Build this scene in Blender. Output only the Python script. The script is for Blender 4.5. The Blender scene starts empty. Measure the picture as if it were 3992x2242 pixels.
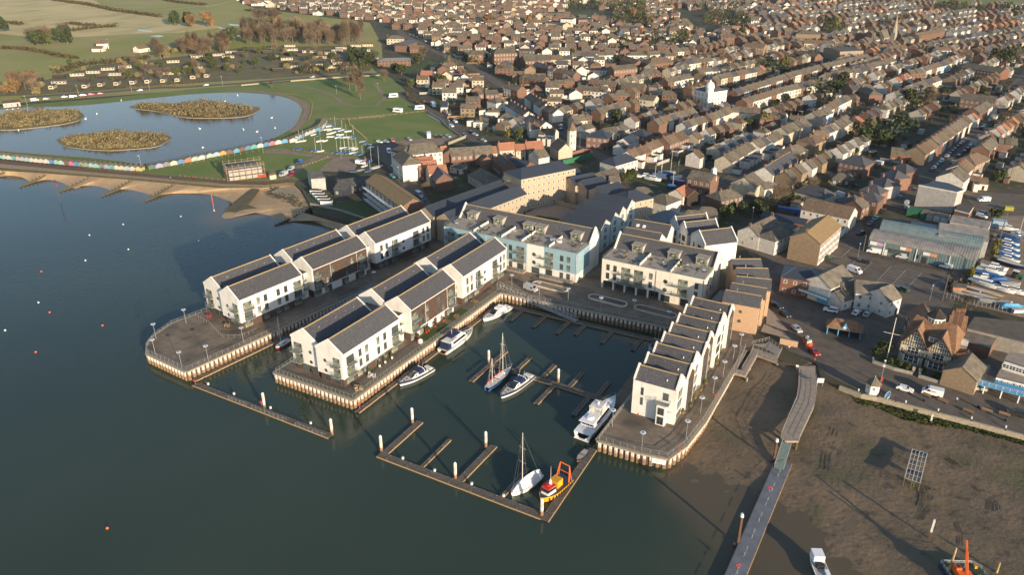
import bpy,math,random
from math import cos,sin,sqrt,atan2,hypot,dist
from mathutils import Vector,Matrix
from mathutils.geometry import tessellate_polygon
R=math.radians
BX5=((4,5,6,7),(0,1,5,4),(1,2,6,5),(2,3,7,6),(3,0,4,7))
rnd=random.Random(7);Un=rnd.uniform
sc=bpy.context.scene
COL=sc.collection
# camera, sky, sun, exposure
CAMX,CAMY,CAMZ,PITCH,HEAD,FPX=124.738,-134.872,118.,25.3,29.2,3052.
cd=bpy.data.cameras.new('camera');cam=bpy.data.objects.new('camera',cd);COL.objects.link(cam)
cam.location=(CAMX,CAMY,CAMZ);cam.rotation_euler=(R(90-PITCH),0,R(HEAD))
cd.sensor_width=36.;cd.lens=36.*FPX/3992.;cd.clip_start=1.;cd.clip_end=20000.
sc.camera=cam
SUN_AZ,SUN_EL=119.3,12.5
world=bpy.data.worlds.new('World');sc.world=world;world.use_nodes=True
nt=world.node_tree;bg=nt.nodes['Background']
sky=nt.nodes.new('ShaderNodeTexSky');sky.sky_type='NISHITA';sky.sun_disc=False
sky.sun_elevation=R(SUN_EL);sky.sun_rotation=R(SUN_AZ);sky.air_density=1.;sky.dust_density=.5;sky.ozone_density=1.8
nt.links.new(sky.outputs[0],bg.inputs[0]);bg.inputs[1].default_value=.135
sd=bpy.data.lights.new('sun','SUN');sd.energy=4.9;sd.angle=R(.6);sd.color=(1.,.81,.58)
sun=bpy.data.objects.new('sun',sd);COL.objects.link(sun);sun.location=(300,-200,300)
sdir=Vector((sin(R(SUN_AZ))*cos(R(SUN_EL)),cos(R(SUN_AZ))*cos(R(SUN_EL)),sin(R(SUN_EL))))
sun.rotation_euler=sdir.to_track_quat('Z','Y').to_euler()
vs=sc.view_settings;vs.view_transform='Standard';vs.look='None';vs.gamma=1.;vs.use_curve_mapping=False
vs.exposure=.75
HAZE_D=.000028
# survey: sight lines from the camera position meet a level plane
_th=R(PITCH)
WIN={'1':(500,700),'2':(1000,800),'3':(1300,500),'4':(1700,700),'5':(2200,700),'6':(500,1200),'7':(1000,1100),'8':(1700,1100),'9':(2200,1100),'a':(2700,800),'b':(3192,800),'c':(3192,1100),'d':(3192,1642),'e':(2500,1642),'f':(1400,1600),'g':(2600,1100),'h':(0,0),'i':(0,300),'j':(700,300),'k':(700,0),'l':(1400,0),'m':(2000,0),'n':(2700,0),'o':(3192,0),'p':(2100,300),'q':(2700,300),'r':(3300,300),'s':(2500,500),'t':(2900,550),'v':(3392,500),'w':(3592,800),'x':(1600,300),'u':(0,0)}
SC={'f':2.254,'w':4.8225,'u':.6453}
for _c in'pqrstvx':SC[_c]=3.215
_ch,_sh=cos(R(HEAD)),sin(R(HEAD))
def W(k,x,y,z=.0):
 s=SC.get(k,2.411);u=WIN[k][0]+x/s;v=WIN[k][1]+y/s
 a=(u-1996.)/FPX;b=(v-1121.)/FPX
 f=cos(_th)-b*sin(_th);d=sin(_th)+b*cos(_th);t=(CAMZ-z)/d
 X,Y=a*t,f*t
 return Vector((CAMX+X*_ch-Y*_sh,CAMY+X*_sh+Y*_ch,z))
def WL(k,pts,z=.0):return[W(k,p[0],p[1],z)for p in pts]
def cdi(x,y):return sqrt((x-CAMX)**2+(y-CAMY)**2+CAMZ**2)
# materials
MATS={}
def mat(name,c,rough=.8,c2=None,scale=1.,detail=4.,metal=.0,bump=.0,bscale=None,rand=.0,spec=.3,contrast=(.35,.65),coat=.0):
 m=bpy.data.materials.new(name);m.use_nodes=True;n=m.node_tree;p=n.nodes['Principled BSDF']
 p.inputs['Roughness'].default_value=rough;p.inputs['Metallic'].default_value=metal
 p.inputs['Specular IOR Level'].default_value=spec
 if coat:p.inputs['Coat Weight'].default_value=coat
 tc=n.nodes.new('ShaderNodeTexCoord');out=None
 if c2 is None:c2=tuple(v*.8 for v in c)
 nz=n.nodes.new('ShaderNodeTexNoise');nz.inputs['Scale'].default_value=scale;nz.inputs['Detail'].default_value=detail
 n.links.new(tc.outputs['Object'],nz.inputs['Vector'])
 rp=n.nodes.new('ShaderNodeValToRGB');rp.color_ramp.elements[0].position=contrast[0];rp.color_ramp.elements[1].position=contrast[1]
 rp.color_ramp.elements[0].color=(*c,1);rp.color_ramp.elements[1].color=(*c2,1)
 n.links.new(nz.outputs['Fac'],rp.inputs['Fac']);out=rp.outputs['Color']
 if rand:
  oi=n.nodes.new('ShaderNodeObjectInfo');mr=n.nodes.new('ShaderNodeMapRange');mr.inputs['To Min'].default_value=1-rand;mr.inputs['To Max'].default_value=1+rand
  n.links.new(oi.outputs['Random'],mr.inputs['Value'])
  vm=n.nodes.new('ShaderNodeVectorMath');vm.operation='SCALE'
  n.links.new(out,vm.inputs[0]);n.links.new(mr.outputs[0],vm.inputs['Scale']);out=vm.outputs[0]
 n.links.new(out,p.inputs['Base Color'])
 if bump:
  b2=n.nodes.new('ShaderNodeTexNoise');b2.inputs['Scale'].default_value=bscale or scale*4;b2.inputs['Detail'].default_value=5
  n.links.new(tc.outputs['Object'],b2.inputs['Vector'])
  bp=n.nodes.new('ShaderNodeBump');bp.inputs['Strength'].default_value=bump;bp.inputs['Distance'].default_value=.2
  n.links.new(b2.outputs['Fac'],bp.inputs['Height']);n.links.new(bp.outputs[0],p.inputs['Normal'])
 MATS[name]=m
 return m
def lay(m,coord,c,fac_nodes):
 """mix colour c over the present base colour using a factor built by fac_nodes(nodes, links, texcoord)"""
 n=m.node_tree;p=n.nodes['Principled BSDF'];src=p.inputs['Base Color'].links[0].from_socket
 tc=[q for q in n.nodes if q.type=='TEX_COORD'][0]
 fac=fac_nodes(n,tc.outputs[coord]);mx=n.nodes.new('ShaderNodeMix');mx.data_type='RGBA'
 n.links.new(fac,mx.inputs[0]);n.links.new(src,mx.inputs[6]);mx.inputs[7].default_value=(*c,1)
 n.links.new(mx.outputs[2],p.inputs['Base Color'])
 return m
def nf(scale,lo,hi,stretch=(1,1,1),detail=4):
 def f(n,v):
  mp=n.nodes.new('ShaderNodeMapping');mp.inputs['Scale'].default_value=stretch;n.links.new(v,mp.inputs['Vector'])
  z=n.nodes.new('ShaderNodeTexNoise');z.inputs['Scale'].default_value=scale;z.inputs['Detail'].default_value=detail
  n.links.new(mp.outputs[0],z.inputs['Vector'])
  r=n.nodes.new('ShaderNodeMapRange');r.inputs['From Min'].default_value=lo;r.inputs['From Max'].default_value=hi
  n.links.new(z.outputs['Fac'],r.inputs['Value']);return r.outputs[0]
 return f
def wave_fac(scale,axis='Z',lo=.0,hi=.25,amp=1.):
 def f(n,v):
  z=n.nodes.new('ShaderNodeTexWave');z.wave_type='BANDS';z.bands_direction=axis;z.wave_profile='SAW'
  z.inputs['Scale'].default_value=scale;z.inputs['Distortion'].default_value=0;n.links.new(v,z.inputs['Vector'])
  r=n.nodes.new('ShaderNodeMapRange');r.inputs['From Min'].default_value=lo;r.inputs['From Max'].default_value=hi
  r.inputs['To Min'].default_value=amp;r.inputs['To Max'].default_value=0
  n.links.new(z.outputs['Fac'],r.inputs['Value']);return r.outputs[0]
 return f
mat('white_render',(.68,.655,.615),.85,(.61,.58,.53),.35,rand=.04)
lay(MATS['white_render'],'Object',(.52,.48,.42),nf(1.2,.56,.80,(1,1,.12)))
mat('cream_render',(.72,.66,.56),.85,(.64,.57,.47),.4)
lay(MATS['cream_render'],'Object',(.48,.42,.34),nf(1.,.58,.82,(1,1,.12)))
mat('blue_render',(.245,.365,.41),.8,(.22,.335,.38),.5)
mat('palegreen_render',(.48,.56,.52),.8,(.42,.50,.47),.5)
mat('sandstone',(.43,.335,.235),.9,(.37,.285,.20),.8,detail=8)
mat('orange_brick',(.50,.325,.205),.9,(.43,.28,.175),1.2,detail=8)
lay(MATS['orange_brick'],'Object',(.40,.24,.14),wave_fac(1.2,'Z',0,.2,.5))
mat('slate',(.082,.080,.084),.62,(.058,.057,.062),2.2,detail=8,rand=.12,spec=.4,bump=.25,bscale=3)
lay(MATS['slate'],'Object',(.17,.155,.145),nf(1.8,.57,.78,detail=10))
mat('slate_new',(.040,.050,.066),.5,(.032,.038,.050),2.2,detail=6,rand=.1,spec=.45)
mat('tiles',(.155,.132,.098),.85,(.088,.076,.060),.55,detail=9,rand=.18,bump=.3,bscale=2)
lay(MATS['tiles'],'Object',(.20,.175,.105),nf(.9,.60,.82,detail=7))
mat('brown_tile',(.165,.112,.075),.9,(.11,.078,.055),.7,detail=9,rand=.25,bump=.3,bscale=2)
lay(MATS['brown_tile'],'Object',(.25,.21,.11),nf(.8,.58,.78,detail=7))
mat('orange_tile',(.34,.165,.105),.9,(.30,.125,.07),.8,detail=8,rand=.15,bump=.3,bscale=2)
mat('moss_tile',(.25,.18,.095),.9,(.22,.145,.07),.7,detail=8,bump=.3,bscale=2)
mat('ridge_tile',(.46,.33,.16),.8,(.36,.25,.12),3)
mat('brick',(.205,.115,.080),.9,(.15,.088,.064),1.4,detail=8,rand=.2)
mat('brick_dark',(.22,.105,.068),.9,(.16,.08,.055),1.4,detail=8,rand=.15)
mat('brick_tan',(.27,.195,.125),.9,(.21,.15,.095),1.4,detail=8,rand=.15)
mat('house_white',(.68,.63,.56),.85,(.54,.49,.42),.8,rand=.08)
mat('house_cream',(.52,.45,.34),.85,(.42,.36,.27),.8,rand=.12)
mat('house_pink',(.68,.50,.44),.85,(.60,.43,.38),.8,rand=.1)
mat('house_blue',(.42,.56,.64),.85,(.36,.50,.58),.8,rand=.1)
mat('house_grey',(.40,.38,.35),.85,(.32,.30,.28),.8,rand=.1)
mat('flint',(.36,.33,.28),.95,(.22,.20,.17),3,detail=8)
mat('timber_clad',(.088,.052,.040),.75,(.058,.036,.029),1.5,rand=.1)
lay(MATS['timber_clad'],'Object',(.20,.13,.10),wave_fac(1.6,'Z',0,.15,.7))
mat('dark_timber',(.045,.035,.028),.85,(.03,.022,.018),2,rand=.15)
mat('frame_white',(.75,.73,.70),.6);mat('frame_grey',(.10,.11,.12),.5)
mat('glass',(.035,.045,.045),.08,(.075,.085,.075),.8,spec=.6,rand=.5)
mat('curtain_glass',(.30,.31,.22),.25,(.05,.06,.055),.9,spec=.6,rand=.3,contrast=(.42,.55))
mat('metal_rail',(.36,.36,.34),.45,metal=.5);mat('green_rail',(.22,.28,.24),.45,metal=.3)
mat('galv',(.45,.45,.44),.45,metal=.6)
mat('lamp_white',(.72,.74,.76),.4)
mat('coping_stone',(.36,.31,.23),.9,(.26,.22,.16),1.5,detail=8)
mat('concrete',(.30,.27,.23),.9,(.23,.21,.18),.8,detail=8)
mat('paving',(.225,.175,.125),.9,(.17,.132,.095),.5,detail=10,bump=.25,bscale=4)
lay(MATS['paving'],'Object',(.085,.068,.052),nf(.12,.45,.72,detail=8))
mat('slab_paving',(.33,.265,.205),.9,(.26,.21,.165),.8,detail=8)
mat('deck_boards',(.17,.14,.11),.85,(.12,.10,.08),1.5,rand=.1)
lay(MATS['deck_boards'],'Object',(.07,.055,.045),wave_fac(1.2,'Y',0,.15,.6))
mat('asphalt',(.135,.108,.084),.9,(.096,.078,.062),.35,detail=10,bump=.2,bscale=5)
lay(MATS['asphalt'],'Object',(.145,.120,.092),nf(.15,.5,.75,detail=9))
mat('asphalt_pale',(.115,.098,.080),.9,(.085,.072,.060),.25,detail=10)
mat('red_tarmac',(.175,.095,.065),.9,(.13,.075,.052),.5,detail=8)
mat('paint_white',(.55,.53,.50),.8,(.35,.33,.30),1.5)
mat('pontoon_wood',(.135,.112,.090),.85,(.095,.078,.062),.8,detail=8,rand=.12)
lay(MATS['pontoon_wood'],'Object',(.20,.17,.14),nf(1.2,.6,.8,(1,1,1)))
mat('pontoon_edge',(.42,.30,.17),.85,(.30,.20,.11),1.)
mat('algae_float',(.075,.070,.042),.9,(.10,.085,.05),2)
mat('black_rubber',(.02,.02,.02),.7)
mat('boat_white',(.80,.79,.77),.3,(.74,.73,.71),.5,spec=.5,coat=.3)
mat('boat_navy',(.02,.03,.085),.45,(.015,.025,.06),1);mat('boat_blue',(.03,.11,.30),.4,(.02,.08,.22),1,rand=.3)
mat('boat_deck',(.60,.55,.47),.6,(.50,.45,.38),1.2);mat('teak',(.30,.19,.10),.7,(.22,.14,.08),2)
mat('boat_glass',(.02,.022,.025),.05,spec=.8);mat('sail_cover',(.68,.66,.62),.7,(.56,.54,.50),.8,bump=.6,bscale=1.2)
mat('red_canvas',(.50,.06,.04),.7);mat('red_paint',(.55,.035,.03),.5);mat('orange_paint',(.75,.14,.03),.45,(.62,.11,.025),1)
mat('yellow_paint',(.72,.36,.02),.45,(.60,.28,.02),1);mat('green_paint',(.03,.15,.075),.6);mat('teal_paint',(.14,.40,.44),.6,(.10,.33,.37),1)
mat('sky_paint',(.10,.36,.60),.5,(.08,.30,.50),1.5,rand=.25);mat('grey_paint',(.26,.26,.25),.5,(.20,.20,.19),1)
mat('mast_white',(.70,.66,.58),.4);mat('mast_wood',(.45,.30,.14),.5)
mat('rust',(.13,.07,.045),.9,(.09,.05,.035),2)
mat('pile_white',(.68,.62,.55),.8,(.50,.42,.34),1.5,detail=8)
lay(MATS['pile_white'],'Object',(.28,.14,.08),nf(2.2,.56,.66,(1,1,.6)))
mat('grass',(.115,.165,.034),.95,(.16,.19,.05),.06,detail=12,bump=.4,bscale=1.5)
lay(MATS['grass'],'Object',(.21,.19,.075),nf(.025,.50,.78,detail=12))
mat('lawn',(.045,.075,.018),.95,(.065,.09,.025),.4,detail=10,bump=.4,bscale=3)
mat('field',(.235,.235,.052),.95,(.32,.28,.10),.012,detail=12)
lay(MATS['field'],'Object',(.25,.20,.10),nf(.02,.5,.8,detail=12))
mat('dry_field',(.56,.44,.21),.95,(.46,.37,.16),.015,detail=12)
lay(MATS['dry_field'],'Object',(.20,.185,.075),nf(.03,.5,.85,(1,.5,1),detail=12))
mat('earth',(.088,.068,.046),.95,(.055,.052,.028),.09,detail=14)
lay(MATS['earth'],'Object',(.040,.055,.018),nf(.07,.48,.60,detail=10))
lay(MATS['earth'],'Object',(.20,.165,.125),nf(.30,.60,.72,detail=8))
mat('park_earth',(.17,.135,.07),.95,(.11,.105,.045),.08,detail=12)
mat('sand',(.43,.30,.17),.95,(.35,.235,.135),.25,detail=12,bump=.3,bscale=2)
lay(MATS['sand'],'Object',(.30,.20,.12),nf(.35,.58,.74,detail=12))
mat('shingle',(.36,.29,.20),.95,(.22,.18,.12),.7,detail=12)
mat('weed_stone',(.115,.095,.050),.95,(.085,.075,.045),.4,detail=12)
mat('gravel',(.27,.20,.14),.95,(.20,.15,.11),.25,detail=12)
mat('shutter_blue',(.04,.25,.42),.5);mat('hedge',(.085,.068,.032),.95,(.055,.05,.022),.3,detail=8)
mat('leaf_dark',(.030,.045,.016),.9,(.050,.062,.022),.5,rand=.25);mat('leaf_mid',(.070,.085,.022),.9,(.045,.060,.018),.4,rand=.25)
mat('leaf_yellow',(.19,.165,.03),.9,(.12,.12,.03),.4,rand=.2);mat('twig_brown',(.17,.125,.08),.95,(.115,.085,.058),.3,rand=.2)
mat('twig_orange',(.19,.115,.05),.95,(.14,.09,.04),.3,rand=.15);mat('bark',(.12,.095,.075),.95,(.18,.15,.12),1)
mat('osier',(.23,.185,.088),.95,(.15,.125,.055),.12,detail=8);pass
mat('skin',(.45,.28,.20),.6);mat('cloth_dark',(.05,.05,.06),.9);mat('cloth_red',(.5,.05,.04),.9)
def multi(name,stops,rough=.5,**k):
 """object-random colour out of a list: paint of cars, huts and dinghies"""
 m=bpy.data.materials.new(name);m.use_nodes=True;n=m.node_tree;p=n.nodes['Principled BSDF'];p.inputs['Roughness'].default_value=rough
 MATS[name]=m;m['k']=1
 p.inputs['Base Color'].default_value=(*stops,1);p.inputs['Coat Weight'].default_value=k.get('coat',.5)
 return m
for nme,c in{'car_white':(.72,.72,.72),'car_silver':(.38,.39,.40),'car_black':(.018,.018,.02),'car_grey':(.11,.115,.12),'car_blue':(.03,.09,.22),'car_red':(.28,.02,.02),'car_pink':(.62,.10,.20),'car_teal':(.06,.25,.33),'car_green':(.03,.08,.05)}.items():multi(nme,c,.3)
# sheet piles: pale paint above, rust in the splash zone, green-brown weed at the water
def tidal(m,zr=-1.7,zw=-2.7,amt=1.):
 n=m.node_tree;p=n.nodes['Principled BSDF'];src=p.inputs['Base Color'].links[0].from_socket
 g=n.nodes.new('ShaderNodeNewGeometry');sx=n.nodes.new('ShaderNodeSeparateXYZ');n.links.new(g.outputs['Position'],sx.inputs[0])
 nz=n.nodes.new('ShaderNodeTexNoise');nz.inputs['Scale'].default_value=1.1;nz.inputs['Detail'].default_value=6;n.links.new(g.outputs['Position'],nz.inputs['Vector'])
 ad=n.nodes.new('ShaderNodeMath');ad.operation='MULTIPLY_ADD';ad.inputs[1].default_value=2.4;n.links.new(nz.outputs['Fac'],ad.inputs[0]);n.links.new(sx.outputs['Z'],ad.inputs[2])
 prev=src
 for z,w,c in((zr+1.2,.35,(.25,.13,.075)),(zw+1.2,.3,(.20,.16,.075))):
  r=n.nodes.new('ShaderNodeMapRange');r.inputs['From Min'].default_value=z+w;r.inputs['From Max'].default_value=z-w;r.inputs['To Max'].default_value=amt
  n.links.new(ad.outputs[0],r.inputs['Value']);mx=n.nodes.new('ShaderNodeMix');mx.data_type='RGBA'
  n.links.new(r.outputs[0],mx.inputs[0]);n.links.new(prev,mx.inputs[6]);mx.inputs[7].default_value=(*c,1);prev=mx.outputs[2]
 n.links.new(prev,p.inputs['Base Color'])
tidal(MATS['pile_white'])
mat('pile_back',(.10,.07,.05),.9,(.06,.05,.04),1)
# clear balustrade glass
m=bpy.data.materials.new('clear_glass');m.use_nodes=True;n=m.node_tree;p=n.nodes['Principled BSDF']
p.inputs['Base Color'].default_value=(.10,.14,.12,1);p.inputs['Roughness'].default_value=.08;p.inputs['Alpha'].default_value=.09;MATS['clear_glass']=m
# sea: silty brown over the shallow mud, dark green where deep; "depth" is a vertex attribute of the sheet
def water_mat(name,deep,bump=.05,scl=.5,rough=.03):
 m=bpy.data.materials.new(name);m.use_nodes=True;n=m.node_tree;n.nodes.clear()
 out=n.nodes.new('ShaderNodeOutputMaterial');gl=n.nodes.new('ShaderNodeBsdfGlossy');gl.inputs['Roughness'].default_value=rough
 df=n.nodes.new('ShaderNodeBsdfDiffuse');rc=n.nodes.new('ShaderNodeValToRGB');rc.color_ramp.elements[0].color=(*deep,1);rc.color_ramp.elements[1].color=(deep[0]*1.5,deep[1]*1.3,deep[2]*1.25,1);rc.color_ramp.elements[0].position=.4;rc.color_ramp.elements[1].position=.7;n.links.new(rc.outputs[0],df.inputs['Color'])
 nz0=n.nodes.new('ShaderNodeTexNoise');nz0.inputs['Scale'].default_value=.008;nz0.inputs['Detail'].default_value=5
 tr=n.nodes.new('ShaderNodeBsdfDiffuse');tr.inputs['Color'].default_value=(.098,.078,.050,1)
 at=n.nodes.new('ShaderNodeAttribute');at.attribute_name='depth'
 mr=n.nodes.new('ShaderNodeMapRange');mr.inputs['From Min'].default_value=.0;mr.inputs['From Max'].default_value=1.7;mr.interpolation_type='SMOOTHSTEP'
 n.links.new(at.outputs['Fac'],mr.inputs['Value'])
 mx=n.nodes.new('ShaderNodeMixShader');n.links.new(mr.outputs[0],mx.inputs[0]);n.links.new(tr.outputs[0],mx.inputs[1]);n.links.new(df.outputs[0],mx.inputs[2])
 fr=n.nodes.new('ShaderNodeFresnel');fr.inputs['IOR'].default_value=1.34
 m2=n.nodes.new('ShaderNodeMixShader');n.links.new(fr.outputs[0],m2.inputs[0]);n.links.new(mx.outputs[0],m2.inputs[1]);n.links.new(gl.outputs[0],m2.inputs[2])
 tc=n.nodes.new('ShaderNodeTexCoord');n.links.new(tc.outputs['Object'],nz0.inputs['Vector']);n.links.new(nz0.outputs['Fac'],rc.inputs['Fac'])
 mp=n.nodes.new('ShaderNodeMapping');mp.inputs['Scale'].default_value=(1,1.6,1);mp.inputs['Rotation'].default_value=(0,0,.5);n.links.new(tc.outputs['Object'],mp.inputs['Vector'])
 nz=n.nodes.new('ShaderNodeTexNoise');nz.inputs['Scale'].default_value=scl;nz.inputs['Detail'].default_value=4;nz.inputs['Roughness'].default_value=.6;n.links.new(mp.outputs[0],nz.inputs['Vector'])
 mu=n.nodes.new('ShaderNodeMath');mu.operation='MULTIPLY';n.links.new(nz.outputs['Fac'],mu.inputs[0]);n.links.new(nz0.outputs['Fac'],mu.inputs[1])
 bp=n.nodes.new('ShaderNodeBump');bp.inputs['Strength'].default_value=bump;bp.inputs['Distance'].default_value=1.;n.links.new(mu.outputs[0],bp.inputs['Height'])
 n.links.new(bp.outputs[0],gl.inputs['Normal']);n.links.new(bp.outputs[0],fr.inputs['Normal']);n.links.new(m2.outputs[0],out.inputs['Surface'])
 MATS[name]=m
water_mat('sea_water',(.028,.045,.032),.11);water_mat('lake_water',(.016,.048,.10),.16,.45)
# foreshore mud: brown silt, darker wet channels, green weed, tyre furrows in the relief
m=mat('mud',(.165,.115,.068),.7,(.110,.082,.048),.09,detail=14,bump=1.,bscale=.9,spec=.4)
lay(m,'Object',(.085,.085,.032),nf(.045,.56,.74,detail=12))
lay(m,'Object',(.060,.045,.030),nf(.35,.54,.74,detail=14))
mat('green_weed',(.065,.085,.018),.95,(.085,.09,.026),.3,detail=10)
mat('blotchy_roof',(.34,.295,.24),.9,(.13,.112,.092),.35,detail=8,contrast=(.50,.66))
mat('old_roof',(.21,.18,.14),.9,(.115,.10,.082),.4,detail=8)
mat('rust_tile',(.25,.135,.075),.9,(.16,.09,.055),.9,detail=9,bump=.3,bscale=2)
lay(MATS['rust_tile'],'Object',(.24,.17,.07),nf(.6,.58,.76))
mat('corrugated',(.27,.25,.23),.6,(.19,.175,.16),.4,detail=8)
mat('corrugated_teal',(.16,.215,.22),.55,(.125,.17,.175),.5)
mat('felt_roof',(.085,.080,.075),.9,(.055,.052,.05),.5,detail=8,rand=.3)
mat('half_timber',(.62,.54,.40),.9,(.52,.45,.33),1)
# mesh helpers
class MB:
 def __init__(s):s.v=[];s.f=[];s.m=[];s.mi=0
 def add(s,vs,fs,mi=None):
  k=len(s.v);s.v+=[tuple(p)for p in vs];s.f+=[tuple(i+k for i in f)for f in fs]
  s.m+=[s.mi if mi is None else mi]*len(fs);return s
 def box(s,x0,y0,z0,x1,y1,z1,mi=None,bottom=True):
  vs=[(x0,y0,z0),(x1,y0,z0),(x1,y1,z0),(x0,y1,z0),(x0,y0,z1),(x1,y0,z1),(x1,y1,z1),(x0,y1,z1)]
  fs=list(BX5)
  if bottom:fs.append((3,2,1,0))
  return s.add(vs,fs,mi)
 def obox(s,c,u,l,w,h,mi=None):
  """box on base centre c, long axis u (2D dir), length l, width w, height h"""
  ux,uy=u;d=hypot(ux,uy);ux/=d;uy/=d;vx,vy=-uy,ux;vs=[]
  for z in(0,h):
   for a,b in((-1,-1),(1,-1),(1,1),(-1,1)):vs.append((c[0]+ux*a*l/2+vx*b*w/2,c[1]+uy*a*l/2+vy*b*w/2,c[2]+z))
  return s.add(vs,[(4,5,6,7),(0,1,5,4),(1,2,6,5),(2,3,7,6),(3,0,4,7),(3,2,1,0)],mi)
 def bar(s,p,q,r=.05,mi=None,n=4):
  p=Vector(p);q=Vector(q);d=(q-p)
  if d.length<1e-6:return s
  d.normalize();a=d.orthogonal().normalized();b=d.cross(a);vs=[]
  for c in(p,q):
   for i in range(n):
    t=2*math.pi*(i+.5)/n;vs.append(c+a*cos(t)*r+b*sin(t)*r)
  fs=[(i,(i+1)%n,n+(i+1)%n,n+i)for i in range(n)]+[tuple(range(n))[::-1],tuple(range(n,2*n))]
  return s.add(vs,fs,mi)
 def cyl(s,x,y,z0,z1,r,n=12,mi=None,r2=None):
  r2=r if r2 is None else r2;vs=[]
  for z,q in((z0,r),(z1,r2)):
   for i in range(n):t=2*math.pi*i/n;vs.append((x+q*cos(t),y+q*sin(t),z))
  return s.add(vs,[(i,(i+1)%n,n+(i+1)%n,n+i)for i in range(n)]+[tuple(range(n))[::-1],tuple(range(n,2*n))],mi)
 def poly(s,pts,mi=None,z=None):
  P=[Vector((p[0],p[1],p[2]if z is None and len(p)>2 else(z or 0)))for p in pts]
  tr=tessellate_polygon([P]);fs=[]
  for t in tr:
   a,b,c=(P[i]for i in t);fs.append(t if(b-a).cross(c-a).z>0 else t[::-1])
  return s.add(P,fs,mi)
 def prs(s,pts,z0,z1,mi=None,top=None,cap=True):
  n=len(pts);vs=[(p[0],p[1],z0)for p in pts]+[(p[0],p[1],z1)for p in pts]
  s.add(vs,[(i,(i+1)%n,n+(i+1)%n,n+i)for i in range(n)],mi)
  if cap:s.poly(pts,mi if top is None else top,z1)
  return s
 def Bd(s,name,mats,parent=None,loc=None,rz=0,smooth=False,link=True):
  me=bpy.data.meshes.new(name);me.from_pydata(s.v,[],s.f)
  for m in([mats]if isinstance(mats,str)else mats):me.materials.append(MATS[m])
  if any(s.m):me.polygons.foreach_set('material_index',s.m)
  if smooth:me.polygons.foreach_set('use_smooth',[True]*len(s.f))
  me.update()
  return put(name,me,parent,loc,rz)if link else me
def put(name,me,parent=None,loc=None,rz=0,scale=None):
 o=bpy.data.objects.new(name,me);COL.objects.link(o)
 if parent:o.parent=parent
 if loc is not None:o.location=loc
 if rz:o.rotation_euler=(0,0,rz)
 if scale:o.scale=scale
 return o
def tag(o,lb=None,cat=None,group=None,kind=None):
 if lb:o['label']=lb
 if cat:o['category']=cat
 if group:o['group']=group
 if kind:o['kind']=kind
 return o
def Th(name,lb,cat,loc=(0,0,0),rz=0,group=None):
 return tag(put(name,None,None,loc,rz),lb,cat,group)
def ang(u,v):return atan2(v[1]-u[1],v[0]-u[0])
def od(i):
 return['first','second','third','fourth','fifth','sixth','seventh','eighth','ninth','tenth','eleventh','twelfth','thirteenth','fourteenth','fifteenth','sixteenth','seventeenth','eighteenth','nineteenth','twentieth'][i]if i<20 else'%d%s'%(i+1,{0:'st',1:'nd',2:'rd'}.get(i%10,'th')if i//10!=1 else'th')
def sheet(name,pts,z,m,kind='structure',dz=None):
 o=MB().poly([(p[0],p[1])for p in pts],0,z).Bd(name,m);return tag(o,kind=kind)
def strip(mb,pts,w,z,mi=None):
 """ribbon of width w (number or list) along points"""
 n=len(pts);vs=[]
 for i,p in enumerate(pts):
  a=pts[max(0,i-1)];b=pts[min(n-1,i+1)];dx,dy=b[0]-a[0],b[1]-a[1];l=hypot(dx,dy)or 1
  ww=(w[i]if isinstance(w,(list,tuple))else w)/2
  vs+=[(p[0]-dy/l*ww,p[1]+dx/l*ww,z),(p[0]+dy/l*ww,p[1]-dx/l*ww,z)]
 mb.add(vs,[(2*i,2*i+1,2*i+3,2*i+2)for i in range(n-1)],mi);return mb
def sml(pts,k=4):
 out=[];n=len(pts)
 for i in range(n-1):
  p0,p1,p2,p3=(Vector((pts[max(0,min(n-1,j))][0],pts[max(0,min(n-1,j))][1]))for j in(i-1,i,i+1,i+2))
  for q in range(k):
   t=q/k;out.append(.5*(2*p1+(p2-p0)*t+(2*p0-5*p1+4*p2-p3)*t*t+(3*p1-p0-3*p2+p3)*t**3))
 out.append(Vector(pts[-1][:2]));return out
def rsm(pts,step):
 P=[Vector((p[0],p[1]))for p in pts];out=[P[0]];need=step
 for a,b in zip(P,P[1:]):
  L=(b-a).length;t=need
  while t<=L:out.append(a+(b-a)*(t/L));t+=step
  need=t-L
 return out
 # window, door and pane prototypes (unit size, outward is -Y)
def win_mesh(name,fr,gl,cols=2,rows=1,t=.07,proud=.05):
 b=MB();b.box(-.5,-proud,0,-.5+t,.02,1,0);b.box(.5-t,-proud,0,.5,.02,1,0);b.box(-.5+t,-proud,0,.5-t,.02,t*.8,0);b.box(-.5+t,-proud,1-t*.8,.5-t,.02,1,0)
 for i in range(1,cols):x=-.5+i/cols;b.box(x-t*.35,-proud+.01,t*.8,x+t*.35,.02,1-t*.8,0)
 for i in range(1,rows):z=i/rows;b.box(-.5+t,-proud+.015,z-t*.3,.5-t,.02,z+t*.3,0)
 if gl:b.add([(-.5+t,-.015,t*.8),(.5-t,-.015,t*.8),(.5-t,-.015,1-t*.8),(-.5+t,-.015,1-t*.8)],[(0,1,2,3)],1)
 return b.Bd(name,[fr,gl]if gl else[fr],link=False)
PANE={}
for g in('glass','curtain_glass'):
 b=MB();b.box(-.44,-.03,.04,.44,-.01,.96,0);PANE[g]=b.Bd('pane',g,link=False)
WM={'town':win_mesh('window','frame_white','glass',2,2,.10),'sash':win_mesh('window','frame_white','glass',1,2,.11),'grey2':win_mesh('window','frame_grey',None,2,1,.08),'grey4':win_mesh('window','frame_grey',None,4,1,.05),'grey1':win_mesh('window','frame_grey',None,1,1,.10),'white3':win_mesh('window','frame_white','glass',3,2,.06)}
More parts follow.
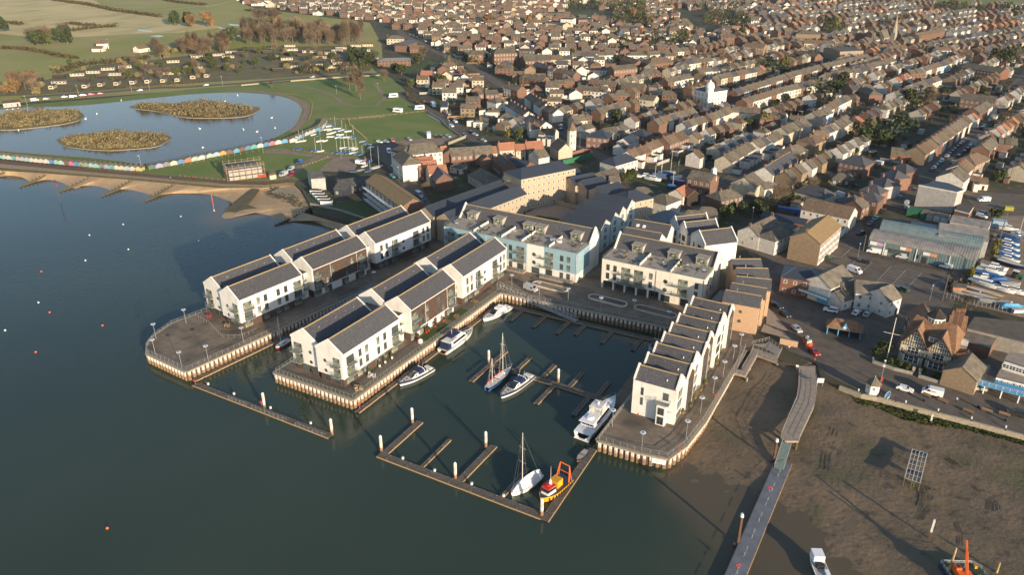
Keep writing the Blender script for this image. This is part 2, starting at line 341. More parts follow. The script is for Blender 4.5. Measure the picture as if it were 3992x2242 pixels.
b=MB();b.box(-.5,-.05,0,.5,.02,1,0);b.box(-.34,-.06,.55,.34,-.05,.9,1);WM['door']=b.Bd('door',['dark_timber','glass'],link=False)
def disc(mn,r0,d0,d1,mtl):
 b=MB();n=20;vs=[(r0*cos(2*math.pi*i/n),d,r0*sin(2*math.pi*i/n))for d in(d0,d1)for i in range(n)]
 b.add(vs,[(i,(i+1)%n,n+(i+1)%n,n+i)for i in range(n)]+[tuple(range(n)),tuple(range(n,2*n))[::-1]]);return b.Bd(mn,mtl,link=False)
WM['round']=disc('window',.5,-.06,.02,'frame_grey');PANE['round']=disc('pane',.40,-.09,-.05,'glass')
def win(parent,x,y,z,w,h,face=.0,kind='town',pane=None,name='window'):
 """face = heading of the outward normal in degrees (0 looks to -Y, 90 to +X)"""
 o=put(name,WM[kind],parent,(x,y,z),R(face),(w,1,h if kind!='round' else w))
 if pane:put('pane',PANE[pane],o)
 return o
RAILG={}
def Bal(parent,x,y,z,w,d,face=90,glass=True):
 """slab, posts, rail and clear infill of one balcony, centred on a wall point"""
 key=(round(w,1),round(d,1))
 if key not in RAILG:
  s=MB();s.box(-w/2,-d,-.14,w/2,0,0,0);r=MB()
  for a,c in(((-w/2,0),(-w/2,-d)),((-w/2,-d),(w/2,-d)),((w/2,-d),(w/2,0))):
   r.bar((*a,1.05),(*c,1.05),.035);n=max(1,int(dist(a,c)/1.1))
   for i in range(n+1):
    q=[a[j]+(c[j]-a[j])*i/n for j in(0,1)];r.bar((*q,0),(*q,1.05),.03)
  g=MB();g.box(-w/2+.05,-d+.03,.08,w/2-.05,-d+.05,.98);g.box(-w/2+.03,-d+.06,.08,-w/2+.05,-.05,.98);g.box(w/2-.05,-d+.06,.08,w/2-.03,-.05,.98)
  RAILG[key]=(s.Bd('balcony','grey_paint',link=False),r.Bd('rail','green_rail',link=False),g.Bd('glass_screen','clear_glass',link=False))
 a,r,g=RAILG[key];o=put('balcony',a,parent,(x,y,z),R(face));put('rail',r,o)
 if glass:put('glass_screen',g,o)
 return o
def Rl(pts,z,name='railing',lb=None,h=1.15,step=2.,closed=False,m='metal_rail',parent=None,panel=False,grp=None):
 """posts and three rails along a line; one thing"""
 P=[Vector((p[0],p[1],z if len(p)<3 or z is not None else p[2]))for p in pts]
 o=parent or Th(name,lb,'railing',P[0],0,grp);base=P[0]if not parent else Vector((0,0,0))
 rb=MB();n=0;pm=None
 for a,b in zip(P,P[1:]):
  for k in((h,.05),(h*.66,.025),(h*.36,.025))if not panel else((h,.05),):
   rb.bar(a-base+Vector((0,0,k[0])),b-base+Vector((0,0,k[0])),k[1])
  if panel:d=(b-a);rb.add([a-base+Vector((0,0,.1)),b-base+Vector((0,0,.1)),b-base+Vector((0,0,h-.08)),a-base+Vector((0,0,h-.08))],[(0,1,2,3)],1)
 rb.Bd('rail',[m,'clear_glass'],o)
 for a,b in zip(P,P[1:]):
  k=max(1,round((b-a).length/step))
  for i in range(k):
   q=a+(b-a)*i/k-base;key=('post',round(h,2),m)
   if key not in RAILG:RAILG[key]=MB().bar((0,0,0),(0,0,h),.045).Bd('post',m,link=False)
   put('post',RAILG[key],o,q)
 return o
 # generic house
NH=0
def house(lb,p,an,L,Wd,e,r,wall='brick',roof='tiles',hip=0,chim=1,group=None,name='house',cat='house',det=1,winf=True,z=.0,over=.25,floors=None,ends=True,parapet=None,wk=None):
 """p = plan centre of the ridge, an = ridge heading; local x along the ridge"""
 o=Th(name,lb,cat,(p[0],p[1],z),an,group);h=L/2;w=Wd/2;b=MB()
 if hip:
  b.box(-h,-w,-.5,h,w,e,0);k=min(w*hip,h*.98)
  rf=MB();ov=over;E=e-.02;vs=[(-h-ov,-w-ov,E),(h+ov,-w-ov,E),(h+ov,w+ov,E),(-h-ov,w+ov,E),(-h+k,0,r),(h-k,0,r)]
  rf.add(vs,[(0,1,5,4),(1,2,5),(2,3,4,5),(3,0,4),(3,2,1,0)])
  for i,j in((0,4),(3,4),(1,5),(2,5),(4,5)):rf.bar(vs[i],vs[j],.09,0)
 else:
  b.add([(-h,-w,-.5),(-h,w,-.5),(-h,w,e),(-h,0,r-.1),(-h,-w,e),(h,-w,-.5),(h,w,-.5),(h,w,e),(h,0,r-.1),(h,-w,e)],[(0,1,2,3,4)[::-1],(5,6,7,8,9),(0,5,9,4),(2,7,6,1),(4,9,8,3),(3,8,7,2)])
  rf=MB();t=.16;sl=(r-e)/w;ew=w+over;ez=e-sl*over;X=h+(.15 if ends else 0)
  for s in(-1,1):
   rf.add([(-X,s*ew,ez),(X,s*ew,ez),(X,0,r),(-X,0,r),(-X,s*ew,ez+t),(X,s*ew,ez+t),(X,0,r+t),(-X,0,r+t)],[(4,5,6,7),(0,1,5,4),(1,2,6,5),(3,0,4,7),(0,3,2,1)])
 b.Bd('wall',wall,o);rf.Bd('roof',roof,o)
 if not hip:MB().box(-h,-.14,r+.1,h,.14,r+.26).Bd('ridge_tile',roof if roof!='slate' else'ridge_tile',o)
 rr=random.Random(int(p[0]*13+p[1]*7))
 if chim:
  for c in range(chim):
   x=(-h+.5)if c==0 else(h-.5)
   if hip:x=x*.45
   cb=MB();cb.box(x-.3,-.5,r-1.4,x+.3,.5,r+.9,0);cb.box(x-.36,-.56,r+.9,x+.36,.56,r+1.05,0)
   for q in(-.3,0,.3):cb.cyl(x,q,r+1.05,r+1.45,.11,6,1)
   cb.Bd('chimney',['brick' if wall!='brick_tan' else'brick_tan','orange_tile'],o)
 if det and winf:
  fl=floors or max(1,int((e-.3)/2.6));fh=(e-.2)/fl;n=max(1,int(L/2.6));kk=wk or('town' if rr.random()<.6 else'sash')
  for f in range(fl):
   for i in range(n):
    x=-h+L*(i+.5)/n;zz=f*fh+(fh*.38 if f else .9)
    for s,fc in((-1,0),(1,180)):
     if f==0 and i==(n-1 if s<0 else 0)and s<0:put('door',WM['door'],o,(x,s*w,.05),R(fc),(1.,1,2.1));continue
     win(o,x,s*w,zz,1.15,1.35,fc,kk)
  if ends and det>1:
   for s,fc in((-1,-90),(1,90)):
    for f in range(fl):win(o,s*h,rr.choice((-1,1))*Wd*.2,f*fh+.95,.9,1.15,fc,kk)
 return o
FARB={}
def Fh(p,an,L,Wd,e,r,wall,roof,hip=0,chim=True):
 """the far houses past the first three hundred: real geometry gathered into one object"""
 b=FARB.setdefault('b',MB());mats=FARB.setdefault('m',[])
 def mi(n):
  if n not in mats:mats.append(n)
  return mats.index(n)
 c,s=cos(an),sin(an);T=lambda x,y,z:(p[0]+x*c-y*s,p[1]+x*s+y*c,z);h,w=L/2,Wd/2
 v=[T(-h,-w,-.3),T(h,-w,-.3),T(h,w,-.3),T(-h,w,-.3),T(-h,-w,e),T(h,-w,e),T(h,w,e),T(-h,w,e)]
 b.add(v,[(0,1,5,4),(1,2,6,5),(2,3,7,6),(3,0,4,7)],mi(wall));k=w*hip;o=.3
 v=[T(-h-o,-w-o,e-.05),T(h+o,-w-o,e-.05),T(h+o,w+o,e-.05),T(-h-o,w+o,e-.05),T(-h+k,0,r),T(h-k,0,r)]
 b.add(v,[(0,1,5,4),(2,3,4,5)]+([(1,2,5),(3,0,4)]if hip else[]),mi(roof))
 if not hip:b.add([T(-h,-w,e),T(-h,w,e),T(-h,0,r-.1),T(h,-w,e),T(h,w,e),T(h,0,r-.1)],[(0,1,2),(3,5,4)],mi(wall))
 if chim:
  x=-h+.5;cv=[T(x+i*.3,j*.5,zz)for zz in(r-1.2,r+1.)for i,j in((-1,-1),(1,-1),(1,1),(-1,1))]
  b.add(cv,list(BX5),mi('brick'))
 y=w+2.2;q_=.25*L;zt=2.8+(x%1 if chim else .5)*1.5 if chim else 3.2
 b.add([T(-q_,w,0),T(q_,w,0),T(q_,y+2,0),T(-q_,y+2,0),T(-q_,w,zt),T(q_,w,zt),T(q_,y+2,zt-.4),T(-q_,y+2,zt-.4)],[(1,2,6,5),(2,3,7,6),(3,0,4,7)],mi('house_white'));b.add([T(-q_,w,zt),T(q_,w,zt),T(q_,y+2.2,zt-.4),T(-q_,y+2.2,zt-.4)],[(0,1,2,3)],mi('felt_roof'))
 n=max(2,int(L/3))
 for s2 in(-1,1):
  for f in range(2 if e>4 else 1):
   for i in range(n):
    x=-h+L*(i+.5)/n;zz=.9+f*2.6;y=s2*(w+.03)
    b.add([T(x-.55,y,zz),T(x+.55,y,zz),T(x+.55,y,zz+1.3),T(x-.55,y,zz+1.3)],[(0,1,2,3)],mi('glass'))
    # tree prototypes
def crown_mesh(name,m,n,rx,rz,zc,s,seed,lobes=6,flat=1.,thin=False):
 q=random.Random(seed);b=MB();L=[]
 for i in range(lobes):
  t=q.uniform(0,6.28);d=q.uniform(.25,.62);L.append((cos(t)*rx*d,sin(t)*rx*d,zc+q.uniform(-.45,.5)*rz,q.uniform(.36,.60)))
 L.append((0,0,zc+.2*rz,.65))
 for i in range(n):
  lx,ly,lz,lr=q.choice(L);t=q.uniform(0,6.28);u=q.uniform(-1,1);k=sqrt(1-u*u);rr=(q.random()**.4)
  d=Vector((k*cos(t),k*sin(t),u));c=Vector((lx+d.x*rx*lr*rr,ly+d.y*rx*lr*rr,lz+d.z*rz*lr*rr))
  if thin:
   e=(d+Vector((q.uniform(-.5,.5),q.uniform(-.5,.5),q.uniform(.1,.9)))).normalized();a=e.orthogonal().normalized()*s*.06
   b.add([c-e*s-a,c-e*s+a,c+e*s],[(0,1,2)])
  else:
   a=Vector((q.uniform(-1,1),q.uniform(-1,1),q.uniform(-1,1))).normalized();e=a.orthogonal().normalized();f=a.cross(e);z=s*q.uniform(.6,1.3)
   b.add([c+e*z,c+f*z,c-e*z,c-f*z],[(0,1,2,3)])
 return b.Bd(name,m,link=False)
def trunk_mesh(h,r,nb,rx,seed,top=1.):
 q=random.Random(seed);b=MB();b.cyl(0,0,-.3,h*.5,r,6,0,r*.7);b.bar((0,0,h*.5),(q.uniform(-.3,.3),0,h*top),r*.45,0,5)
 for i in range(nb):
  t=6.28*i/nb+q.uniform(-.4,.4);z=h*q.uniform(.32,.6);l=rx*q.uniform(.5,.9);e=(cos(t)*l,sin(t)*l,z+l*q.uniform(.7,1.3));m=(e[0]*.5,e[1]*.5,z+(e[2]-z)*.42)
  b.bar((0,0,z),m,r*.36,0,4);b.bar(m,e,r*.2,0,4)
  for j in range(2):b.bar(m,(e[0]+q.uniform(-1,1)*l*.5,e[1]+q.uniform(-1,1)*l*.5,e[2]+q.uniform(-.3,.4)*l),r*.13,0,3)
 return b.Bd('trunk','bark',link=False)
TREES={}
for k,(cm,tm)in{'bare':((('crown','twig_brown',620,4.2,4.6,6.5,1.3,3,9),{'thin':True}),(10,.32,7,4,1)),'poplar':((('crown','twig_brown',620,2.6,7.,8.5,1.5,5,9),{'thin':True}),(14,.28,6,2.4,2)),'orange':((('crown','twig_orange',560,4.,3.8,5.,.95,9,8),{}),(8,.35,5,3,3)),'dark':((('crown','leaf_dark',620,3.8,3.8,4.6,.75,11,8),{}),(7,.35,5,3,4)),'mid':((('crown','leaf_mid',560,3.4,3.2,3.8,.7,13,7),{}),(6,.3,5,3,5)),'brownbush':((('crown','osier',460,3.,2.4,2.4,.65,17,7),{}),(3,.2,4,2,6)),'yellow':((('crown','leaf_yellow',420,1.8,2.6,3.,.45,19,5),{}),(4,.2,4,1.4,7)),'shrub':((('crown','leaf_mid',260,1.6,1.2,1.1,.34,21,5),{}),(1.4,.1,4,1,8))}.items():
 TREES[k]=(crown_mesh(*cm[0],**cm[1]),trunk_mesh(*tm))
TW={'bare':'bare brown winter tree','poplar':'tall narrow bare tree','orange':'rounded orange-twigged willow','dark':'dark evergreen tree','mid':'green leafy tree','brownbush':'low olive-brown bush','yellow':'yellow-green conifer','shrub':'small green shrub'}
def tree(kind,p,s=1.,lb=None,group=None,sz=None,z=.0):
 o=Th('bare_tree' if kind in('bare','poplar')else'bush' if kind in('brownbush','shrub')else'tree',lb,'bush' if kind in('brownbush','shrub')else'tree',(p[0],p[1],z),Un(0,6.28),group)
 o.scale=(s,s,(sz or 1)*s)
 put('trunk',TREES[kind][1],o);put('crown',TREES[kind][0],o);return o
 # THE SETTING
WZ=-3.2
def L0W():return WL('i',[(-900,745),(-300,790),(0,815),(400,852),(800,888),(1200,922),(1600,958),(1929,985)])+WL('j',[(400,1002),(800,1012),(1080,985),(1165,1070),(1240,1200)])
SHORE0=L0W()
QUAY=[(-113,109),(-85,106),(-68,104),(-77.4,15.9),(-79.4,5.8),(-77.5,-2),(-75.3,-6.2),(-73,-8.8),(-69.9,-10.6),(-51.2,-12),(-47.1,15.7),(-40.6,60),(-27.8,60),(-28.9,0),(0,0),(1.2,77.6),(64.9,81.6),(65,15.6),(76.5,16),(82.9,17.2),(85,23.9),(86.1,36.7),(86,79),(96,77.5),(101.9,77),(105.8,82)]
EAST=[tuple(p[:2])for p in WL('g',[(1425,820),(1445,900)])+WL('c',[(200,985),(400,1058),(550,1085),(720,1130),(1120,1235),(1430,1312),(1750,1398),(1929,1445),(2400,1575)])]
land=[tuple(p[:2])for p in SHORE0]+QUAY+EAST+[(5000,-700),(5000,6000),(-6000,6000),(-6000,SHORE0[0][1]-900)]
g=MB();g.prs(land,-7,0,1,0)
tag(g.Bd('ground',['earth','pile_back']),kind='structure')
sheet('field',WL('u',[(-900,330),(-900,-90),(600,-90),(600,4),(640,20),(760,35),(930,56),(960,110),(965,186),(700,205),(400,232),(0,262)]),.04,'field')
sheet('dry_field',WL('u',[(-600,120),(-600,-40),(190,-30),(260,14),(400,44),(520,60),(566,68),(450,82),(330,84),(250,90),(120,97),(0,84)]),.08,'dry_field')
sheet('dry_field',WL('u',[(640,78),(700,74),(760,84),(740,92),(690,92),(650,88)]),.08,'dry_field')
sheet('park_grass',WL('u',[(-500,320),(0,268),(250,248),(500,222),(760,203),(900,186),(960,184),(985,196),(1010,218),(1055,268),(1120,315),(1172,345),(1120,352),(990,358),(945,372),(850,420),(790,440),(765,452),(700,456),(600,461),(480,457),(300,434),(150,414),(0,398),(-500,356)]),.06,'grass')
sheet('school_field',WL('m',[(470,120),(700,105),(920,125),(900,165),(640,160),(460,150)]),.06,'lawn')
sheet('playing_field',WL('o',[(1060,-60),(2300,-60),(2300,60),(1700,60),(1500,40),(1050,30)]),.06,'grass')
sheet('green',WL('l',[(80,600),(300,640),(560,590),(780,560),(760,640),(560,640),(420,690),(180,690)]),.05,'lawn')
sheet('yacht_club_lawn',WL('j',[(1370,1215),(1640,1150),(1900,1290),(1780,1330)]),.05,'lawn')
sheet('yacht_club_lawn',WL('j',[(1200,1090),(1240,1085),(1330,1180),(1260,1200)]),.05,'lawn')
sheet('car_park_gravel',WL('j',[(1290,885),(1440,770),(1690,760),(1640,900)]),.09,'gravel')
sheet('car_park_gravel',WL('3',[(560,130),(700,105),(1180,60),(1190,85),(1000,160),(640,170)]),.10,'gravel')
sheet('parking_lot',WL('3',[(370,150),(560,130),(640,180),(600,330),(440,260),(380,220)]),.11,'asphalt')
sheet('compound_gravel',WL('j',[(800,715),(800,690),(900,670),(1000,672),(1060,700),(1300,735),(1560,748),(1680,760),(1600,785),(1350,760),(1180,745),(1000,725)]),.10,'gravel')
sheet('shipyard_yard',WL('v',[(1150,780),(1929,830),(1929,1447),(1600,1447),(1480,1250),(1300,1000)]),.05,'asphalt')
sheet('boatyard_ground',WL('b',[(1929,320),(1929,1060),(1400,930),(1250,850),(1330,780),(1500,560),(1640,300),(1700,100),(1929,100)])+WL('b',[(2600,300)])[:0],.06,'gravel')
WS=WL('u',[(1840,590),(1925,680),(1942,770),(1956,845),(1978,880),(2052,915),(2080,945),(2165,985),(2400,1047),(2576,1095),(2760,1143),(2800,980),(2576,900),(2380,815),(2440,660),(2180,600),(2150,500),(2060,520),(1960,560)])
sheet('waterside_road',WS,.05,'asphalt')
sheet('footway',WL('a',[(560,430),(700,520),(800,560),(760,600),(600,500)]),.12,'asphalt_pale')
sheet('holiday_park_ground',WL('h',[(0,770),(450,745),(900,610),(1400,565),(1929,500)])+WL('k',[(600,440),(1700,425),(1880,490),(1790,665),(900,735),(0,785)])+WL('h',[(1000,845),(400,885),(0,905)]),.10,'park_earth')
# lake, its bank and islands
LAKE=[tuple(p[:2])for p in WL('u',[(-500,325),(-150,290),(60,270),(150,268),(250,261),(390,246),(480,237),(560,233),(620,233),(700,241),(740,254),(757,270),(756,288),(742,314),(722,330),(690,346),(640,364),(560,385),(480,400),(400,410),(350,413),(300,405),(200,395),(100,388),(0,380),(-150,368),(-500,350)])]
lk=sml(LAKE+LAKE[:1],4)[:-1]
sheet('lake_water',lk,.16,'lake_water')
eb=MB();strip(eb,lk+lk[:1],.8,.20);tag(eb.Bd('lake_kerb','coping_stone'),kind='structure')
bk=MB();strip(bk,sml(WL('u',[(560,230),(640,230),(710,238),(752,253),(771,272),(768,292),(752,316),(733,332)])),[2,2.5]+[4.5]*40,.14);tag(bk.Bd('lake_bank','gravel'),kind='structure')
def clm(name,lb,cat,outline,n,hgt,s,m,seed,base=.15,mound=.0,kind='stuff',fill=None):
 """uncountable low growth inside an outline, as leafy tufts"""
 q=random.Random(seed);b=MB();xs=[p[0]for p in outline];ys=[p[1]for p in outline];N=len(outline);k=0;mats=m if isinstance(m,list)else[m]
 def inside(x,y):
  c=False;j=N-1
  for i in range(N):
   xi,yi=outline[i][:2];xj,yj=outline[j][:2]
   if(yi>y)!=(yj>y)and x<(xj-xi)*(y-yi)/(yj-yi)+xi:c=not c
   j=i
  return c
 ctr=[]
 while k<n:
  x=q.uniform(min(xs),max(xs));y=q.uniform(min(ys),max(ys))
  if not inside(x,y):continue
  k+=1;hh=hgt*q.uniform(.45,1.15)*(.6+.4*sin(x*.13)*sin(y*.11+1));r=hh*q.uniform(.5,.8);mi=q.randrange(len(mats))
  for i in range(14):
   t=q.uniform(0,6.28);u=q.uniform(-.2,1);rr=sqrt(max(0,1-u*u));c=Vector((x+r*rr*cos(t),y+r*rr*sin(t),base+hh*.45+u*hh*.55))
   a=Vector((q.uniform(-1,1),q.uniform(-1,1),q.uniform(-1,1))).normalized();e=a.orthogonal().normalized();z=s*q.uniform(.6,1.3);f=a.cross(e)
   b.add([c+e*z,c+f*z,c-e*z,c-f*z],[(0,1,2,3)],mi)
 return tag(b.Bd(name,mats),lb,cat,None,kind)
ISL=[[(-160,320),(0,328),(60,325),(150,315),(195,305),(211,293),(205,284),(180,278),(130,277),(60,283),(0,288),(-160,300)],[(142,352),(160,367),(200,375),(275,380),(340,376),(395,370),(425,354),(430,345),(400,338),(330,336),(250,338),(180,342)],[(325,270),(345,275),(390,280),(425,288),(470,297),(540,298),(600,296),(635,288),(655,274),(640,269),(600,266),(560,262),(470,262),(400,264),(340,266)]]
for i,pts in enumerate(ISL):
 o=sml(WL('u',pts)+WL('u',pts[:1]),3)[:-1]
 b=MB();b.prs(o,-.2,.45,0,1);tag(b.Bd('island',['coping_stone','osier']),kind='structure')
 cx=sum(p[0]for p in o)/len(o);cy=sum(p[1]for p in o)/len(o);inn=[(cx+(p[0]-cx)*.93,cy+(p[1]-cy)*.93)for p in o]
 clm('island_scrub',['tawny scrub covering the island at the left edge of the lake','tawny scrub covering the island nearest the beach huts','tawny scrub covering the long island on the far side of the lake'][i],'scrub',inn,[620,520,700][i],[4.8,4.2,4.4][i],.42,['osier','osier','osier','twig_brown'],40+i,.4)
 # beach: sea wall steps, sand, water line
rows=[SHORE0,WL('i',[(-900,800),(-300,845),(0,880),(400,905),(800,935),(1200,965),(1600,1003),(1929,1032)],-1.3)+WL('j',[(400,1046),(800,1042),(1075,1010),(1150,1085),(1225,1215)],-1.3)]
step=MB()
def loft(mb,a,b,za,zb,n,mi=0,k=1):
 def at(P,t):
  L=[0]
  for p,q in zip(P,P[1:]):L.append(L[-1]+hypot(q[0]-p[0],q[1]-p[1]))
  d=t*L[-1]
  for i in range(len(P)-1):
   if d<=L[i+1]or i==len(P)-2:
    f=(d-L[i])/((L[i+1]-L[i])or 1);return(P[i][0]+(P[i+1][0]-P[i][0])*f,P[i][1]+(P[i+1][1]-P[i][1])*f)
 vs=[]
 for i in range(n+1):
  p,q=at(a,i/n),at(b,i/n)
  for j in range(k+1):t=j/k;vs.append((p[0]+(q[0]-p[0])*t,p[1]+(q[1]-p[1])*t,za+(zb-za)*t))
 mb.add(vs,[(i*(k+1)+j,i*(k+1)+j+1,(i+1)*(k+1)+j+1,(i+1)*(k+1)+j)for i in range(n)for j in range(k)],mi)
for j in range(5):
 def lerp(t):return[(p[0]+(q[0]-p[0])*t,p[1]+(q[1]-p[1])*t)for p,q in zip(rows[0],rows[1])]
 loft(step,lerp(j/5),lerp((j+1)/5),-.26*j,-.26*j,60,0 if j<3 else 1);loft(step,lerp((j+1)/5),lerp((j+1)/5+.001),-.26*j,-.26*(j+1),60,1)
tag(step.Bd('sea_wall_steps',['coping_stone','weed_stone']),kind='structure')
SHW=WL('i',[(-900,900),(-300,925),(0,935),(80,925),(200,940),(280,980),(330,985),(420,965),(520,975),(600,1000),(700,1050),(760,1025),(860,1020),(960,1035),(1050,1065),(1130,1055),(1250,1065),(1380,1095),(1440,1120),(1560,1100),(1700,1092),(1929,1098)],WZ)+WL('j',[(420,1148),(500,1200),(400,1300),(430,1330),(540,1310),(650,1275),(800,1290),(900,1330),(985,1358),(1100,1345),(1200,1350),(1300,1370),(1390,1410),(1520,1445),(1640,1460)],WZ)
top_=rows[1]+[Vector((-118,108.5,-1.3)),Vector((-100,106.5,-1.3)),Vector((-72,104.,-1.3)),Vector((-70,95,-1.3))]
bch=MB();SHS=sml(SHW,3)
loft(bch,top_,SHS,-1.28,WZ,200,0,6)
out_=[]
for i,p in enumerate(SHS):
 a=SHS[max(0,i-1)];c=SHS[min(len(SHS)-1,i+1)];d=Vector((c[0]-a[0],c[1]-a[1]));d.normalize();out_.append((p[0]+d.y*1-.5*14,p[1]-d.x*8-10))
loft(bch,SHS,out_,WZ,-6.5,200,0,3)
tag(bch.Bd('beach','sand'),kind='structure')
# seaweed-strewn shingle in the corner and the slipway
def drape(name,k,pts,z0,m,kind='structure',h=.12):
 P=[W(k,x,y,z)for x,y,z in pts];b=MB();tr=tessellate_polygon([P]);b.add([p+Vector((0,0,h))for p in P],tr);return tag(b.Bd(name,m),kind=kind)
drape('slipway','j',[(760,1060,-1.),(690,1052,-1.),(600,1130,-1.9),(480,1220,-2.8),(370,1300,-3.8),(430,1335,-3.8),(560,1235,-2.8),(700,1140,-1.9)],0,'weed_stone',h=.25)
drape('weed_bank','j',[(700,1140,-1.9),(560,1235,-2.8),(450,1325,-3.4),(540,1312,-3.3),(660,1270,-3.),(740,1240,-2.6),(640,1200,-2.5)],0,'weed_stone',h=.18)
for nm,pp in(('seaweed_strip',[(860,1080,-1.5),(940,1040,-1.35),(1090,1060,-1.35),(1180,1140,-1.5),(1220,1230,-1.7),(1130,1200,-1.9),(1020,1150,-1.8),(920,1120,-1.8)]),):
 drape(nm,'j',pp,0,'shingle',h=.1)
q=random.Random(3);sw=MB()
for i in range(420):
 t=q.random();x=850+370*t+q.uniform(-60,60);y=1050+160*t+q.uniform(-40,50);p=W('j',x,y,-1.45-.25*q.random());s=q.uniform(.3,1.1)
 sw.add([p+Vector((-s,0,.12)),p+Vector((0,-s*.6,.15)),p+Vector((s,.2,.1)),p+Vector((.1,s*.7,.2))],[(0,1,2,3)])
tag(sw.Bd('seaweed','weed_stone'),'dark seaweed strewn over the sand above the slipway','seaweed',None,'stuff')
# foreshore mud as one sloping sheet
CT=[((1740,1000),-1.6),((1900,930),-1.2),((1850,1000),-2.),((1760,1120),-2.8),((1700,1190),-3.2),((1800,1250),-3.25),((1880,1330),-3.45),((1880,1447),-3.8),((1950,1300),-3.3),((1990,1180),-2.6),((2100,1447),-3.3),((2000,1400),-3.35),((2200,1380),-2.95),((2400,1447),-2.7),((2576,1300),-2.3),((2300,1150),-2.),((2065,985),-.8),((2150,1040),-1.3),((2576,1125),-1.4),((1640,1300),-4.6),((1550,1350),-6),((1700,1400),-4.5),((1620,1190),-4.2),((2060,935),-.25),((2576,1447),-2.6),((2100,1200),-2.5),((1960,1000),-2.)]
CTW=[(W('u',p[0],p[1],-2.5),z)for p,z in CT]
def mudz(x,y):
 s=w=0
 for p,z in CTW:
  d=(p.x-x)**2+(p.y-y)**2+4;k=1/(d*sqrt(d));s+=k*z;w+=k
 return s/w
gx0,gy0,nx,ny,st=60,-130,110,118,2.
vs=[];q=random.Random(5)
for j in range(ny+1):
 for i in range(nx+1):
  x,y=gx0+i*st,gy0+j*st;z=mudz(x,y)+.10*sin(x*.9+2*sin(y*.35))*sin(y*.7)+q.uniform(-.04,.04);vs.append((x,y,min(z,-.2)))
b=MB();b.add(vs,[(j*(nx+1)+i,j*(nx+1)+i+1,(j+1)*(nx+1)+i+1,(j+1)*(nx+1)+i)for j in range(ny)for i in range(nx)])
tag(b.Bd('mud_foreshore','mud',smooth=True),kind='structure')
for nm,k,pts in(('green_weed','c',[(180,990),(320,1075),(500,1110),(640,1150),(820,1190),(900,1180),(1080,1270),(1400,1350),(1700,1420),(1929,1470),(1929,1530),(1600,1440),(1300,1360),(1050,1340),(800,1290),(600,1200),(380,1150)]),):
 P=WL(k,pts,-1.3);clm(nm,'bright green weed growing on the mud below the waterside wall','weed',[tuple(p[:2])for p in P],480,.18,.5,'green_weed',8,-1.55)
 # rut lines scored by tractor tyres
q=random.Random(15);rt=MB()
for k,x0,y0,x1,y1,bend,n in(('d',940,560,900,930,90,9),('d',1250,880,1330,1180,30,4),('d',1450,620,1640,860,70,8),('d',1150,330,1480,520,-30,8),('d',150,100,60,460,-20,6)):
 for i in range(n):
  o=(i-n/2)*18+q.uniform(-5,5);pts=[]
  for t in range(13):
   f=t/12;p=W(k,x0+(x1-x0)*f+bend*sin(f*3.1)+o,y0+(y1-y0)*f+o*.3+q.uniform(-2,2),-2.6);pts.append(Vector((p.x,p.y,mudz(p.x,p.y)+.02)))
  for a,c in zip(pts,pts[1:]):rt.bar(a,c,.035,0,3)
tag(rt.Bd('tyre_ruts','mud'),'curving tractor ruts pressed into the open mud','ruts',None,'stuff')
# the water sheet with a depth attribute
def depth_at(x,y):
 d=9.
 if 60<=x<=276 and y<100:d=min(d,max(0,WZ-mudz(x,y))+max(0,86-x)*.12)
 if x<-60 and y>-20:
  m2=min((p[0]-x)**2+(p[1]-y)**2 for p in SHS);d=min(d,sqrt(m2)*.10)
 return d
XS=[-6000,-2500,-1000,-600,-480]+[x for x in range(-440,-130,8)]+[x for x in range(-130,280,3)]+[300,600,2000,5000]
YS=[-3000,-1200,-500,-250]+[y for y in range(-200,-60,6)]+[y for y in range(-60,180,3)]+[200]
vs=[(x,y,WZ)for y in YS for x in XS];n=len(XS)
b=MB();b.add(vs,[(j*n+i,j*n+i+1,(j+1)*n+i+1,(j+1)*n+i)for j in range(len(YS)-1)for i in range(n-1)])
wo=b.Bd('sea_water','sea_water');at=wo.data.attributes.new('depth','FLOAT','POINT')
at.data.foreach_set('value',[depth_at(v[0],v[1])for v in vs]);tag(wo,kind='structure')
# roads
def road(name,pts,w,z=.09,m='asphalt',k=4):
 b=MB();strip(b,sml(pts,k),w,z);return tag(b.Bd(name,m),kind='structure')
road('lake_road',WL('h',[(200,918),(560,890),(1000,862),(1500,822)])+WL('k',[(0,820),(300,800),(620,780),(900,752),(1200,728),(1500,705),(1929,685)])+WL('l',[(200,660),(380,560)]),7.5)
road('side_street',WL('k',[(640,660),(700,740)]),6)
road('town_street',WL('l',[(430,240),(380,290),(440,340),(560,395),(700,470),(850,535),(1000,600),(1180,700),(1330,800),(1450,890)])+WL('x',[(1400,310),(1550,420),(1700,520),(1850,640)])+WL('p',[(400,740),(560,870),(750,980),(870,1030)]),8.5)
road('green_road',WL('l',[(400,860),(470,930),(620,1015),(760,1090),(900,1180),(1050,1280),(1180,1370)]),7.5,m='asphalt_pale')
road('terrace_street',WL('s',[(560,990),(700,920),(900,780),(1200,600),(1500,430),(1800,280)])+WL('q',[(1230,830),(1500,640),(1800,500)])+WL('r',[(100,360),(500,90)])+WL('o',[(700,750),(950,600)]),9)
road('terrace_street',WL('p',[(1340,900),(1600,740),(1929,560)])+WL('q',[(60,500),(200,420),(560,300),(1000,190),(1500,60)])+WL('n',[(1200,650),(1500,600),(1800,530),(2100,430)]),8.5)
road('parked_street',WL('v',[(200,960),(420,820),(640,620),(850,430),(1080,210),(1300,30)])+WL('r',[(1750,520),(1929,330)])+WL('o',[(1929,760),(2100,560)]),13)
road('back_street',WL('3',[(420,230),(560,330),(640,450),(740,560),(800,660),(860,760)]),8.5)
road('promenade_road',WL('j',[(960,960),(1100,890),(1200,800),(1310,755)]),4.5,m='gravel')
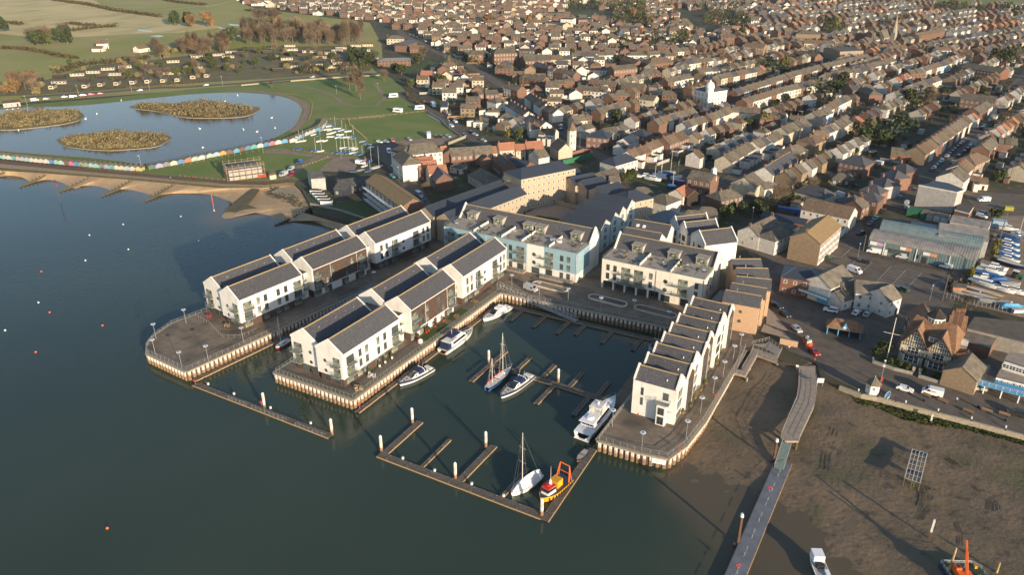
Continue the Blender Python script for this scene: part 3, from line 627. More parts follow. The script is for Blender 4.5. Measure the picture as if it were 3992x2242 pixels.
road('park_path',WL('j',[(960,70),(1150,90),(1300,120),(1450,180),(1560,255),(1700,275),(1850,265)])+WL('l',[(190,960),(240,930),(200,850),(130,780)]),2.6,.12,'gravel')
road('field_lane',WL('h',[(1280,105),(1600,85),(1929,50)])+WL('k',[(250,60),(400,30),(540,0)]),4,.12,'dry_field')
# promenade
P0=WL('i',[(-900,715),(-300,760),(0,786),(400,822),(800,858),(1200,893),(1600,930),(1929,955)])+WL('j',[(400,975),(800,985),(1060,960)])
b=MB();P0r=[Vector(p)for p in P0];loft(b,P0r,SHORE0[:11],.10,.10,60,0);tag(b.Bd('promenade','red_tarmac'),kind='structure')
# parking bays of the quayside car park (paint)
pk=MB()
def lines(k,a,b_,c,d,n,z=.12,t=.12):
 A,B,C,D=(W(k,*p)for p in(a,b_,c,d))
 for i in range(n+1):
  f=i/n;p=A+(B-A)*f;q_=C+(D-C)*f;dd=(q_-p).normalized();nn=Vector((-dd.y,dd.x,0))*t/2
  pk.add([p-nn+Vector((0,0,z)),p+nn+Vector((0,0,z)),q_+nn+Vector((0,0,z)),q_-nn+Vector((0,0,z))],[(0,1,2,3)])
 for p,q_ in((A,B),(C,D)):
  dd=(q_-p).normalized();nn=Vector((-dd.y,dd.x,0))*t/2;pk.add([p-nn+Vector((0,0,z+.004)),p+nn+Vector((0,0,z+.004)),q_+nn+Vector((0,0,z+.004)),q_-nn+Vector((0,0,z+.004))],[(0,1,2,3)])
lines('b',(680,575),(550,710),(822,608),(690,745),7);lines('b',(822,608),(690,745),(967,640),(830,780),7,.125)
lines('b',(340,525),(270,600),(500,545),(370,660),4);lines('b',(1090,735),(1050,800),(1240,680),(1200,840),5)
lines('b',(270,440),(175,525),(310,400),(180,520),3,.13)
tag(pk.Bd('bay_markings','paint_white'),kind='structure')
# THE MARINA
def V2(p):return Vector((p[0],p[1]))
for nm,pts in(('pier_paving',[(-66.2,103),(-77.,16),(-79.,6),(-77.1,-1.7),(-75,-5.8),(-72.8,-8.4),(-69.7,-10.2),(-51.6,-11.6),(-47.5,16),(-41,60.4),(-27.4,60.4),(-28.5,.4),(-.4,.4),(.8,78),(51.9,81.4),(65.3,81.9),(65.4,16),(76.4,16.4),(82.6,17.6),(84.6,24.1),(85.7,36.7),(85.6,79.3),(88,84),(84,92),(70,99),(30,160),(-30,160),(-60,118)]),):
 sheet(nm,pts,.03,'paving')
PAN=MB();PAN.add([(-.46,0,-5),(-.28,-.36,-5),(.28,-.36,-5),(.46,0,-5),(-.46,0,-.4),(-.28,-.36,-.4),(.28,-.36,-.4),(.46,0,-.4)],[(0,1,5,4),(1,2,6,5),(2,3,7,6)])
PAN=PAN.Bd('sheet_pile','pile_white',link=False)
def quay_wall(p,q_,lb,pitch=1.42,flip=False):
 """p to q with water on the right-hand side of the heading"""
 p,q_=V2(p),V2(q_);L=(q_-p).length;a=ang(p,q_);o=Th('quay_wall',lb,'quay wall',(p.x,p.y,0),a)
 MB().box(0,-.50,-.42,L,.35,.02).Bd('coping','coping_stone',o)
 MB().box(0,-.06,-6,L,.0,-.4).Bd('backing','pile_back',o)
 n=max(1,int(L/pitch))
 for i in range(n):put('sheet_pile',PAN,o,(L*(i+.5)/n,0,0))
 return o
for a,b_,lab in(((-77.4,15.9),(-79.4,5.8),'sheet pile wall on the rounded seaward end of the left pier'),((-79.4,5.8),(-77.5,-2),'short sheet pile wall under the second lamp of the left pier'),((-77.5,-2),(-75.3,-6.2),'curved corner sheet piles at the left tip of the left pier'),((-75.3,-6.2),(-69.9,-10.6),'sheet piles rounding the near left corner of the left pier'),((-69.9,-10.6),(-51.2,-12),'rusty sheet pile wall across the near end of the left pier'),((-51.2,-12),(-47.1,15.7),'sunlit rusty sheet pile wall along the right side of the left pier'),((-47.1,15.7),(-40.6,60),'shaded sheet pile wall of the narrow inlet between the two piers'),((-40.6,60),(-27.8,60),'short sheet pile wall closing the narrow inlet'),((-27.8,60),(-28.9,0),'sheet pile wall on the inlet side of the middle pier'),((-28.9,0),(0,0),'rusty sheet pile wall across the near end of the middle pier'),((0,0),(1.2,77.6),'long sunlit sheet pile wall with boats moored on the right of the middle pier'),((1.2,77.6),(64.9,81.6),'pale sheet pile wall in shade along the inner promenade of the basin'),((64.9,81.6),(65,15.6),'shaded sheet pile wall on the basin side of the right pier'),((65,15.6),(76.5,16),'sheet pile wall at the near end of the right pier'),((76.5,16),(82.9,17.2),'sheet piles carrying a white sign near the tip of the right pier'),((82.9,17.2),(85,23.9),'sheet piles rounding the tip of the right pier above the mud'),((85,23.9),(86.1,36.7),'short sheet pile wall above the mud next to the pier tip'),((86.1,36.7),(86,79),'long concrete-edged pile wall of the right pier facing the mud')):
 quay_wall(a,b_,lab)
MB().add([(0,-.42,-1.75),(3.1,-.42,-1.75),(3.1,-.42,-.45),(0,-.42,-.45),(0,-.36,-1.75),(3.1,-.36,-1.75),(3.1,-.36,-.45),(0,-.36,-.45)],[(0,1,2,3),(3,2,6,7),(1,5,6,2),(0,3,7,4)]).Bd('x','paint_white',link=False)
o=Th('harbour_sign','white rectangular sign fixed to the piles at the tip of the right pier','sign',(79.2,16.5,0),R(10.6))
MB().box(0,-.50,-1.9,3.3,-.42,-.5).Bd('board','frame_white',o);b=MB();b.bar((.9,-.52,-1.1),(2.3,-.52,-1.),.05);b.bar((1.3,-.52,-1.35),(2.,-.52,-.85),.04);b.Bd('emblem','frame_grey',o)
RL=[([(-66.3,100),(-76.9,16),(-79.,5.8),(-77.1,-2),(-75.,-5.9),(-72.7,-8.5),(-69.7,-10.2)],'metal railing round the seaward edge of the left pier'),([(-69.7,-10.2),(-51.6,-11.6)],'metal railing across the near end of the left pier'),([(-51.6,-11.6),(-47.5,15.9),(-41,60.2)],'metal railing along the right edge of the left pier'),([(-41,60.4),(-28.2,60.4)],'metal railing closing the head of the narrow inlet'),([(1.6,78.2),(30,80.3),(64.5,82)],'metal railing along the inner promenade above the basin'),([(65.4,34),(65.4,16),(76.4,16.4)],'metal railing at the near end of the right pier'),([(76.4,16.4),(82.6,17.6),(84.6,24.1),(85.7,36.7)],'metal railing round the tip of the right pier'),([(85.7,36.7),(85.7,78.5)],'metal railing along the walkway above the mud')]
for pts,lab in RL:Rl(pts,.02,lb=lab)
Rl([(-28.5,30),(-28.5,.4),(-.4,.4),(-.2,14),(.1,34),(.4,56),(.7,77.2)],.02,'balustrade','glass balustrade round the terraces of the middle pier',m='green_rail',panel=True,step=1.5)
Rl([(-76.5,13.2),(-68,11.4),(-57.5,7.2),(-52.6,9.8),(-51.2,15.5)],.03,'garden_fence','metal fence around the gardens at the near end of the left pier',m='metal_rail',panel=True,step=1.6)
# lamps
pb=MB();pb.cyl(0,0,0,4.9,.09,8,0,.06);LP=pb.Bd('post','galv',link=False)
hb=MB();n=14;vs=[]
for z,r in((4.92,.30),(5.02,.72),(5.10,.72),(5.12,.30)):
 vs+=[(r*cos(6.2832*i/n),r*sin(6.2832*i/n),z)for i in range(n)]
hb.add(vs,[(k*n+i,k*n+(i+1)%n,(k+1)*n+(i+1)%n,(k+1)*n+i)for k in range(3)for i in range(n)]+[tuple(range(n))[::-1],tuple(range(3*n,4*n))]);LH=hb.Bd('lamp_head','lamp_white',link=False)
LG=MB().cyl(0,0,5.12,5.16,.26,10).Bd('lens','glass',link=False)
def lamp(p,lb,h=1.):
 o=Th('lamp_post',lb,'lamp post',(p[0],p[1],.03),Un(0,6),'round-headed lamp posts of the marina');o.scale=(1,1,h)
 put('post',LP,o);hd=put('lamp_head',LH,o);put('lens',LG,hd)
for k,x,y,lab in(('6',545,150,'round-headed lamp post beside the garden fence on the left pier edge'),('6',262,290,'round-headed lamp post at the far left edge of the left pier'),('6',255,440,'round-headed lamp post at the left tip of the left pier'),('6',503,560,'round-headed lamp post at the near end of the left pier'),('6',753,500,'round-headed lamp post by the right-hand corner of the left pier'),('6',1083,325,'round-headed lamp post in front of the left pier flats'),('2',1112,752,'round-headed lamp post at the head of the narrow inlet'),('4',712,1020,'round-headed lamp post beside the parked silver van'),('4',970,1090,'round-headed lamp post in front of the parked silver van'),('4',1240,1150,'round-headed lamp post at the right end of the first planter'),('4',1545,1240,'round-headed lamp post before the middle blue planter'),('9',650,300,'round-headed lamp post left of the last blue planter'),('9',973,410,'round-headed lamp post right of the last blue planter'),('9',450,1360,'round-headed lamp post beside the large moored cruiser'),('e',3,270,'round-headed lamp post at the near end of the right pier'),('e',420,160,'round-headed lamp post nearest the tip on the walkway above the mud'),('9',1278,1240,'second round-headed lamp post from the tip along the mud walkway'),('9',1397,1048,'third round-headed lamp post from the tip along the mud walkway'),('9',1490,892,'fourth round-headed lamp post from the tip along the mud walkway'),('9',1584,740,'fifth round-headed lamp post from the tip along the mud walkway'),('9',1648,630,'round-headed lamp post at the top of the access ramp')):
 lamp(W(k,x,y,0),lab)
 # flats with twin gabled roofs
def twin_block(lb,x0,y0,rz,L,kind,front=False,wdt=20.,cat='apartment block'):
 o=Th('apartment_block',lb,cat,(x0,y0,.02),R(rz),'twin-gabled apartment blocks on the piers');E,G=10.8,14.
 we,ww=(-9.5,.0),(-wdt,-10.2);wall='white_render'
 for i,((xa,xb),ys,ye)in enumerate(((we,0,L),(ww,(1.2 if front else .4),L-.6))):
  xm=(xa+xb)/2;b=MB();g0=2.9
  # upper body over a recessed ground floor
  P=[(xa,E),(xm,G-.05),(xb,E),(xb,g0),(xa,g0)]
  b.add([(x,ys,z)for x,z in P]+[(x,ye,z)for x,z in P],[(4,3,2,1,0),(5,6,7,8,9),(0,1,6,5),(1,2,7,6),(2,3,8,7),(3,4,9,8),(4,0,5,9)])
  b.Bd('wall',wall,o)
  MB().box(xa+.4,ys+.7,0,xb-.7,ye-.5,g0+.01).Bd('ground_floor','timber_clad' if kind!='white' or i else'white_render',o)
  r=MB();sl=(G-E)/(xb-xm);t=.18
  for s in(-1,1):
   X1=xm+s*((xb-xa)/2+.18);Z1=E-sl*.18
   r.add([(X1,ys+.3,Z1+.02),(X1,ye-.3,Z1+.02),(xm,ye-.3,G+.02),(xm,ys+.3,G+.02),(X1,ys+.3,Z1+t),(X1,ye-.3,Z1+t),(xm,ye-.3,G+t),(xm,ys+.3,G+t)],[(4,5,6,7),(0,3,2,1),(0,1,5,4),(1,2,6,5),(0,4,7,3)])
  rf=r.Bd('roof','slate',o);MB().box(xm-.16,ys+.3,G+.1,xm+.16,ye-.3,G+.30).Bd('ridge_tile','ridge_tile',rf)
  for ya,nm in((ys-.06,'gable_coping'),(ye-.34,'gable_coping')):
   c=MB()
   for s in(-1,1):
    X1=xm+s*((xb-xa)/2+.22);Z1=E-sl*.2
    c.add([(X1,ya,Z1-.25),(X1,ya+.4,Z1-.25),(xm,ya+.4,G-.1),(xm,ya,G-.1),(X1,ya,Z1+.42),(X1,ya+.4,Z1+.42),(xm,ya+.4,G+.48),(xm,ya,G+.48)],list(BX5))
   c.Bd(nm,'white_render',o)
  v=MB()
  for yy in(ys+4.5,ys+5.,(ys+ye)/2,ye-4):v.cyl(xm+(1.8 if i else-1.6),yy,E+1.2,E+2.7,.11,6)
  v.Bd('vent','metal_rail',rf)
 if kind=='clad':
  MB().box(-.02,.35,3.3,.10,L-.35,E-.35).Bd('cladding','timber_clad',o)
  MB().box(-.72,.7,.05,-.68,L-.6,2.9).Bd('ground_floor_wall','white_render',o)
 MB().box(-.05,.3,E-.30,.20,L-.3,E-.05).Bd('gutter','white_render',o)
 if kind=='round':
  win(o,.0,L*.49,7.2,1.25,1.25,90,'round','round');win(o,.0,L*.49,4.4,1.25,1.25,90,'round','round')
  MB().box(-4.2,L*.55,12.2,-2.6,L*.55+1.,12.35).Bd('rooflight','frame_white',o)
 F={'plain':(('D',.125),('W',.29),('W',.40),('W',.60),('W',.72),('D',.91)),'clad':(('D',.09),('W',.25),('W',.35),('W',.60),('W',.70),('D',.88)),'round':(('W',.11),('W',.20),('D',.34),('D',.72),('W',.86),('W',.94))}[kind]
 X=.10 if kind=='clad' else .0
 for t,f in F:
  y=f*L
  for z in(3.7,6.9):
   if t=='W':win(o,X,y,z,1.3,2.35,90,'grey2','glass' if rnd.random()<.6 else'curtain_glass')
   else:
    win(o,X,y,z-.1,3.1,2.45,90,'grey4','curtain_glass' if rnd.random()<.5 else'glass');Bal(o,X,y,z-.15,3.5,1.35,90)
  if t=='D' or rnd.random()<.8:win(o,-.66,y,.25,3. if t=='D' else 2.,2.3,90,'grey4','curtain_glass')
 for y in(.0,L*.30,L*.78):MB().bar((.12,y+.35,2.9),(.12,y+.35,E-.1),.06).Bd('downpipe','frame_white',o)
 for y in(L*.3,L*.55,L*.8):
  MB().box(-.9,y-.8,0,-.64,y+.8,2.8).Bd('timber_panel','timber_clad',o)
 return o
def gable_front(o,mirror,deep):
 """near-facing gables: portholes, stacked balconies"""
 s=-1
 ex=(-2.2,-7.)if not mirror else(-2.,-6.8)
 for z in(3.6,6.8):
  win(o,ex[0],0,z-.1,2.4,2.4,0,'grey4','curtain_glass');Bal(o,ex[0],0,z-.15,2.8,1.3,0)
  win(o,ex[1]+.6,0,z+.5,1.1,1.1,0,'round','round')
 x=-17.6
 for z in(3.6,6.8)if deep else(6.8,3.6):win(o,x,1.2,z-.1,3.,2.4,0,'grey4','curtain_glass');Bal(o,x,1.2,z-.15,3.6,1.7 if deep else 1.2,0)
 for z in(.9,4.1,7.3)if deep else(4.1,7.3):win(o,-13.,1.2,z,1.1,1.1,0,'round','round')
 for xx in(-16,-12.5,-6.5,-3):win(o,xx,1.85 if xx<-10 else .68,.2,2.4,2.4,0,'grey4','glass')
A1=twin_block('white twin-gabled flats nearest the tip of the middle pier',-5.2,3.,-1.2,25.2,'plain',True);gable_front(A1,False,True)
A2=twin_block('brown-clad twin-gabled flats halfway along the middle pier',-4.7,33.6,-1.2,24.4,'clad')
A3=twin_block('white twin-gabled flats with porthole windows at the landward end of the middle pier',-4.2,62.,-1.2,28.6,'round')
B1=twin_block('white twin-gabled flats nearest the tip of the left pier',-55.2,13.2,-8.,24.8,'plain',True);gable_front(B1,True,False)
B2=twin_block('brown-clad twin-gabled flats halfway along the left pier',-51.5,42.2,-7.6,25.4,'clad')
B3=twin_block('white twin-gabled flats with portholes at the landward end of the left pier',-47.6,71.,-8.2,29.8,'round')
def link(lb,blk,x0,y0,rz,L):
 o=Th('link_building',lb,'building',(x0,y0,.02),R(rz),'flat-roofed links between the pier flats')
 MB().box(-17,0,0,-3,L,9.2).Bd('wall','white_render',o);MB().box(-17.1,-.02,9.2,-2.9,L+.02,9.4).Bd('roof','felt_roof',o)
 win(o,-3,L/2,6.9,1.6,2.2,90,'grey2','curtain_glass');win(o,-3,L/2,3.7,1.6,2.2,90,'grey2','glass');Bal(o,-3,L/2,6.7,2.6,1.4,90);Bal(o,-3,L/2,3.5,2.6,1.4,90)
link('recessed white link after the first flats of the middle pier',0,-4.7,28.3,-1.2,5.2);link('recessed white link after the brown-clad flats of the middle pier',0,-4.3,58.1,-1.2,3.8)
link('recessed white link after the first flats of the left pier',0,-51.9,37.9,-8,4.2);link('recessed white link after the brown-clad flats of the left pier',0,-48.2,67.6,-8,3.4)
# terraces in front of the middle pier flats
sheet('terrace_decking',[(-28.3,.6),(-.6,.6),(-.5,30),(-4.9,30),(-5.3,3),(-25.5,3),(-26.5,30),(-28.2,30)],.06,'deck_boards')
sheet('terrace_lawn',[(-4.2,36.5),(-.8,36.5),(-.6,49),(-4.,49)],.09,'lawn');sheet('terrace_lawn',[(-3.6,51.5),(-.6,51.5),(-.5,60.5),(-3.6,60.5)],.09,'lawn');sheet('terrace_decking',[(-3.6,62),(-.4,62),(-.2,76),(-3.4,76)],.06,'deck_boards')
# eight gabled town houses on the right pier
for i in range(8):
 y0=30.9+i*6.55;brown=i in(1,3,4,7);xe=79.6+(.7 if i%2 else 0);E,G=10.2,12.9;x0=68.
 o=Th('townhouse',('%s townhouse, %s'%('brown-clad' if brown else'white',['nearest the pier tip, with a two storey bay and small balcony','second from the pier tip','third from the pier tip','fourth from the pier tip','fifth from the pier tip','sixth from the pier tip','seventh from the pier tip','last of the row beside the orange brick block'][i])),'townhouse',(0,0,0),0,'sawtooth row of townhouses on the right pier')
 P=[(y0,E),(y0+3.27,G),(y0+6.54,E),(y0+6.54,.02),(y0,.02)]
 MB().add([(x0,y,z)for y,z in P]+[(xe,y,z)for y,z in P],[(0,1,2,3,4),(9,8,7,6,5),(0,5,6,1),(1,6,7,2),(2,7,8,3),(0,4,9,5)]).Bd('wall','white_render',o)
 r=MB();t=.14
 for s in(-1,1):
  ya=y0+3.27+s*3.27;r.add([(x0+.3,ya,E+.03),(xe-.3,ya,E+.03),(xe-.3,y0+3.27,G+.03),(x0+.3,y0+3.27,G+.03),(x0+.3,ya,E+t),(xe-.3,ya,E+t),(xe-.3,y0+3.27,G+t),(x0+.3,y0+3.27,G+t)],[(4,5,6,7),(0,1,5,4),(0,3,2,1)])
 rf=r.Bd('roof','slate',o);MB().box(x0+.3,y0+3.1,G+.12,xe-.3,y0+3.42,G+.32).Bd('ridge_tile','ridge_tile',rf)
 MB().cyl(xe-3.2,y0+1.5,E+1,E+1.75,.16,6).Bd('vent','frame_white',rf)
 for xa in(x0-.05,xe-.40):
  c=MB()
  for s in(-1,1):
   ya=y0+3.27+s*3.2;c.add([(xa,ya,E-.2),(xa+.45,ya,E-.2),(xa+.45,y0+3.27,G-.1),(xa,y0+3.27,G-.1),(xa,ya,E+.62),(xa+.45,ya,E+.62),(xa+.45,y0+3.27,G+.75),(xa,y0+3.27,G+.75)],[(4,5,6,7),(0,1,5,4),(0,4,7,3),(1,2,6,5),(0,3,2,1)])
  c.Bd('gable_coping','white_render',o)
 if brown:MB().add([(xe+.06,y0+.5,.1),(xe+.06,y0+6.,.1),(xe+.06,y0+6.,E-.3),(xe+.06,y0+3.27,G-.9),(xe+.06,y0+.5,E-.3)],[(0,1,2,3,4)]).Bd('cladding','timber_clad',o)
 for z,wd in((.2,3.6),(3.6,3.4),(6.8,3.)):win(o,xe+.08,y0+3.2,z,wd,2.3,90,'grey4','glass' if i%2 else'curtain_glass')
 MB().bar((xe+.1,y0+.12,0),(xe+.1,y0+.12,E-.2),.06).Bd('downpipe','frame_white',o)
 for z in(3.6,6.9):win(o,x0,y0+3.2,z,2.2,2.1,-90,'grey2','glass')
 if i==0:
  win(o,70.6,y0,6.3,.75,2.3,0,'grey1','glass');win(o,70.6,y0,3.3,.75,2.3,0,'grey1','glass')
  win(o,76.9,y0,6.6,1.5,2.2,0,'grey2','glass');Bal(o,76.3,y0,6.,3.8,1.6,0);MB().box(75.3,y0-1.9,.03,77.7,y0+.05,5.8).Bd('bay','white_render',o)
  win(o,76.5,y0-1.9,.3,1.7,2.3,0,'grey2','glass');win(o,76.5,y0-1.9,3.2,1.7,2.1,0,'grey2','glass')
  # blue and cream quayside blocks with roof terraces
def quay_block(lb,x0,x1,y0,wallm,top,dorm,cols,rooflights,arcade=False,ends=True):
 o=Th('apartment_block',lb,'apartment block',((x0+x1)/2,y0,.03),0);h=(x1-x0)/2;D=19.5;T=top
 if arcade:
  MB().box(-h,0,3.1,h,11.5,T).Bd('wall',wallm,o);MB().box(-h+.3,2.2,0,h-15,11.4,3.1).Bd('shop_front','frame_grey',o);MB().box(h-15,.02,0,h-.02,11.4,3.1).Bd('ground_floor',wallm,o)
  for i in range(6):MB().box(-h+.1+i*(2*h-15.3)/5,.05,0,-h+.65+i*(2*h-15.3)/5,.6,3.1).Bd('column',wallm,o)
  for i in range(5):win(o,-h+.3+(i+.5)*(2*h-15.3)/5,2.2,.1,3.6,2.8,0,'grey4','glass')
 else:
  MB().box(-h,0,3.2,8.1,10.5,T,0).box(14.8,0,3.2,h,10.5,T,0).Bd('wall',wallm,o);MB().box(8.1,-.05,0,14.8,10.5,T-.02).Bd('stair_bay','white_render',o);MB().box(-h+.05,.1,0,h-.05,10.4,3.2).Bd('ground_floor','white_render',o)
  # rear wing with pitched slate roof
 y1,yr,yb=11.2,15.6,D;Z1,Z2=T-.3,T+4.1
 MB().add([(-h,10.45,0),(-h,yb,0),(-h,yb,T-.6),(-h,yr,Z2-.1),(-h,y1,Z1),(-h,10.45,T),(h,10.45,0),(h,yb,0),(h,yb,T-.6),(h,yr,Z2-.1),(h,y1,Z1),(h,10.45,T)],[(0,1,2,3,4,5),(11,10,9,8,7,6),(1,7,8,2),(0,5,11,6)]).Bd('rear_wall','white_render',o)
 r=MB();r.add([(-h+.2,y1-.1,Z1+.06),(h-.2,y1-.1,Z1+.06),(h-.2,yr,Z2+.06),(-h+.2,yr,Z2+.06),(-h+.2,yb+.2,T-.55),(h-.2,yb+.2,T-.55)],[(0,1,2,3),(3,2,5,4)])
 rf=r.Bd('roof','slate',o);MB().box(-h+.2,yr-.15,Z2,h-.2,yr+.15,Z2+.2).Bd('ridge_tile','ridge_tile',rf)
 for s in(-1,1):
  x=s*(h-.2);MB().add([(x-.25,y1-.6,Z1-.6),(x+.25,y1-.6,Z1-.6),(x+.25,yr,Z2+.1),(x-.25,yr,Z2+.1),(x-.25,y1-.6,Z1+.5),(x+.25,y1-.6,Z1+.5),(x+.25,yr,Z2+1.),(x-.25,yr,Z2+1.),(x+.25,yb,T),(x-.25,yb,T)],[(4,5,6,7),(0,1,5,4),(1,2,6,5),(0,4,7,3),(7,6,8,9),(2,8,6),(3,7,9)]).Bd('parapet','white_render',o)
 MB().box(-h+.3,.3,T-.1,h-.3,y1,T+.03).Bd('terrace','blotchy_roof',o)
 b=MB();
 for a,c in(((-h+.15,.15),(h-.15,.15)),((-h+.15,.15),(-h+.15,10)),((h-.15,.15),(h-.15,10))):
  k=int(dist(a,c)/1.5);b.bar((*a,T+1.1),(*c,T+1.1),.04)
  for i in range(k+1):b.bar((a[0]+(c[0]-a[0])*i/k,a[1]+(c[1]-a[1])*i/k,T),(a[0]+(c[0]-a[0])*i/k,a[1]+(c[1]-a[1])*i/k,T+1.1),.03)
  b.add([(*a,T+.15),(*c,T+.15),(*c,T+1.),(*a,T+1.)],[(0,1,2,3)],1)
 b.Bd('terrace_rail',['metal_rail','clear_glass'],o)
 for x in cols:
  MB().box(x-.12,.4,T,x+.12,y1,T+.95).Bd('terrace_divider','white_render',o)
 for x in dorm:
  d=put('dormer',None,o,(x,y1-.2,T));
  MB().box(-2.,0,0,2.,3.9,2.7).Bd('dormer_wall','house_grey',d);MB().box(-2.2,-.45,2.7,2.2,4.2,2.9).Bd('dormer_roof','blotchy_roof',d)
  w_=win(d,0,0,.1,3.4,2.4,0,'grey4');MB().box(-1.6,-.05,.2,1.6,-.03,2.4).Bd('dormer_glass','curtain_glass',d)
 for x in rooflights:
  z=(Z1+Z2)/2;a=atan2(Z2-Z1,yr-y1);r=MB();r.box(-.55,-.8,0,.55,.8,.12,0);r.box(-.4,-.65,.12,.4,.65,.14,1);q=r.Bd('rooflight',['frame_white','glass'],o,(x,(y1+yr)/2+.2,z+.1));q.rotation_euler=(a,0,0)
 return o,h,T
BL,h,T=quay_block('long pale blue and white quayside block with roof terraces',-35.,21.2,97.6,'blue_render',11.2,[-22.4,-10.5,2.4,7.5,22.2],[-15,-3,5.6,16.7],[-4.6,-2.8,12.,14.,17.6,-26.5])
for x,t in((-25,'D'),(-21,'W'),(-17.4,'W'),(-13.7,'W'),(-11.3,'W'),(-7.4,'W'),(-4.4,'W'),(-1.4,'W'),(1.1,'W'),(5.2,'D'),(17,'D'),(22,'W'),(24.7,'W')):
 for z in(3.8,7.1):
  if t=='W':win(BL,x,0,z,1.35,2.2,0,'grey2','glass' if rnd.random()<.5 else'curtain_glass')
  else:win(BL,x,0,z-.1,3.2,2.35,0,'grey4','curtain_glass');Bal(BL,x-(1. if x==17 else 0),0,z-.2,5. if x==17 else 4.,1.4,0)
 win(BL,x,.08,.2,2.6 if t=='D' else 1.4,2.5,0,'grey4' if t=='D' else'grey2','glass')
for z in(4.4,7.5):win(BL,10.9,-.05,z,1.5,1.5,0,'round','round')
win(BL,11.6,-.05,.1,3.2,2.5,0,'grey4','glass')
for x in(-h+.1,7.9,h-.3,-9.4):MB().bar((x,-.12,.1),(x,-.12,T-.2),.07).Bd('downpipe','frame_white',BL)
for xa,xb in((-27.8,7.9),(14.4,27)):
 b=MB();b.box(xa,-2.6,0,xb,0,.55,0);b.Bd('front_terrace','slab_paving',BL);Rl([(xa,-2.5,.55),(xb,-2.5,.55),(xb,-.1,.55)],None,parent=BL,panel=True,m='metal_rail',step=1.6)
CR,h,T=quay_block('cream quayside block with shop fronts and roof terraces',30.2,66.6,98.3,'cream_render',11.,[-9.5,3.6,13.6],[-4.6,6.4],[-16.,-14.4,.2,9.2,17.,15.6],True)
for x,t in((-15.8,'W'),(-13.2,'W'),(-9.2,'D'),(-4.6,'D'),(-.2,'W'),(11.,'D'),(15.6,'W')):
 for z in(3.9,7.1):
  if t=='W':win(CR,x,0,z,1.25,2.3,0,'grey2','glass' if rnd.random()<.5 else'curtain_glass')
  else:win(CR,x,0,z-.1,3.2,2.4,0,'grey4','curtain_glass');Bal(CR,x-(.9 if x==11. else 0),0,z-.2,5.2,1.5,0)
for z in(4.4,7.5):win(CR,5.,0,z,1.5,1.5,0,'round','round')
win(CR,5.4,0,.1,3.2,2.4,0,'grey4','glass');win(CR,12,0,.1,2.6,2.4,0,'grey4','glass')
for x in(1.6,h-.3,-h+.1):MB().bar((x,-.12,.1),(x,-.12,T-.2),.07).Bd('downpipe','frame_grey',CR)
for yy,zz in((4,4),(4,7.2),(8,4)):win(CR,h,yy,zz,1.1,2.,90,'grey2','glass')
# round ended planters on the promenade
for k,a,c,lab in(('4',(950,985),(1195,1045),'raised oval planter with sand behind the silver van'),('4',(1475,1110),(1750,1180),'raised oval planter with blue bed in front of the cream block'),('9',(705,248),(1010,325),'raised oval planter with blue bed near the townhouses')):
 p,q_=W(k,*a),W(k,*c);L=(q_-p).length;o=Th('planter',lab,'planter',(*((p+q_)/2)[:2],.03),ang(p,q_));n=12
 def oval(r,hl):return[(hl+r*cos(-1.5708+3.1416*i/n),r*sin(-1.5708+3.1416*i/n))for i in range(n+1)]+[(-hl+r*cos(1.5708+3.1416*i/n),r*sin(1.5708+3.1416*i/n))for i in range(n+1)]
 A,B_=oval(2.,L/2-.3),oval(1.6,L/2-.3);b=MB();m_=len(A)
 b.add([(x,y,z)for z,S in((0,A),(.6,A),(.6,B_),(.3,B_))for x,y in S],[(r*m_+i,r*m_+(i+1)%m_,(r+1)*m_+(i+1)%m_,(r+1)*m_+i)for r in range(3)for i in range(m_)]);b.Bd('kerb','house_cream',o)
 MB().poly(B_,0,.42).Bd('bed','gravel' if k=='4' and a[0]<1000 else'slate_new',o)
 # gangways
def gangway(p,q_,w,h,lb,z0,z1,m='galv',deckm='metal_rail',n=16):
 p,q_=V2(p),V2(q_);L=(q_-p).length;o=Th('gangway',lb,'gangway',(p.x,p.y,0),ang(p,q_));zz=lambda x:z0+(z1-z0)*x/L
 MB().add([(0,-w/2,z0),(L,-w/2,z1),(L,w/2,z1),(0,w/2,z0),(0,-w/2,z0-.12),(L,-w/2,z1-.12),(L,w/2,z1-.12),(0,w/2,z0-.12)],[(0,1,2,3),(0,4,5,1),(2,6,7,3),(4,7,6,5)]).Bd('deck',deckm,o)
 for s in(-1,1):
  y=s*w/2;b=MB();b.bar((0,y,z0),(L,y,z1),.09);b.bar((0,y,z0+h),(L,y,z1+h),.09);b.bar((0,y,z0+h*.5),(L,y,z1+h*.5),.05)
  for i in range(n+1):
   x=L*i/n;b.bar((x,y,zz(x)),(x,y,zz(x)+h),.055)
   if i<n:x2=L*(i+1)/n;b.bar((x,y,zz(x)+(h if i%2 else 0)),(x2,y,zz(x2)+(0 if i%2 else h)),.05)
  b.Bd('truss',m,o)
 b=MB()
 for i in range(n+1):
  x=L*i/n
  for j in range(5):
   t0,t1=j/5,(j+1)/5;f=lambda t:(x,-w/2+w*t,zz(x)+h+.45*sin(3.1416*t));b.bar(f(t0),f(t1),.05)
 b.Bd('hoop',m,o);return o
gangway((-.9,80.2),(31.5,75.6),1.7,1.9,'long pale metal gangway with hoops sloping down into the basin',.1,-2.55,n=22)
gangway((-38.8,58.8),(-41.8,24.),1.6,1.8,'shaded metal gangway with hoops in the narrow inlet',.1,-2.55,n=20)
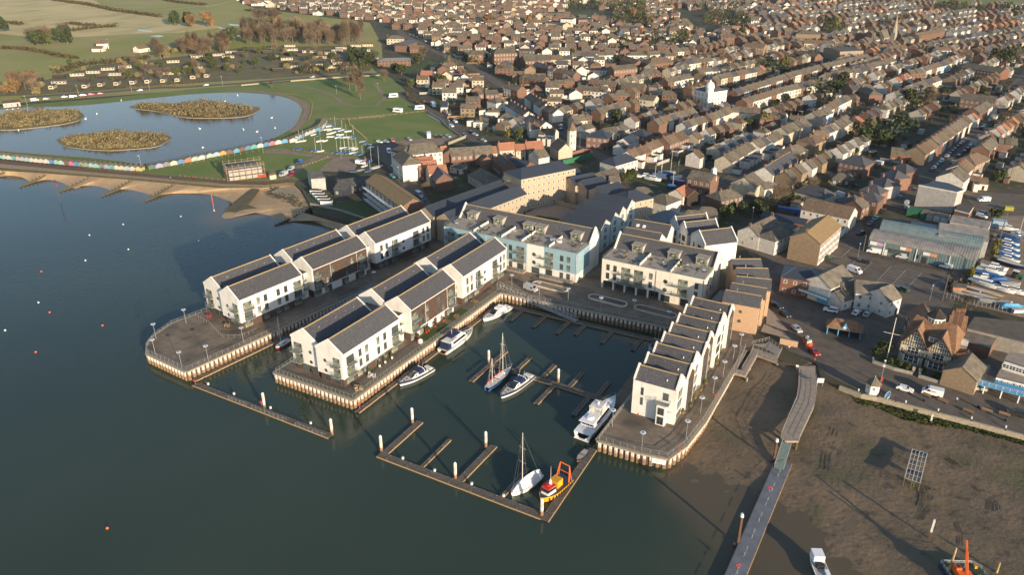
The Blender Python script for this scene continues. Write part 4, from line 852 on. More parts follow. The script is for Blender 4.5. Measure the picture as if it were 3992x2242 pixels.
# pontoons
SEC={}
def pontoon(p,q_,w,lb,grp='floating pontoons of the marina',step=3.):
 p,q_=V2(p),V2(q_);L=(q_-p).length;o=Th('pontoon',lb,'pontoon',(p.x,p.y,WZ),ang(p,q_),grp);n=max(1,round(L/step));s=L/n;key=(round(s,2),w)
 if key not in SEC:
  b=MB();b.box(.02,-w/2+.12,.38,s-.02,w/2-.12,.48,0);b.box(.05,-w/2,.12,s-.05,-w/2+.12,.46,1);b.box(.05,w/2-.12,.12,s-.05,w/2,.46,1)
  SEC[key]=(b.Bd('deck_section',['pontoon_wood','pontoon_edge'],link=False),MB().box(.35,-w/2+.15,-.5,s-.35,w/2-.15,.37).Bd('float','algae_float',link=False))
 for i in range(n):put('deck_section',SEC[key][0],o,(i*s,0,Un(-.02,.02)));put('float',SEC[key][1],o,(i*s,0,0))
 b=MB()
 for i in range(1,n,2):
  for y in(-w/2+.3,w/2-.3):b.box(i*s-.15,y-.06,.48,i*s+.15,y+.06,.60)
 if n>1:b.Bd('cleat','grey_paint',o)
 return o
for a,b_,w_,lab in(((18.6,-12.8),(64.2,-12.8),2.2,'long outer pontoon closing the basin entrance'),((19.6,-11.6),(19.4,3.8),1.9,'finger pontoon at the left end of the outer pontoon'),((30.8,-11.6),(30.6,1.),1.,'narrow finger pontoon second from the left on the outer pontoon'),((41.6,-11.6),(41.8,4.2),1.9,'wide finger pontoon in the middle of the outer pontoon'),((53.2,-11.6),(53.4,.5),1.,'finger pontoon beside the covered yacht'),((65.3,-13.8),(64.3,15.2),2.,'right hand arm pontoon behind the orange workboat'),((-47.6,-12.6),(3.2,-13.),1.9,'long pontoon closing the inlet left of the middle pier'),((-49.4,-11.4),(-45.2,20),1.6,'pontoon lying along the right wall of the left pier'),((-45.2,20),(-41.,50),1.6,'pontoon deep inside the narrow inlet'),((2.,-1.),(2.3,36.6),1.5,'near pontoon along the middle pier wall'),((2.4,46),(2.6,74),1.5,'far pontoon along the middle pier wall'),((20.8,38.4),(58.8,37.2),2.,'central spine pontoon with fingers on both sides'),((20.6,27.2),(20.8,47.4),1.4,'long finger pontoon at the left end of the central spine'),((29.,39.4),(29.1,47.4),1.3,'short far finger pontoon behind the blue ketch'),((37.6,39.2),(37.6,47.2),1.3,'second far finger pontoon of the central spine'),((46.6,38.8),(46.6,47.4),1.3,'third far finger pontoon of the central spine'),((55.4,38.4),(55.4,46.6),1.3,'fourth far finger pontoon of the central spine'),((42.4,36.6),(42.3,26.2),1.4,'near finger pontoon in the middle of the central spine'),((53.6,36.2),(53.6,26.2),1.4,'near finger pontoon beside the large cruiser'),((6.6,74.9),(63.,76.6),1.8,'long pontoon in the shade below the inner promenade'),((12.,74),(12.,65.6),1.2,'first finger pontoon from the left below the gangway'),((20.7,74.3),(20.7,65.2),1.2,'second finger pontoon from the left below the gangway'),((29.4,74.4),(29.4,65.1),1.2,'third finger pontoon ending near the gangway foot'),((34.9,74.6),(34.9,67.2),1.3,'fourth finger pontoon just right of the gangway foot'),((44.5,74.8),(44.5,66.4),1.3,'fifth finger pontoon of the shaded row'),((54.6,75.2),(54.6,66.8),1.3,'sixth finger pontoon of the shaded row')):
 pontoon(a,b_,w_,lab)
Rl([(-24,-13.7,WZ+.48),(-11,-13.8,WZ+.48)],None,lb='short handrail on the near part of the inlet pontoon',step=1.6);Rl([(-33,-13.6,WZ+.48),(-25.5,-13.7,WZ+.48)],None,lb='short handrail near the pile on the inlet pontoon',step=1.6);Rl([(-8,-13.9,WZ+.48),(2.6,-14.,WZ+.48)],None,lb='handrail at the right end of the inlet pontoon',step=1.6)
MP=(MB().cyl(0,0,-4,5.4,.38,12).Bd('tube','pile_white',link=False),MB().cyl(0,0,5.4,5.9,.40,12,0,.18).Bd('cap','lamp_white',link=False))
for x,y,lab,s in((-21.6,-11.4,'white-capped mooring pile with lifebuoy on the inlet pontoon',1),(2.6,-11.8,'white-capped mooring pile at the right end of the inlet pontoon',1),(18.2,-11.3,'white-capped mooring pile at the left corner of the outer pontoon',1),(17.9,2.4,'white-capped mooring pile by the left finger pontoon',1),(40.2,-11.2,'white-capped mooring pile in the middle of the outer pontoon',1),(40.2,2.9,'white-capped mooring pile at the tip of the middle finger',1),(64.,-12.6,'white-capped mooring pile at the near corner of the basin entrance',1),(19.6,39.,'white-capped mooring pile at the left end of the central spine',.9),(42.5,39.6,'white-capped mooring pile in the middle of the central spine',.9)):
 o=Th('mooring_pile',lab,'mooring pile',(x,y,WZ),0,'mooring piles of the marina');o.scale=(1,1,s*.85);put('tube',MP[0],o);put('cap',MP[1],o)
for k,x,y,lab,h in(('e',1240,385,'rusty tide pile beside the pontoon ramp on the mud',1.),('e',905,1155,'rusty tide pile beside the long grey pontoon',1.2)):
 p=W(k,x,y,-2.8);o=Th('mooring_pile',lab,'mooring pile',(p.x,p.y,-3.2),0);b=MB();b.cyl(0,0,-2,6.5*h,.32,10);b.box(-.8,-.9,.4,.7,-.3,.7);b.Bd('tube','rust',o);MB().cyl(0,0,6.5*h,6.5*h+.8,.42,10,0,.3).Bd('cap','lamp_white',o)
 # jetty, ramp and long grey pontoon over the mud
P=WL('g',[(1240,790),(1235,970),(1215,1110),(1070,1447)])+WL('e',[(1310,160),(1350,190)])+WL('e',[(1480,190)])+WL('g',[(1255,1447),(1380,1180),(1400,1060),(1398,900),(1395,790)])
o=Th('jetty','brown concrete jetty curving out from the road over the mud','jetty');b=MB();pp=[tuple(p[:2])for p in P];b.prs(pp,-.5,.06);b.Bd('deck','slab_paving',o)
pil=MB()
for i in range(1,6):
 a,c=P[i],P[-1-i]
 for t in(.12,.88):q_=a+(c-a)*t;pil.cyl(q_.x,q_.y,-5,-.5,.28,8)
pil.Bd('support','weed_stone',o)
Rl([P[i]for i in(1,2,3,4)],.06,lb='railing on the left side of the brown jetty');Rl([P[i]for i in(6,7,8,9,10)],.06,lb='railing on the right side of the brown jetty')
gp,gq=(W('e',1370,205,.1),W('e',1290,455,-2.2));o=Th('access_ramp','green metal ramp from the jetty down to the grey pontoon','ramp',(gp.x,gp.y,0),ang(gp,gq));L=(gq-gp).length-.5
MB().add([(0,-1.1,.05),(L,-1.1,-2.2),(L,1.1,-2.2),(0,1.1,.05),(0,-1.1,-.1),(L,-1.1,-2.35),(L,1.1,-2.35),(0,1.1,-.1)],[(0,1,2,3),(0,4,5,1),(2,6,7,3),(4,7,6,5)]).Bd('deck','green_rail',o)
for s in(-1,1):
 b=MB();b.bar((0,s*1.1,1.15),(L,s*1.1,-1.1),.05)
 for i in range(9):b.bar((L*i/8,s*1.1,.05-2.25*i/8),(L*i/8,s*1.1,1.15-2.25*i/8),.04)
 b.Bd('handrail','metal_rail',o)
a,c=Vector((107.2,33.)),Vector((106.4,-16));L=(c-a).length;o=Th('pontoon','long grey steel pontoon running out to the bottom edge over the mud','pontoon',(a.x,a.y,WZ),ang(a,c));n=8
for i in range(n):
 pass
mat('grey_blue',(.155,.165,.19),.8,(.12,.13,.15),.5)
for i in range(n):s=L/n;MB().box(i*s+.03,-1.85,.1,(i+1)*s-.03,1.85,.85).Bd('deck_section','grey_blue',o)
b=MB()
for i in range(25):
 x=L*(i+.5)/25
 if i%3!=1:b.bar((x,.15,.85),(x,.15,1.9),.05);b.bar((x,.15,1.9),(x+1.6,.15,1.9),.04)
b.Bd('handrail','metal_rail',o);b=MB();b.box(0,-2.,.45,L,-1.87,.8);b.box(0,1.87,.45,L,2.,.8);b.Bd('fender','pontoon_edge',o)
for i,(k,x,y,lab)in enumerate((('e',1210,640,'red lifebuoy stand near the ramp end of the grey pontoon'),('e',912,1370,'red lifebuoy stand near the bottom edge on the grey pontoon'),('e',368,262,'red lifebuoy on the railing at the right pier tip'),('g',462,1075,'red lifebuoy on the railing of the mud walkway'),('6',1252,900,'orange lifebuoy on the inlet pontoon pile'),('6',628,700,'red lifebuoy stand where the inlet pontoon meets the left pier'),('7',968,1165,'red lifebuoy at the corner of the middle pier'),('c',575,985,'red lifebuoy board beside the white hexagonal kiosk'))):
 z=-2.3 if i in(0,1)else-2.7 if i in(4,5,6)else .05;p=W(k,x,y,z+.8);o=Th('lifebuoy',lab,'lifebuoy',(p.x,p.y,z));MB().bar((0,0,0),(0,0,1.3),.06).Bd('stand','metal_rail',o)
 b=MB();n_=10
 for j in range(n_):t,t2=6.2832*j/n_,6.2832*(j+1)/n_;b.bar((.38*cos(t),-.1,1.2+.38*sin(t)),(.38*cos(t2),-.1,1.2+.38*sin(t2)),.10,0,5)
 b.Bd('ring','red_paint',o)
 # zigzag access ramp at the root of the right pier
o=Th('zigzag_ramp','concrete zigzag ramp and steps from the road to the right pier walkway','ramp')
b=MB();RP=WL('g',[(610,850),(740,885),(850,690),(1030,755),(1050,700),(860,635),(810,620),(780,700),(700,830),(660,820),(740,610),(700,600)]);
b.prs([tuple(p[:2])for p in RP],-.6,.10);b.Bd('deck','slab_paving',o)
b=MB();Q1=WL('g',[(805,590),(905,610),(1045,705),(1080,640),(960,555),(930,580)])
b.prs([tuple(p[:2])for p in Q1],.0,.14);b.Bd('steps','concrete',o)
pr_=MB();
for x,y in((96.,76.2),(90.2,64.2),(89.6,70)):pr_.cyl(x,y,-4,-.5,.3,8)
pr_.Bd('support','concrete',o)
for pts,lab in((RP[0:2]+RP[2:4],''),(RP[9:11],''),(RP[4:7]+RP[7:9],''),(WL('g',[(800,590),(960,550),(1080,640),(1030,740)]),'')):Rl([(p.x,p.y,.1)for p in pts],None,parent=o,step=1.4,m='metal_rail')
# BUILDINGS ROUND THE MARINA
OCC=[]
def occ(x,y,r):OCC.append((x,y,r))
def hr(lb,k,x1,y1,x2,y2,Wd,e,r,wall='brick',roof=0,hip=0,chim=1,name='house',cat='house',det=1,**kw):
 roof=roof or'tiles'
 p,q_=W(k,x1,y1,r),W(k,x2,y2,r);L=(q_-p).length+Wd*hip;a=ang(p,q_);c=(p+q_)/2
 n=max(1,int(L/6))
 for i in range(n):f=(i+.5)/n-.5;occ(c.x+cos(a)*L*f,c.y+sin(a)*L*f,Wd*.62)
 return house(lb,c,a,L,Wd,e,r,wall,roof,hip,chim,name=name,cat=cat,det=det,**kw),c,a,L
FL=dict(name='flats',cat='flats',chim=0)
hr('long sandstone wing with dark roof furthest left behind the piers','3',862,740,1570,487,9,9.6,12.5,'sandstone','slate_new',floors=3,wk='white3',**FL)
hr('long sandstone wing with sunlit wall behind the blue block','3',1042,795,1740,535,9,9.6,12.5,'sandstone','slate_new',floors=3,wk='white3',**FL)
for(x,y,an_,L,w_,e,r,lab)in((-31.5,170.5,63,30,14,14.8,17.5,'tall five storey sandstone block with hipped slate roof'),):
 o=house(lab,(x,y),R(an_),L,w_,e,r,'sandstone','slate_new',.7,0,name='flats',cat='flats',floors=5,wk='sash');occ(x,y,14)
 for z in(3,6,9,12):Bal(o,-L/2,3.5,z,4,1.8,-90)
for i,(k,a,c)in enumerate((('p',(185,1195),(490,1140)),('p',(385,1260),(680,1200)),('p',(525,1300),(800,1245)),('p',(715,1380),(1010,1315)))):
 hr('%s gable from the left of the sandstone zigzag flats above the courtyard'%od(i),k,*a,*c,9.2,9.4,12,'sandstone','slate_new',floors=3,wk='white3',det=2,**FL)
for i,(y,w_)in enumerate(((131.6,9.6),(141.2,8.6),(149.2,8.2),(158.8,9.6))):
 o=house('%s cross gable from the near end of the pale green fronted flats'%od(i),(9.2,y),0,16.4,w_+.3,9.6,12.6,'sandstone','slate_new',0,0,name='flats',cat='flats',floors=3,winf=False);occ(9,y,9)
 MB().add([(8.26,-w_/2+.2,.1),(8.26,w_/2-.2,.1),(8.26,w_/2-.2,9.5),(8.26,0,12.1),(8.26,-w_/2+.2,9.5)],[(0,1,2,3,4)]).Bd('painted_front','palegreen_render',o)
 for z in(.6,3.8,6.9):win(o,8.28,0,z,3.2,2.3,90,'white3')
 win(o,8.28,0,9.7,1.4,1.2,90,'town')
house('rear sandstone block closing the pale green fronted row',(13.5,169.5),R(60),14,12,9.8,12.6,'sandstone','slate_new',.8,0,name='flats',cat='flats',floors=3)
o=house('white flats with twin rooflights behind the cream block',(35.5,134),R(2),14.5,9.8,10.6,13.8,'white_render','slate',0,0,name='flats',cat='flats',floors=3,wk='grey2');occ(35,134,9)
for x in(-5,-2.5):q=MB().box(-.6,-.7,0,.6,.7,.12).Bd('rooflight','frame_white',o,(x,-2.4,12.4));q.rotation_euler=(R(33),0,0)
house('white flats wedged directly behind the cream block',(35.5,124.2),R(2),13.8,9.8,10.6,13.8,'white_render','slate',0,0,name='flats',cat='flats',floors=3,wk='grey2')
for i,(x,y,w_)in enumerate(((45.7,148.,6.9),(50.6,143.8,7.),(58.3,137.7,10.4))):
 o=house(['far one of three angled white gabled flats','middle one of three angled white gabled flats','near one of three angled white gabled flats with a blank white wall'][i],(x,y),R(45.5),13.4,w_,10.4,13.9,'white_render','slate',0,0,name='flats',cat='flats',floors=3,wk='grey2',winf=False);occ(x,y,8)
 for s in(-1,1):
  c=MB();hw=w_/2
  for t in(-1,1):c.add([(s*6.6-.22,t*(hw+.1),10.),(s*6.6+.22,t*(hw+.1),10.),(s*6.6+.22,0,13.8),(s*6.6-.22,0,13.8),(s*6.6-.22,t*(hw+.1),11.),(s*6.6+.22,t*(hw+.1),11.),(s*6.6+.22,0,14.6),(s*6.6-.22,0,14.6)],[(4,5,6,7),(0,1,5,4),(0,4,7,3),(1,2,6,5)])
  c.Bd('gable_coping','white_render',o)
 for z in(.5,3.7,6.9):win(o,-6.72,-hw*.3,z,2.2,2.2,-90,'grey4','glass');win(o,-6.72,hw*.5,z,1.,2.,-90,'grey2','glass')
o=Th('chandlery','grey building with a curved dark barrel roof beside the white gabled flats','building',(36,157,0),R(33));n=14
b=MB();b.box(-8,-6,0,8,6,6.6);b.Bd('wall','palegreen_render',o);b=MB();P=[(-8.6+17.2*i/n,6.6+2.8*sin(3.1416*i/n))for i in range(n+1)]
b.add([(x,y,z)for y in(-6.5,6.5)for x,z in P],[(i,i+1,n+2+i,n+1+i)for i in range(n)]+[tuple(range(n+1))[::-1],tuple(range(n+1,2*n+2))]);b.Bd('roof','slate_new',o)
MB().box(-8.8,-6.6,6.4,8.8,-6.3,6.8).Bd('fascia','frame_white',o);occ(36,157,9)
for i,(x,y,a,L,w_)in enumerate(((80.4,92.9,4,11.2,6.7),(80.6,99.3,5,11.,6.4),(80.4,106.,14,11,6.6),(78.,113.6,26,10.5,7.),(74.3,120.4,30,10,6.8))):
 o=house(['orange brick house with portholes in its blank side wall, nearest the townhouses','second orange brick gabled house from the near end','third orange brick gabled house in the curving row','fourth orange brick gabled house in the curving row','last orange brick gabled house of the curving row'][i],(x,y),R(a),L,w_,9.4,11.8,'orange_brick','slate',0,0,name='townhouse',cat='townhouse',floors=3,winf=False,wk='grey2');occ(x,y,7)
 for z in(.3,3.5,6.6):win(o,L/2,0,z,2.9,2.3,90,'grey4','glass')
 MB().box(-2.2,.4,11.6,-2.,.6,13.).Bd('aerial','metal_rail',o)
 if i==0:
  for z in(3.6,6.9):win(o,.2,-w_/2,z,1.1,1.1,0,'round','round')
for i,pts in enumerate((((700,960),(740,990),(900,1190),(690,1120)),((670,1120),(850,1200),(925,1265),(640,1190)))):
 sheet('front_garden',WL('a',pts),.10,'lawn' if i==2 else'slab_paving')
sheet('courtyard',[(-29,146),(-12,148),(-10,167),(-28,172)],.06,'slab_paving');sheet('courtyard_lawn',[(-24,147.5),(-13,148.5),(-12.5,154),(-23.5,153)],.10,'lawn')
o=Th('garden_wall','low glazed wall round the sandstone courtyard','wall');b=MB();pts=[(-30,147),(-31,172),(-10,168),(-9,150)]
for a,c in zip(pts,pts[1:]):m_=((a[0]+c[0])/2,(a[1]+c[1])/2,0);b.obox(m_,(c[0]-a[0],c[1]-a[1]),dist(a,c),.3,2.)
b.Bd('wall','sandstone',o)
# street of older buildings on the right
hr('white weatherboarded house with columned porch and twin chimneys','a',535,200,755,97,9.4,5.9,8.9,'house_white','tiles',0,2,det=2,wk='sash')
o,c,a,L=hr('white hipped house with brick ground floor bay','a',745,240,840,195,8.2,5.8,8.2,'house_white','tiles',.9,0)
hr('low flat extension behind the hipped white house','a',850,205,920,170,7,4.2,4.6,'house_white','felt_roof',0,0,name='outbuilding',cat='building')
o,c,a,L=hr('three storey brown brick flats with mossy roof and white panels','a',1072,255,1275,92,11.5,9.,12.2,'brick_tan','moss_tile',0,1,name='flats',cat='flats',winf=False)
for z in(.3,3.2,6.1):
 for i in range(6):
  x=-L/2+L*(i+.5)/6
  for s,fc in((-1,0),(1,180)):MB().box(x-1.5,s*5.78-.05,z-.3,x+1.5,s*5.78+.05,z+.5).Bd('panel','frame_white',o);win(o,x,s*5.8,z+.6,2.8,1.6,fc,'town')
hr('long white two storey workshop with dark roof','t',795,715,1392,835,11.5,6.2,9.6,'house_white','brown_tile',0,0,name='workshop',cat='building',det=2)
hr('glazed grey lean-to below the white workshop','t',250,880,800,985,7,3.2,4.4,'brick_dark','slate_new',0,0,name='workshop',cat='building')
hr('brown brick shop with hipped slate roof by the parked white van','a',985,572,1100,590,11.5,6.2,8.8,'brick_dark','slate_new',.75,0,name='shop',cat='shop')
o,c,a,L=hr('white gabled shop with blotchy roof and teal shop front','a',1192,665,1405,562,9.6,6.4,9.4,'house_white','old_roof',0,0,name='shop',cat='shop')
MB().box(-L/2-2.4,-5.2,2.7,-L/2,5.2,3.).Bd('canopy','teal_paint',o);MB().box(-L/2-.12,-4.8,.1,-L/2-.02,-.6,2.6).Bd('shop_front','sky_paint',o);MB().box(-L/2-2.5,-5.2,2.95,-L/2-2.35,5.2,3.5).Bd('sign_board','frame_white',o)
hr('small grey roofed cottage beside the teal shop','a',1330,815,1475,770,7.5,3.4,5.6,'house_white','tiles',0,0,det=1);hr('grey tiled hall behind the small cottage','a',1395,735,1520,715,8,4.2,6.6,'house_white','tiles',0,0)
hr('white house with broad blotchy roof facing the car park','b',350,705,640,735,8.5,5.8,8.6,'house_white','old_roof',0,0,det=2);o,c,a,L=hr('white gabled house front with flagpole beside parked white cars','b',570,785,690,745,8.6,5.8,8.9,'house_white','old_roof',0,0,det=2)
# waterside shelter
p1,p2=W('c',75,490,0),W('c',380,545,0);a=ang(p1,p2);L=(p2-p1).length+.4;o=Th('shelter','open blue seating shelter with brown tiled hipped roof and small clock gable','shelter',(*((p1+p2)/2)[:2],.05),a)
b=MB();h=L/2;E=2.6;vs=[(-h-.5,-.6,E),(h+.5,-.6,E),(h+.5,5.2,E),(-h-.5,5.2,E),(-h+2,2.3,5.),(h-2,2.3,5.)];b.add(vs,[(0,1,5,4),(1,2,5),(2,3,4,5),(3,0,4),(3,2,1,0)]);rf=b.Bd('roof','rust_tile',o)
b=MB();b.box(-h,4.4,0,h,4.6,E-.1);b.Bd('back_wall','sky_paint',o)
for i in range(4):x=-h+.15+i*(L-.3)/3;b=MB();b.box(x-.12,0,0,x+.12,4.4,1.4);b.box(x-.12,0,1.4,x+.12,.24,E);b.Bd('post','sky_paint',o)
MB().box(-h,-.05,E-.35,h,.1,E).Bd('beam','sky_paint',o);MB().box(-h+.3,3.6,.4,h-.3,4.2,.5).Bd('bench','teak',o)
b=MB();b.add([(-.9,-.2,E+.3),(.9,-.2,E+.3),(0,-.2,4.6),(-.9,1.8,E+.3),(.9,1.8,E+.3),(0,2.2,4.6)],[(0,1,2),(1,4,5,2),(0,2,5,3)],0);b.Bd('clock_gable','sky_paint',o);MB().bar((0,-.28,3.3),(0,-.2,3.3),.4,0,12).Bd('clock_face','lamp_white',o);MB().bar((0,.3,4.5),(0,.3,5.6),.07).Bd('finial','brown_tile',o);occ(c.x,c.y,5)
tag(MB().poly([tuple(p[:2])for p in WL('c',[(20,440),(30,490),(150,560),(370,590),(440,520),(430,460),(400,430),(60,400)])],0,.12).Bd('shelter_island','asphalt_pale'),kind='structure')
# half-timbered house
p1,p2=W('c',735,720,0),W('c',1215,860,0);a=ang(p1,p2);L=(p2-p1).length;c=(p1+p2)/2;occ(c.x,c.y+8,14)
o=Th('half_timbered_house','large black and white half-timbered house with twin gables and white octagonal cupola','house',(c.x,c.y,.05),a);h=L/2;E,G=7.2,11.6
print('TUDOR',L,math.degrees(a))
MB().box(-h,0,0,h,13,3.4).Bd('ground_floor','flint',o);MB().box(-h,-.15,3.4,h,13,E).Bd('wall','half_timber',o)
bays=((-h+L*.27,L*.50),(h-L*.25,L*.48))
for bi,(bx,bw)in enumerate(bays):
 w2=bw/2;y0=-1.1;gt=G-(.6 if bi else 0)
 MB().box(bx-w2+.4,y0,0,bx+w2-.4,.1,3.3).Bd('bay','flint',o)
 MB().add([(bx-w2,y0,3.4),(bx+w2,y0,3.4),(bx+w2,y0,E-.8),(bx,y0,gt-.3),(bx-w2,y0,E-.8),(bx-w2,.1,3.4),(bx+w2,.1,3.4),(bx+w2,.1,E-.8),(bx,.1,gt-.3),(bx-w2,.1,E-.8)],[(0,1,2,3,4),(0,4,9,5),(1,6,7,2),(0,5,6,1)]).Bd('gable','half_timber',o)
 r=MB();ov=.7;sl=(gt-E+.9)/(w2)
 for s in(-1,1):
  X=bx+s*(w2+ov);Z=E-.8-ov*sl*.9;t=.2
  r.add([(X,y0-.8,Z),(X,9,Z),(bx,9,gt),(bx,y0-.8,gt),(X,y0-.8,Z+t),(X,9,Z+t),(bx,9,gt+t),(bx,y0-.8,gt+t)],[(4,5,6,7),(0,3,2,1),(0,4,7,3),(0,1,5,4)])
 r.Bd('gable_roof','rust_tile',o)
 for xx in[bx-w2+bw*i/11 for i in range(1,11)]:
  top=min(E-.9+(gt-E+.5)*(1-abs(xx-bx)/w2),gt-.5)
  MB().box(xx-.08,y0-.06,E-1.4,xx+.08,y0+.0,top).Bd('timber','dark_timber',o)
 for zz,f in((E-1.5,1),(E-.2,.86),(E+1.1,.62),(E+2.3,.35)):MB().box(bx-w2*f,y0-.08,zz,bx+w2*f,y0-.01,zz+.18).Bd('timber','dark_timber',o)
 for s in(-1,1):MB().bar((bx+s*(w2+.6),y0-.85,E-1.3),(bx,y0-.85,gt+.1),.16).Bd('bargeboard','dark_timber',o)
 win(o,bx,y0-.1,E+.4,1.5,1.7,0,'town');win(o,bx,y0-.02,3.6,3.2,2.,0,'white3');win(o,bx,y0-.05,.6,4.2,2.2,0,'white3')
 b=MB();n=8
 for i in range(n+1):
  t=math.pi+math.pi*i/n;X,Y=bx+2.9*cos(t),y0+1.6*sin(t);b.box(X-.06,Y-.06,3.3,X+.06,Y+.06,4.5)
  if i:b.bar((PX,PY,4.5),(X,Y,4.5),.07);b.bar((PX,PY,3.4),(X,Y,3.4),.14)
  PX,PY=X,Y
 b.Bd('balcony','dark_timber',o)
for x in(-h+.9,.1,h-.9):win(o,x,-.2,4.3,1.2,1.6,0,'town')
put('door',WM['door'],o,(.1,-.05,.1),0,(1.6,1,2.5))
r=MB();
for s,y in((-1,-.9),(1,13.9)):r.add([(-h-.5,y,E-.3),(h+.5,y,E-.3),(h-1.5,6.5,G+.9),(-h+1.5,6.5,G+.9)],[(0,1,2,3)])
r.add([(-h-.5,-.9,E-.3),(-h-.5,13.9,E-.3),(-h+1.5,6.5,G+.9),(h+.5,-.9,E-.3),(h+.5,13.9,E-.3),(h-1.5,6.5,G+.9)],[(0,2,1),(3,4,5)]);r.Bd('roof','rust_tile',o)
hr('rear wing of the half-timbered house with tile roof','c',985,200,1040,330,8,6.5,10,'brick','rust_tile',0,0,winf=True)
hr('right rear wing of the half-timbered house under broad brown tiles','c',1240,300,1400,330,9,6.5,10.4,'brick','rust_tile',0,1)
cu=MB();n=8;R1=2.4;cx_,cy_=h-7.2,7.5
cu.cyl(cx_,cy_,9.5,13.2,R1,8,0);d=cu.Bd('cupola','frame_white',o);MB().cyl(cx_,cy_,13.2,15.4,R1+.4,8,0,.25).Bd('cupola_roof','dark_timber',o);MB().bar((cx_,cy_,15.3),(cx_,cy_,17.2),.06).Bd('finial','dark_timber',o)
for i in range(8):
 t=6.2832*(i+.5)/8
 for dd in(-.22,.22):win(o,cx_+R1*.95*cos(t+dd),cy_+R1*.95*sin(t+dd),11.,.75,1.7,math.degrees(t)+90,'sash')
for x,y in((-h+6.5,7.5),(-h+11,11.5),(h-1.5,12.5)):
 b=MB();b.box(x-.6,y-.4,7,x+.6,y+.4,14.,0)
 for q_ in(-.4,0,.4):b.cyl(x+q_,y,14.2,15.3,.2,6,1)
 b.Bd('chimney',['brick','orange_tile'],o)
d=put('dormer',None,o,(1.2,-.3,8.4));MB().box(-1.3,0,0,1.3,3.4,1.5).Bd('dormer_wall','frame_white',d);win(d,0,0,.15,2.3,1.2,0,'town');MB().box(-1.5,-.2,1.5,1.5,3.6,1.7).Bd('dormer_roof','brown_tile',d)
# garden wall and planting in front
gw=WL('c',[(505,735),(510,765),(700,830),(872,872),(885,840)]);gw2=WL('c',[(950,850),(940,900),(1190,975),(1215,945)])
for P,lab in((gw,'low flint garden wall left of the half-timbered house gate'),(gw2,'low flint garden wall right of the half-timbered house gate')):
 o2=Th('garden_wall',lab,'wall');b=MB();
 for a_,c_ in zip(P,P[1:]):b.obox((*((a_+c_)/2)[:2],0),(c_.x-a_.x,c_.y-a_.y),(c_-a_).length+.3,.45,1.)
 b.Bd('wall','flint',o2)
for s in((885,850),(945,865)):p=W('c',*s);o2=Th('gate_pier','flint gate pier %s of the half-timbered house entrance'%('left' if s[0]<900 else'right'),'pillar',(p.x,p.y,0));MB().box(-.35,-.35,0,.35,.35,1.6).Bd('pier','flint',o2);MB().box(-.42,-.42,1.6,.42,.42,1.8).Bd('cap','coping_stone',o2)
sheet('front_lawn',WL('c',[(520,740),(700,690),(860,760),(860,850),(700,815)]),.1,'lawn')
for k_,x,y,kd,s,lab in(('c',610,690,'dark',.62,'spiky dark palm-like tree in front of the half-timbered house'),('c',540,710,'mid',.5,'rounded bush at the corner of the garden wall'),('c',660,775,'shrub',1.,'clipped green shrub in the half-timbered house garden'),('c',835,830,'yellow',.45,'bright yellow bush by the gate'),('c',750,800,'mid',.35,'low olive bush in the middle of the front garden'),('c',975,850,'shrub',.7,'small shrub in a pot right of the gate'),('c',1080,900,'shrub',.9,'spreading shrub right of the gate'),('c',1160,940,'shrub',.8,'low shrub at the right end of the garden wall')):
 tree(kd,W(k_,x,y),s,lab)
 # flagmast
p=W('c',640,715);o=Th('flagmast','tall white flagmast with yard beside the half-timbered house','flagpole',(p.x,p.y,0));MB().cyl(0,0,0,13.5,.16,8,0,.08).Bd('pole','mast_white',o);MB().bar((-2.4,0,8.2),(2.4,0,8.2),.07).Bd('yard','mast_white',o)
# annex, sailing club and sheds at the right edge
hr('brown brick boathouse with dark garage door right of the half-timbered house','c',1350,800,1440,670,8.5,4.6,7.4,'brick_tan','tiles',0,0,name='boathouse',cat='building')
def slab(lb,k,pts,z,wall,roof,name='building',cat='building',det=None,zb=-.3,lip=.25):
 """flat-topped building from the corners of its roof"""
 P=WL(k,pts,z);c=sum(P,Vector())/len(P);o=Th(name,lb,cat,(c.x,c.y,0));Q=[(p.x-c.x,p.y-c.y)for p in P]
 b=MB();b.prs(Q,zb,z-.02,0);b.Bd('wall',wall,o);Q2=[(x*1.015,y*1.015)for x,y in Q];b=MB();b.prs(Q2,z-lip,z+.12,0,1);b.Bd('roof',['frame_grey' if lip<.3 else'house_white',roof],o);occ(c.x,c.y,sqrt(abs((P[0]-P[2]).length*(P[1]-P[3]).length))*.42 if len(P)>3 else 4)
 return o,Q,c
def face_wins(o,Q,i,n,z,w_,h_,kind='grey2',off=.04,f0=0,f1=1):
 a,c=Q[i],Q[(i+1)%len(Q)];cx_,cy_=sum(q[0]for q in Q)/len(Q),sum(q[1]for q in Q)/len(Q);t=ang(a,c);nx_,ny_=sin(t),-cos(t)
 if((a[0]+c[0])/2-cx_)*nx_+((a[1]+c[1])/2-cy_)*ny_<0:nx_,ny_=-nx_,-ny_;t+=math.pi
 for j in range(n):f=f0+(f1-f0)*(j+.5)/n;win(o,a[0]+(c[0]-a[0])*f+nx_*off,a[1]+(c[1]-a[1])*f+ny_*off,z,w_,h_,math.degrees(t),kind)
o,Q,c=slab('white sailing club upper storey with a strip of windows at the right edge','c',[(1745,735),(2050,830),(2100,700),(1790,660)],6.6,'frame_white','slab_paving',name='sailing_club');face_wins(o,Q,0,5,4.4,1.9,1.2,'town')
o,Q,c=slab('glass fronted lower storey of the white sailing club','c',[(1670,890),(2080,990),(2120,870),(1720,800)],3.6,'frame_white','slab_paving',name='sailing_club');face_wins(o,Q,0,7,.3,2.4,2.6,'town')
o,Q,c=slab('dark roofed garage left of the sailing club with a lifebuoy on its wall','c',[(1480,880),(1650,940),(1700,790),(1510,730)],3.,'brick_dark','felt_roof',name='garage')
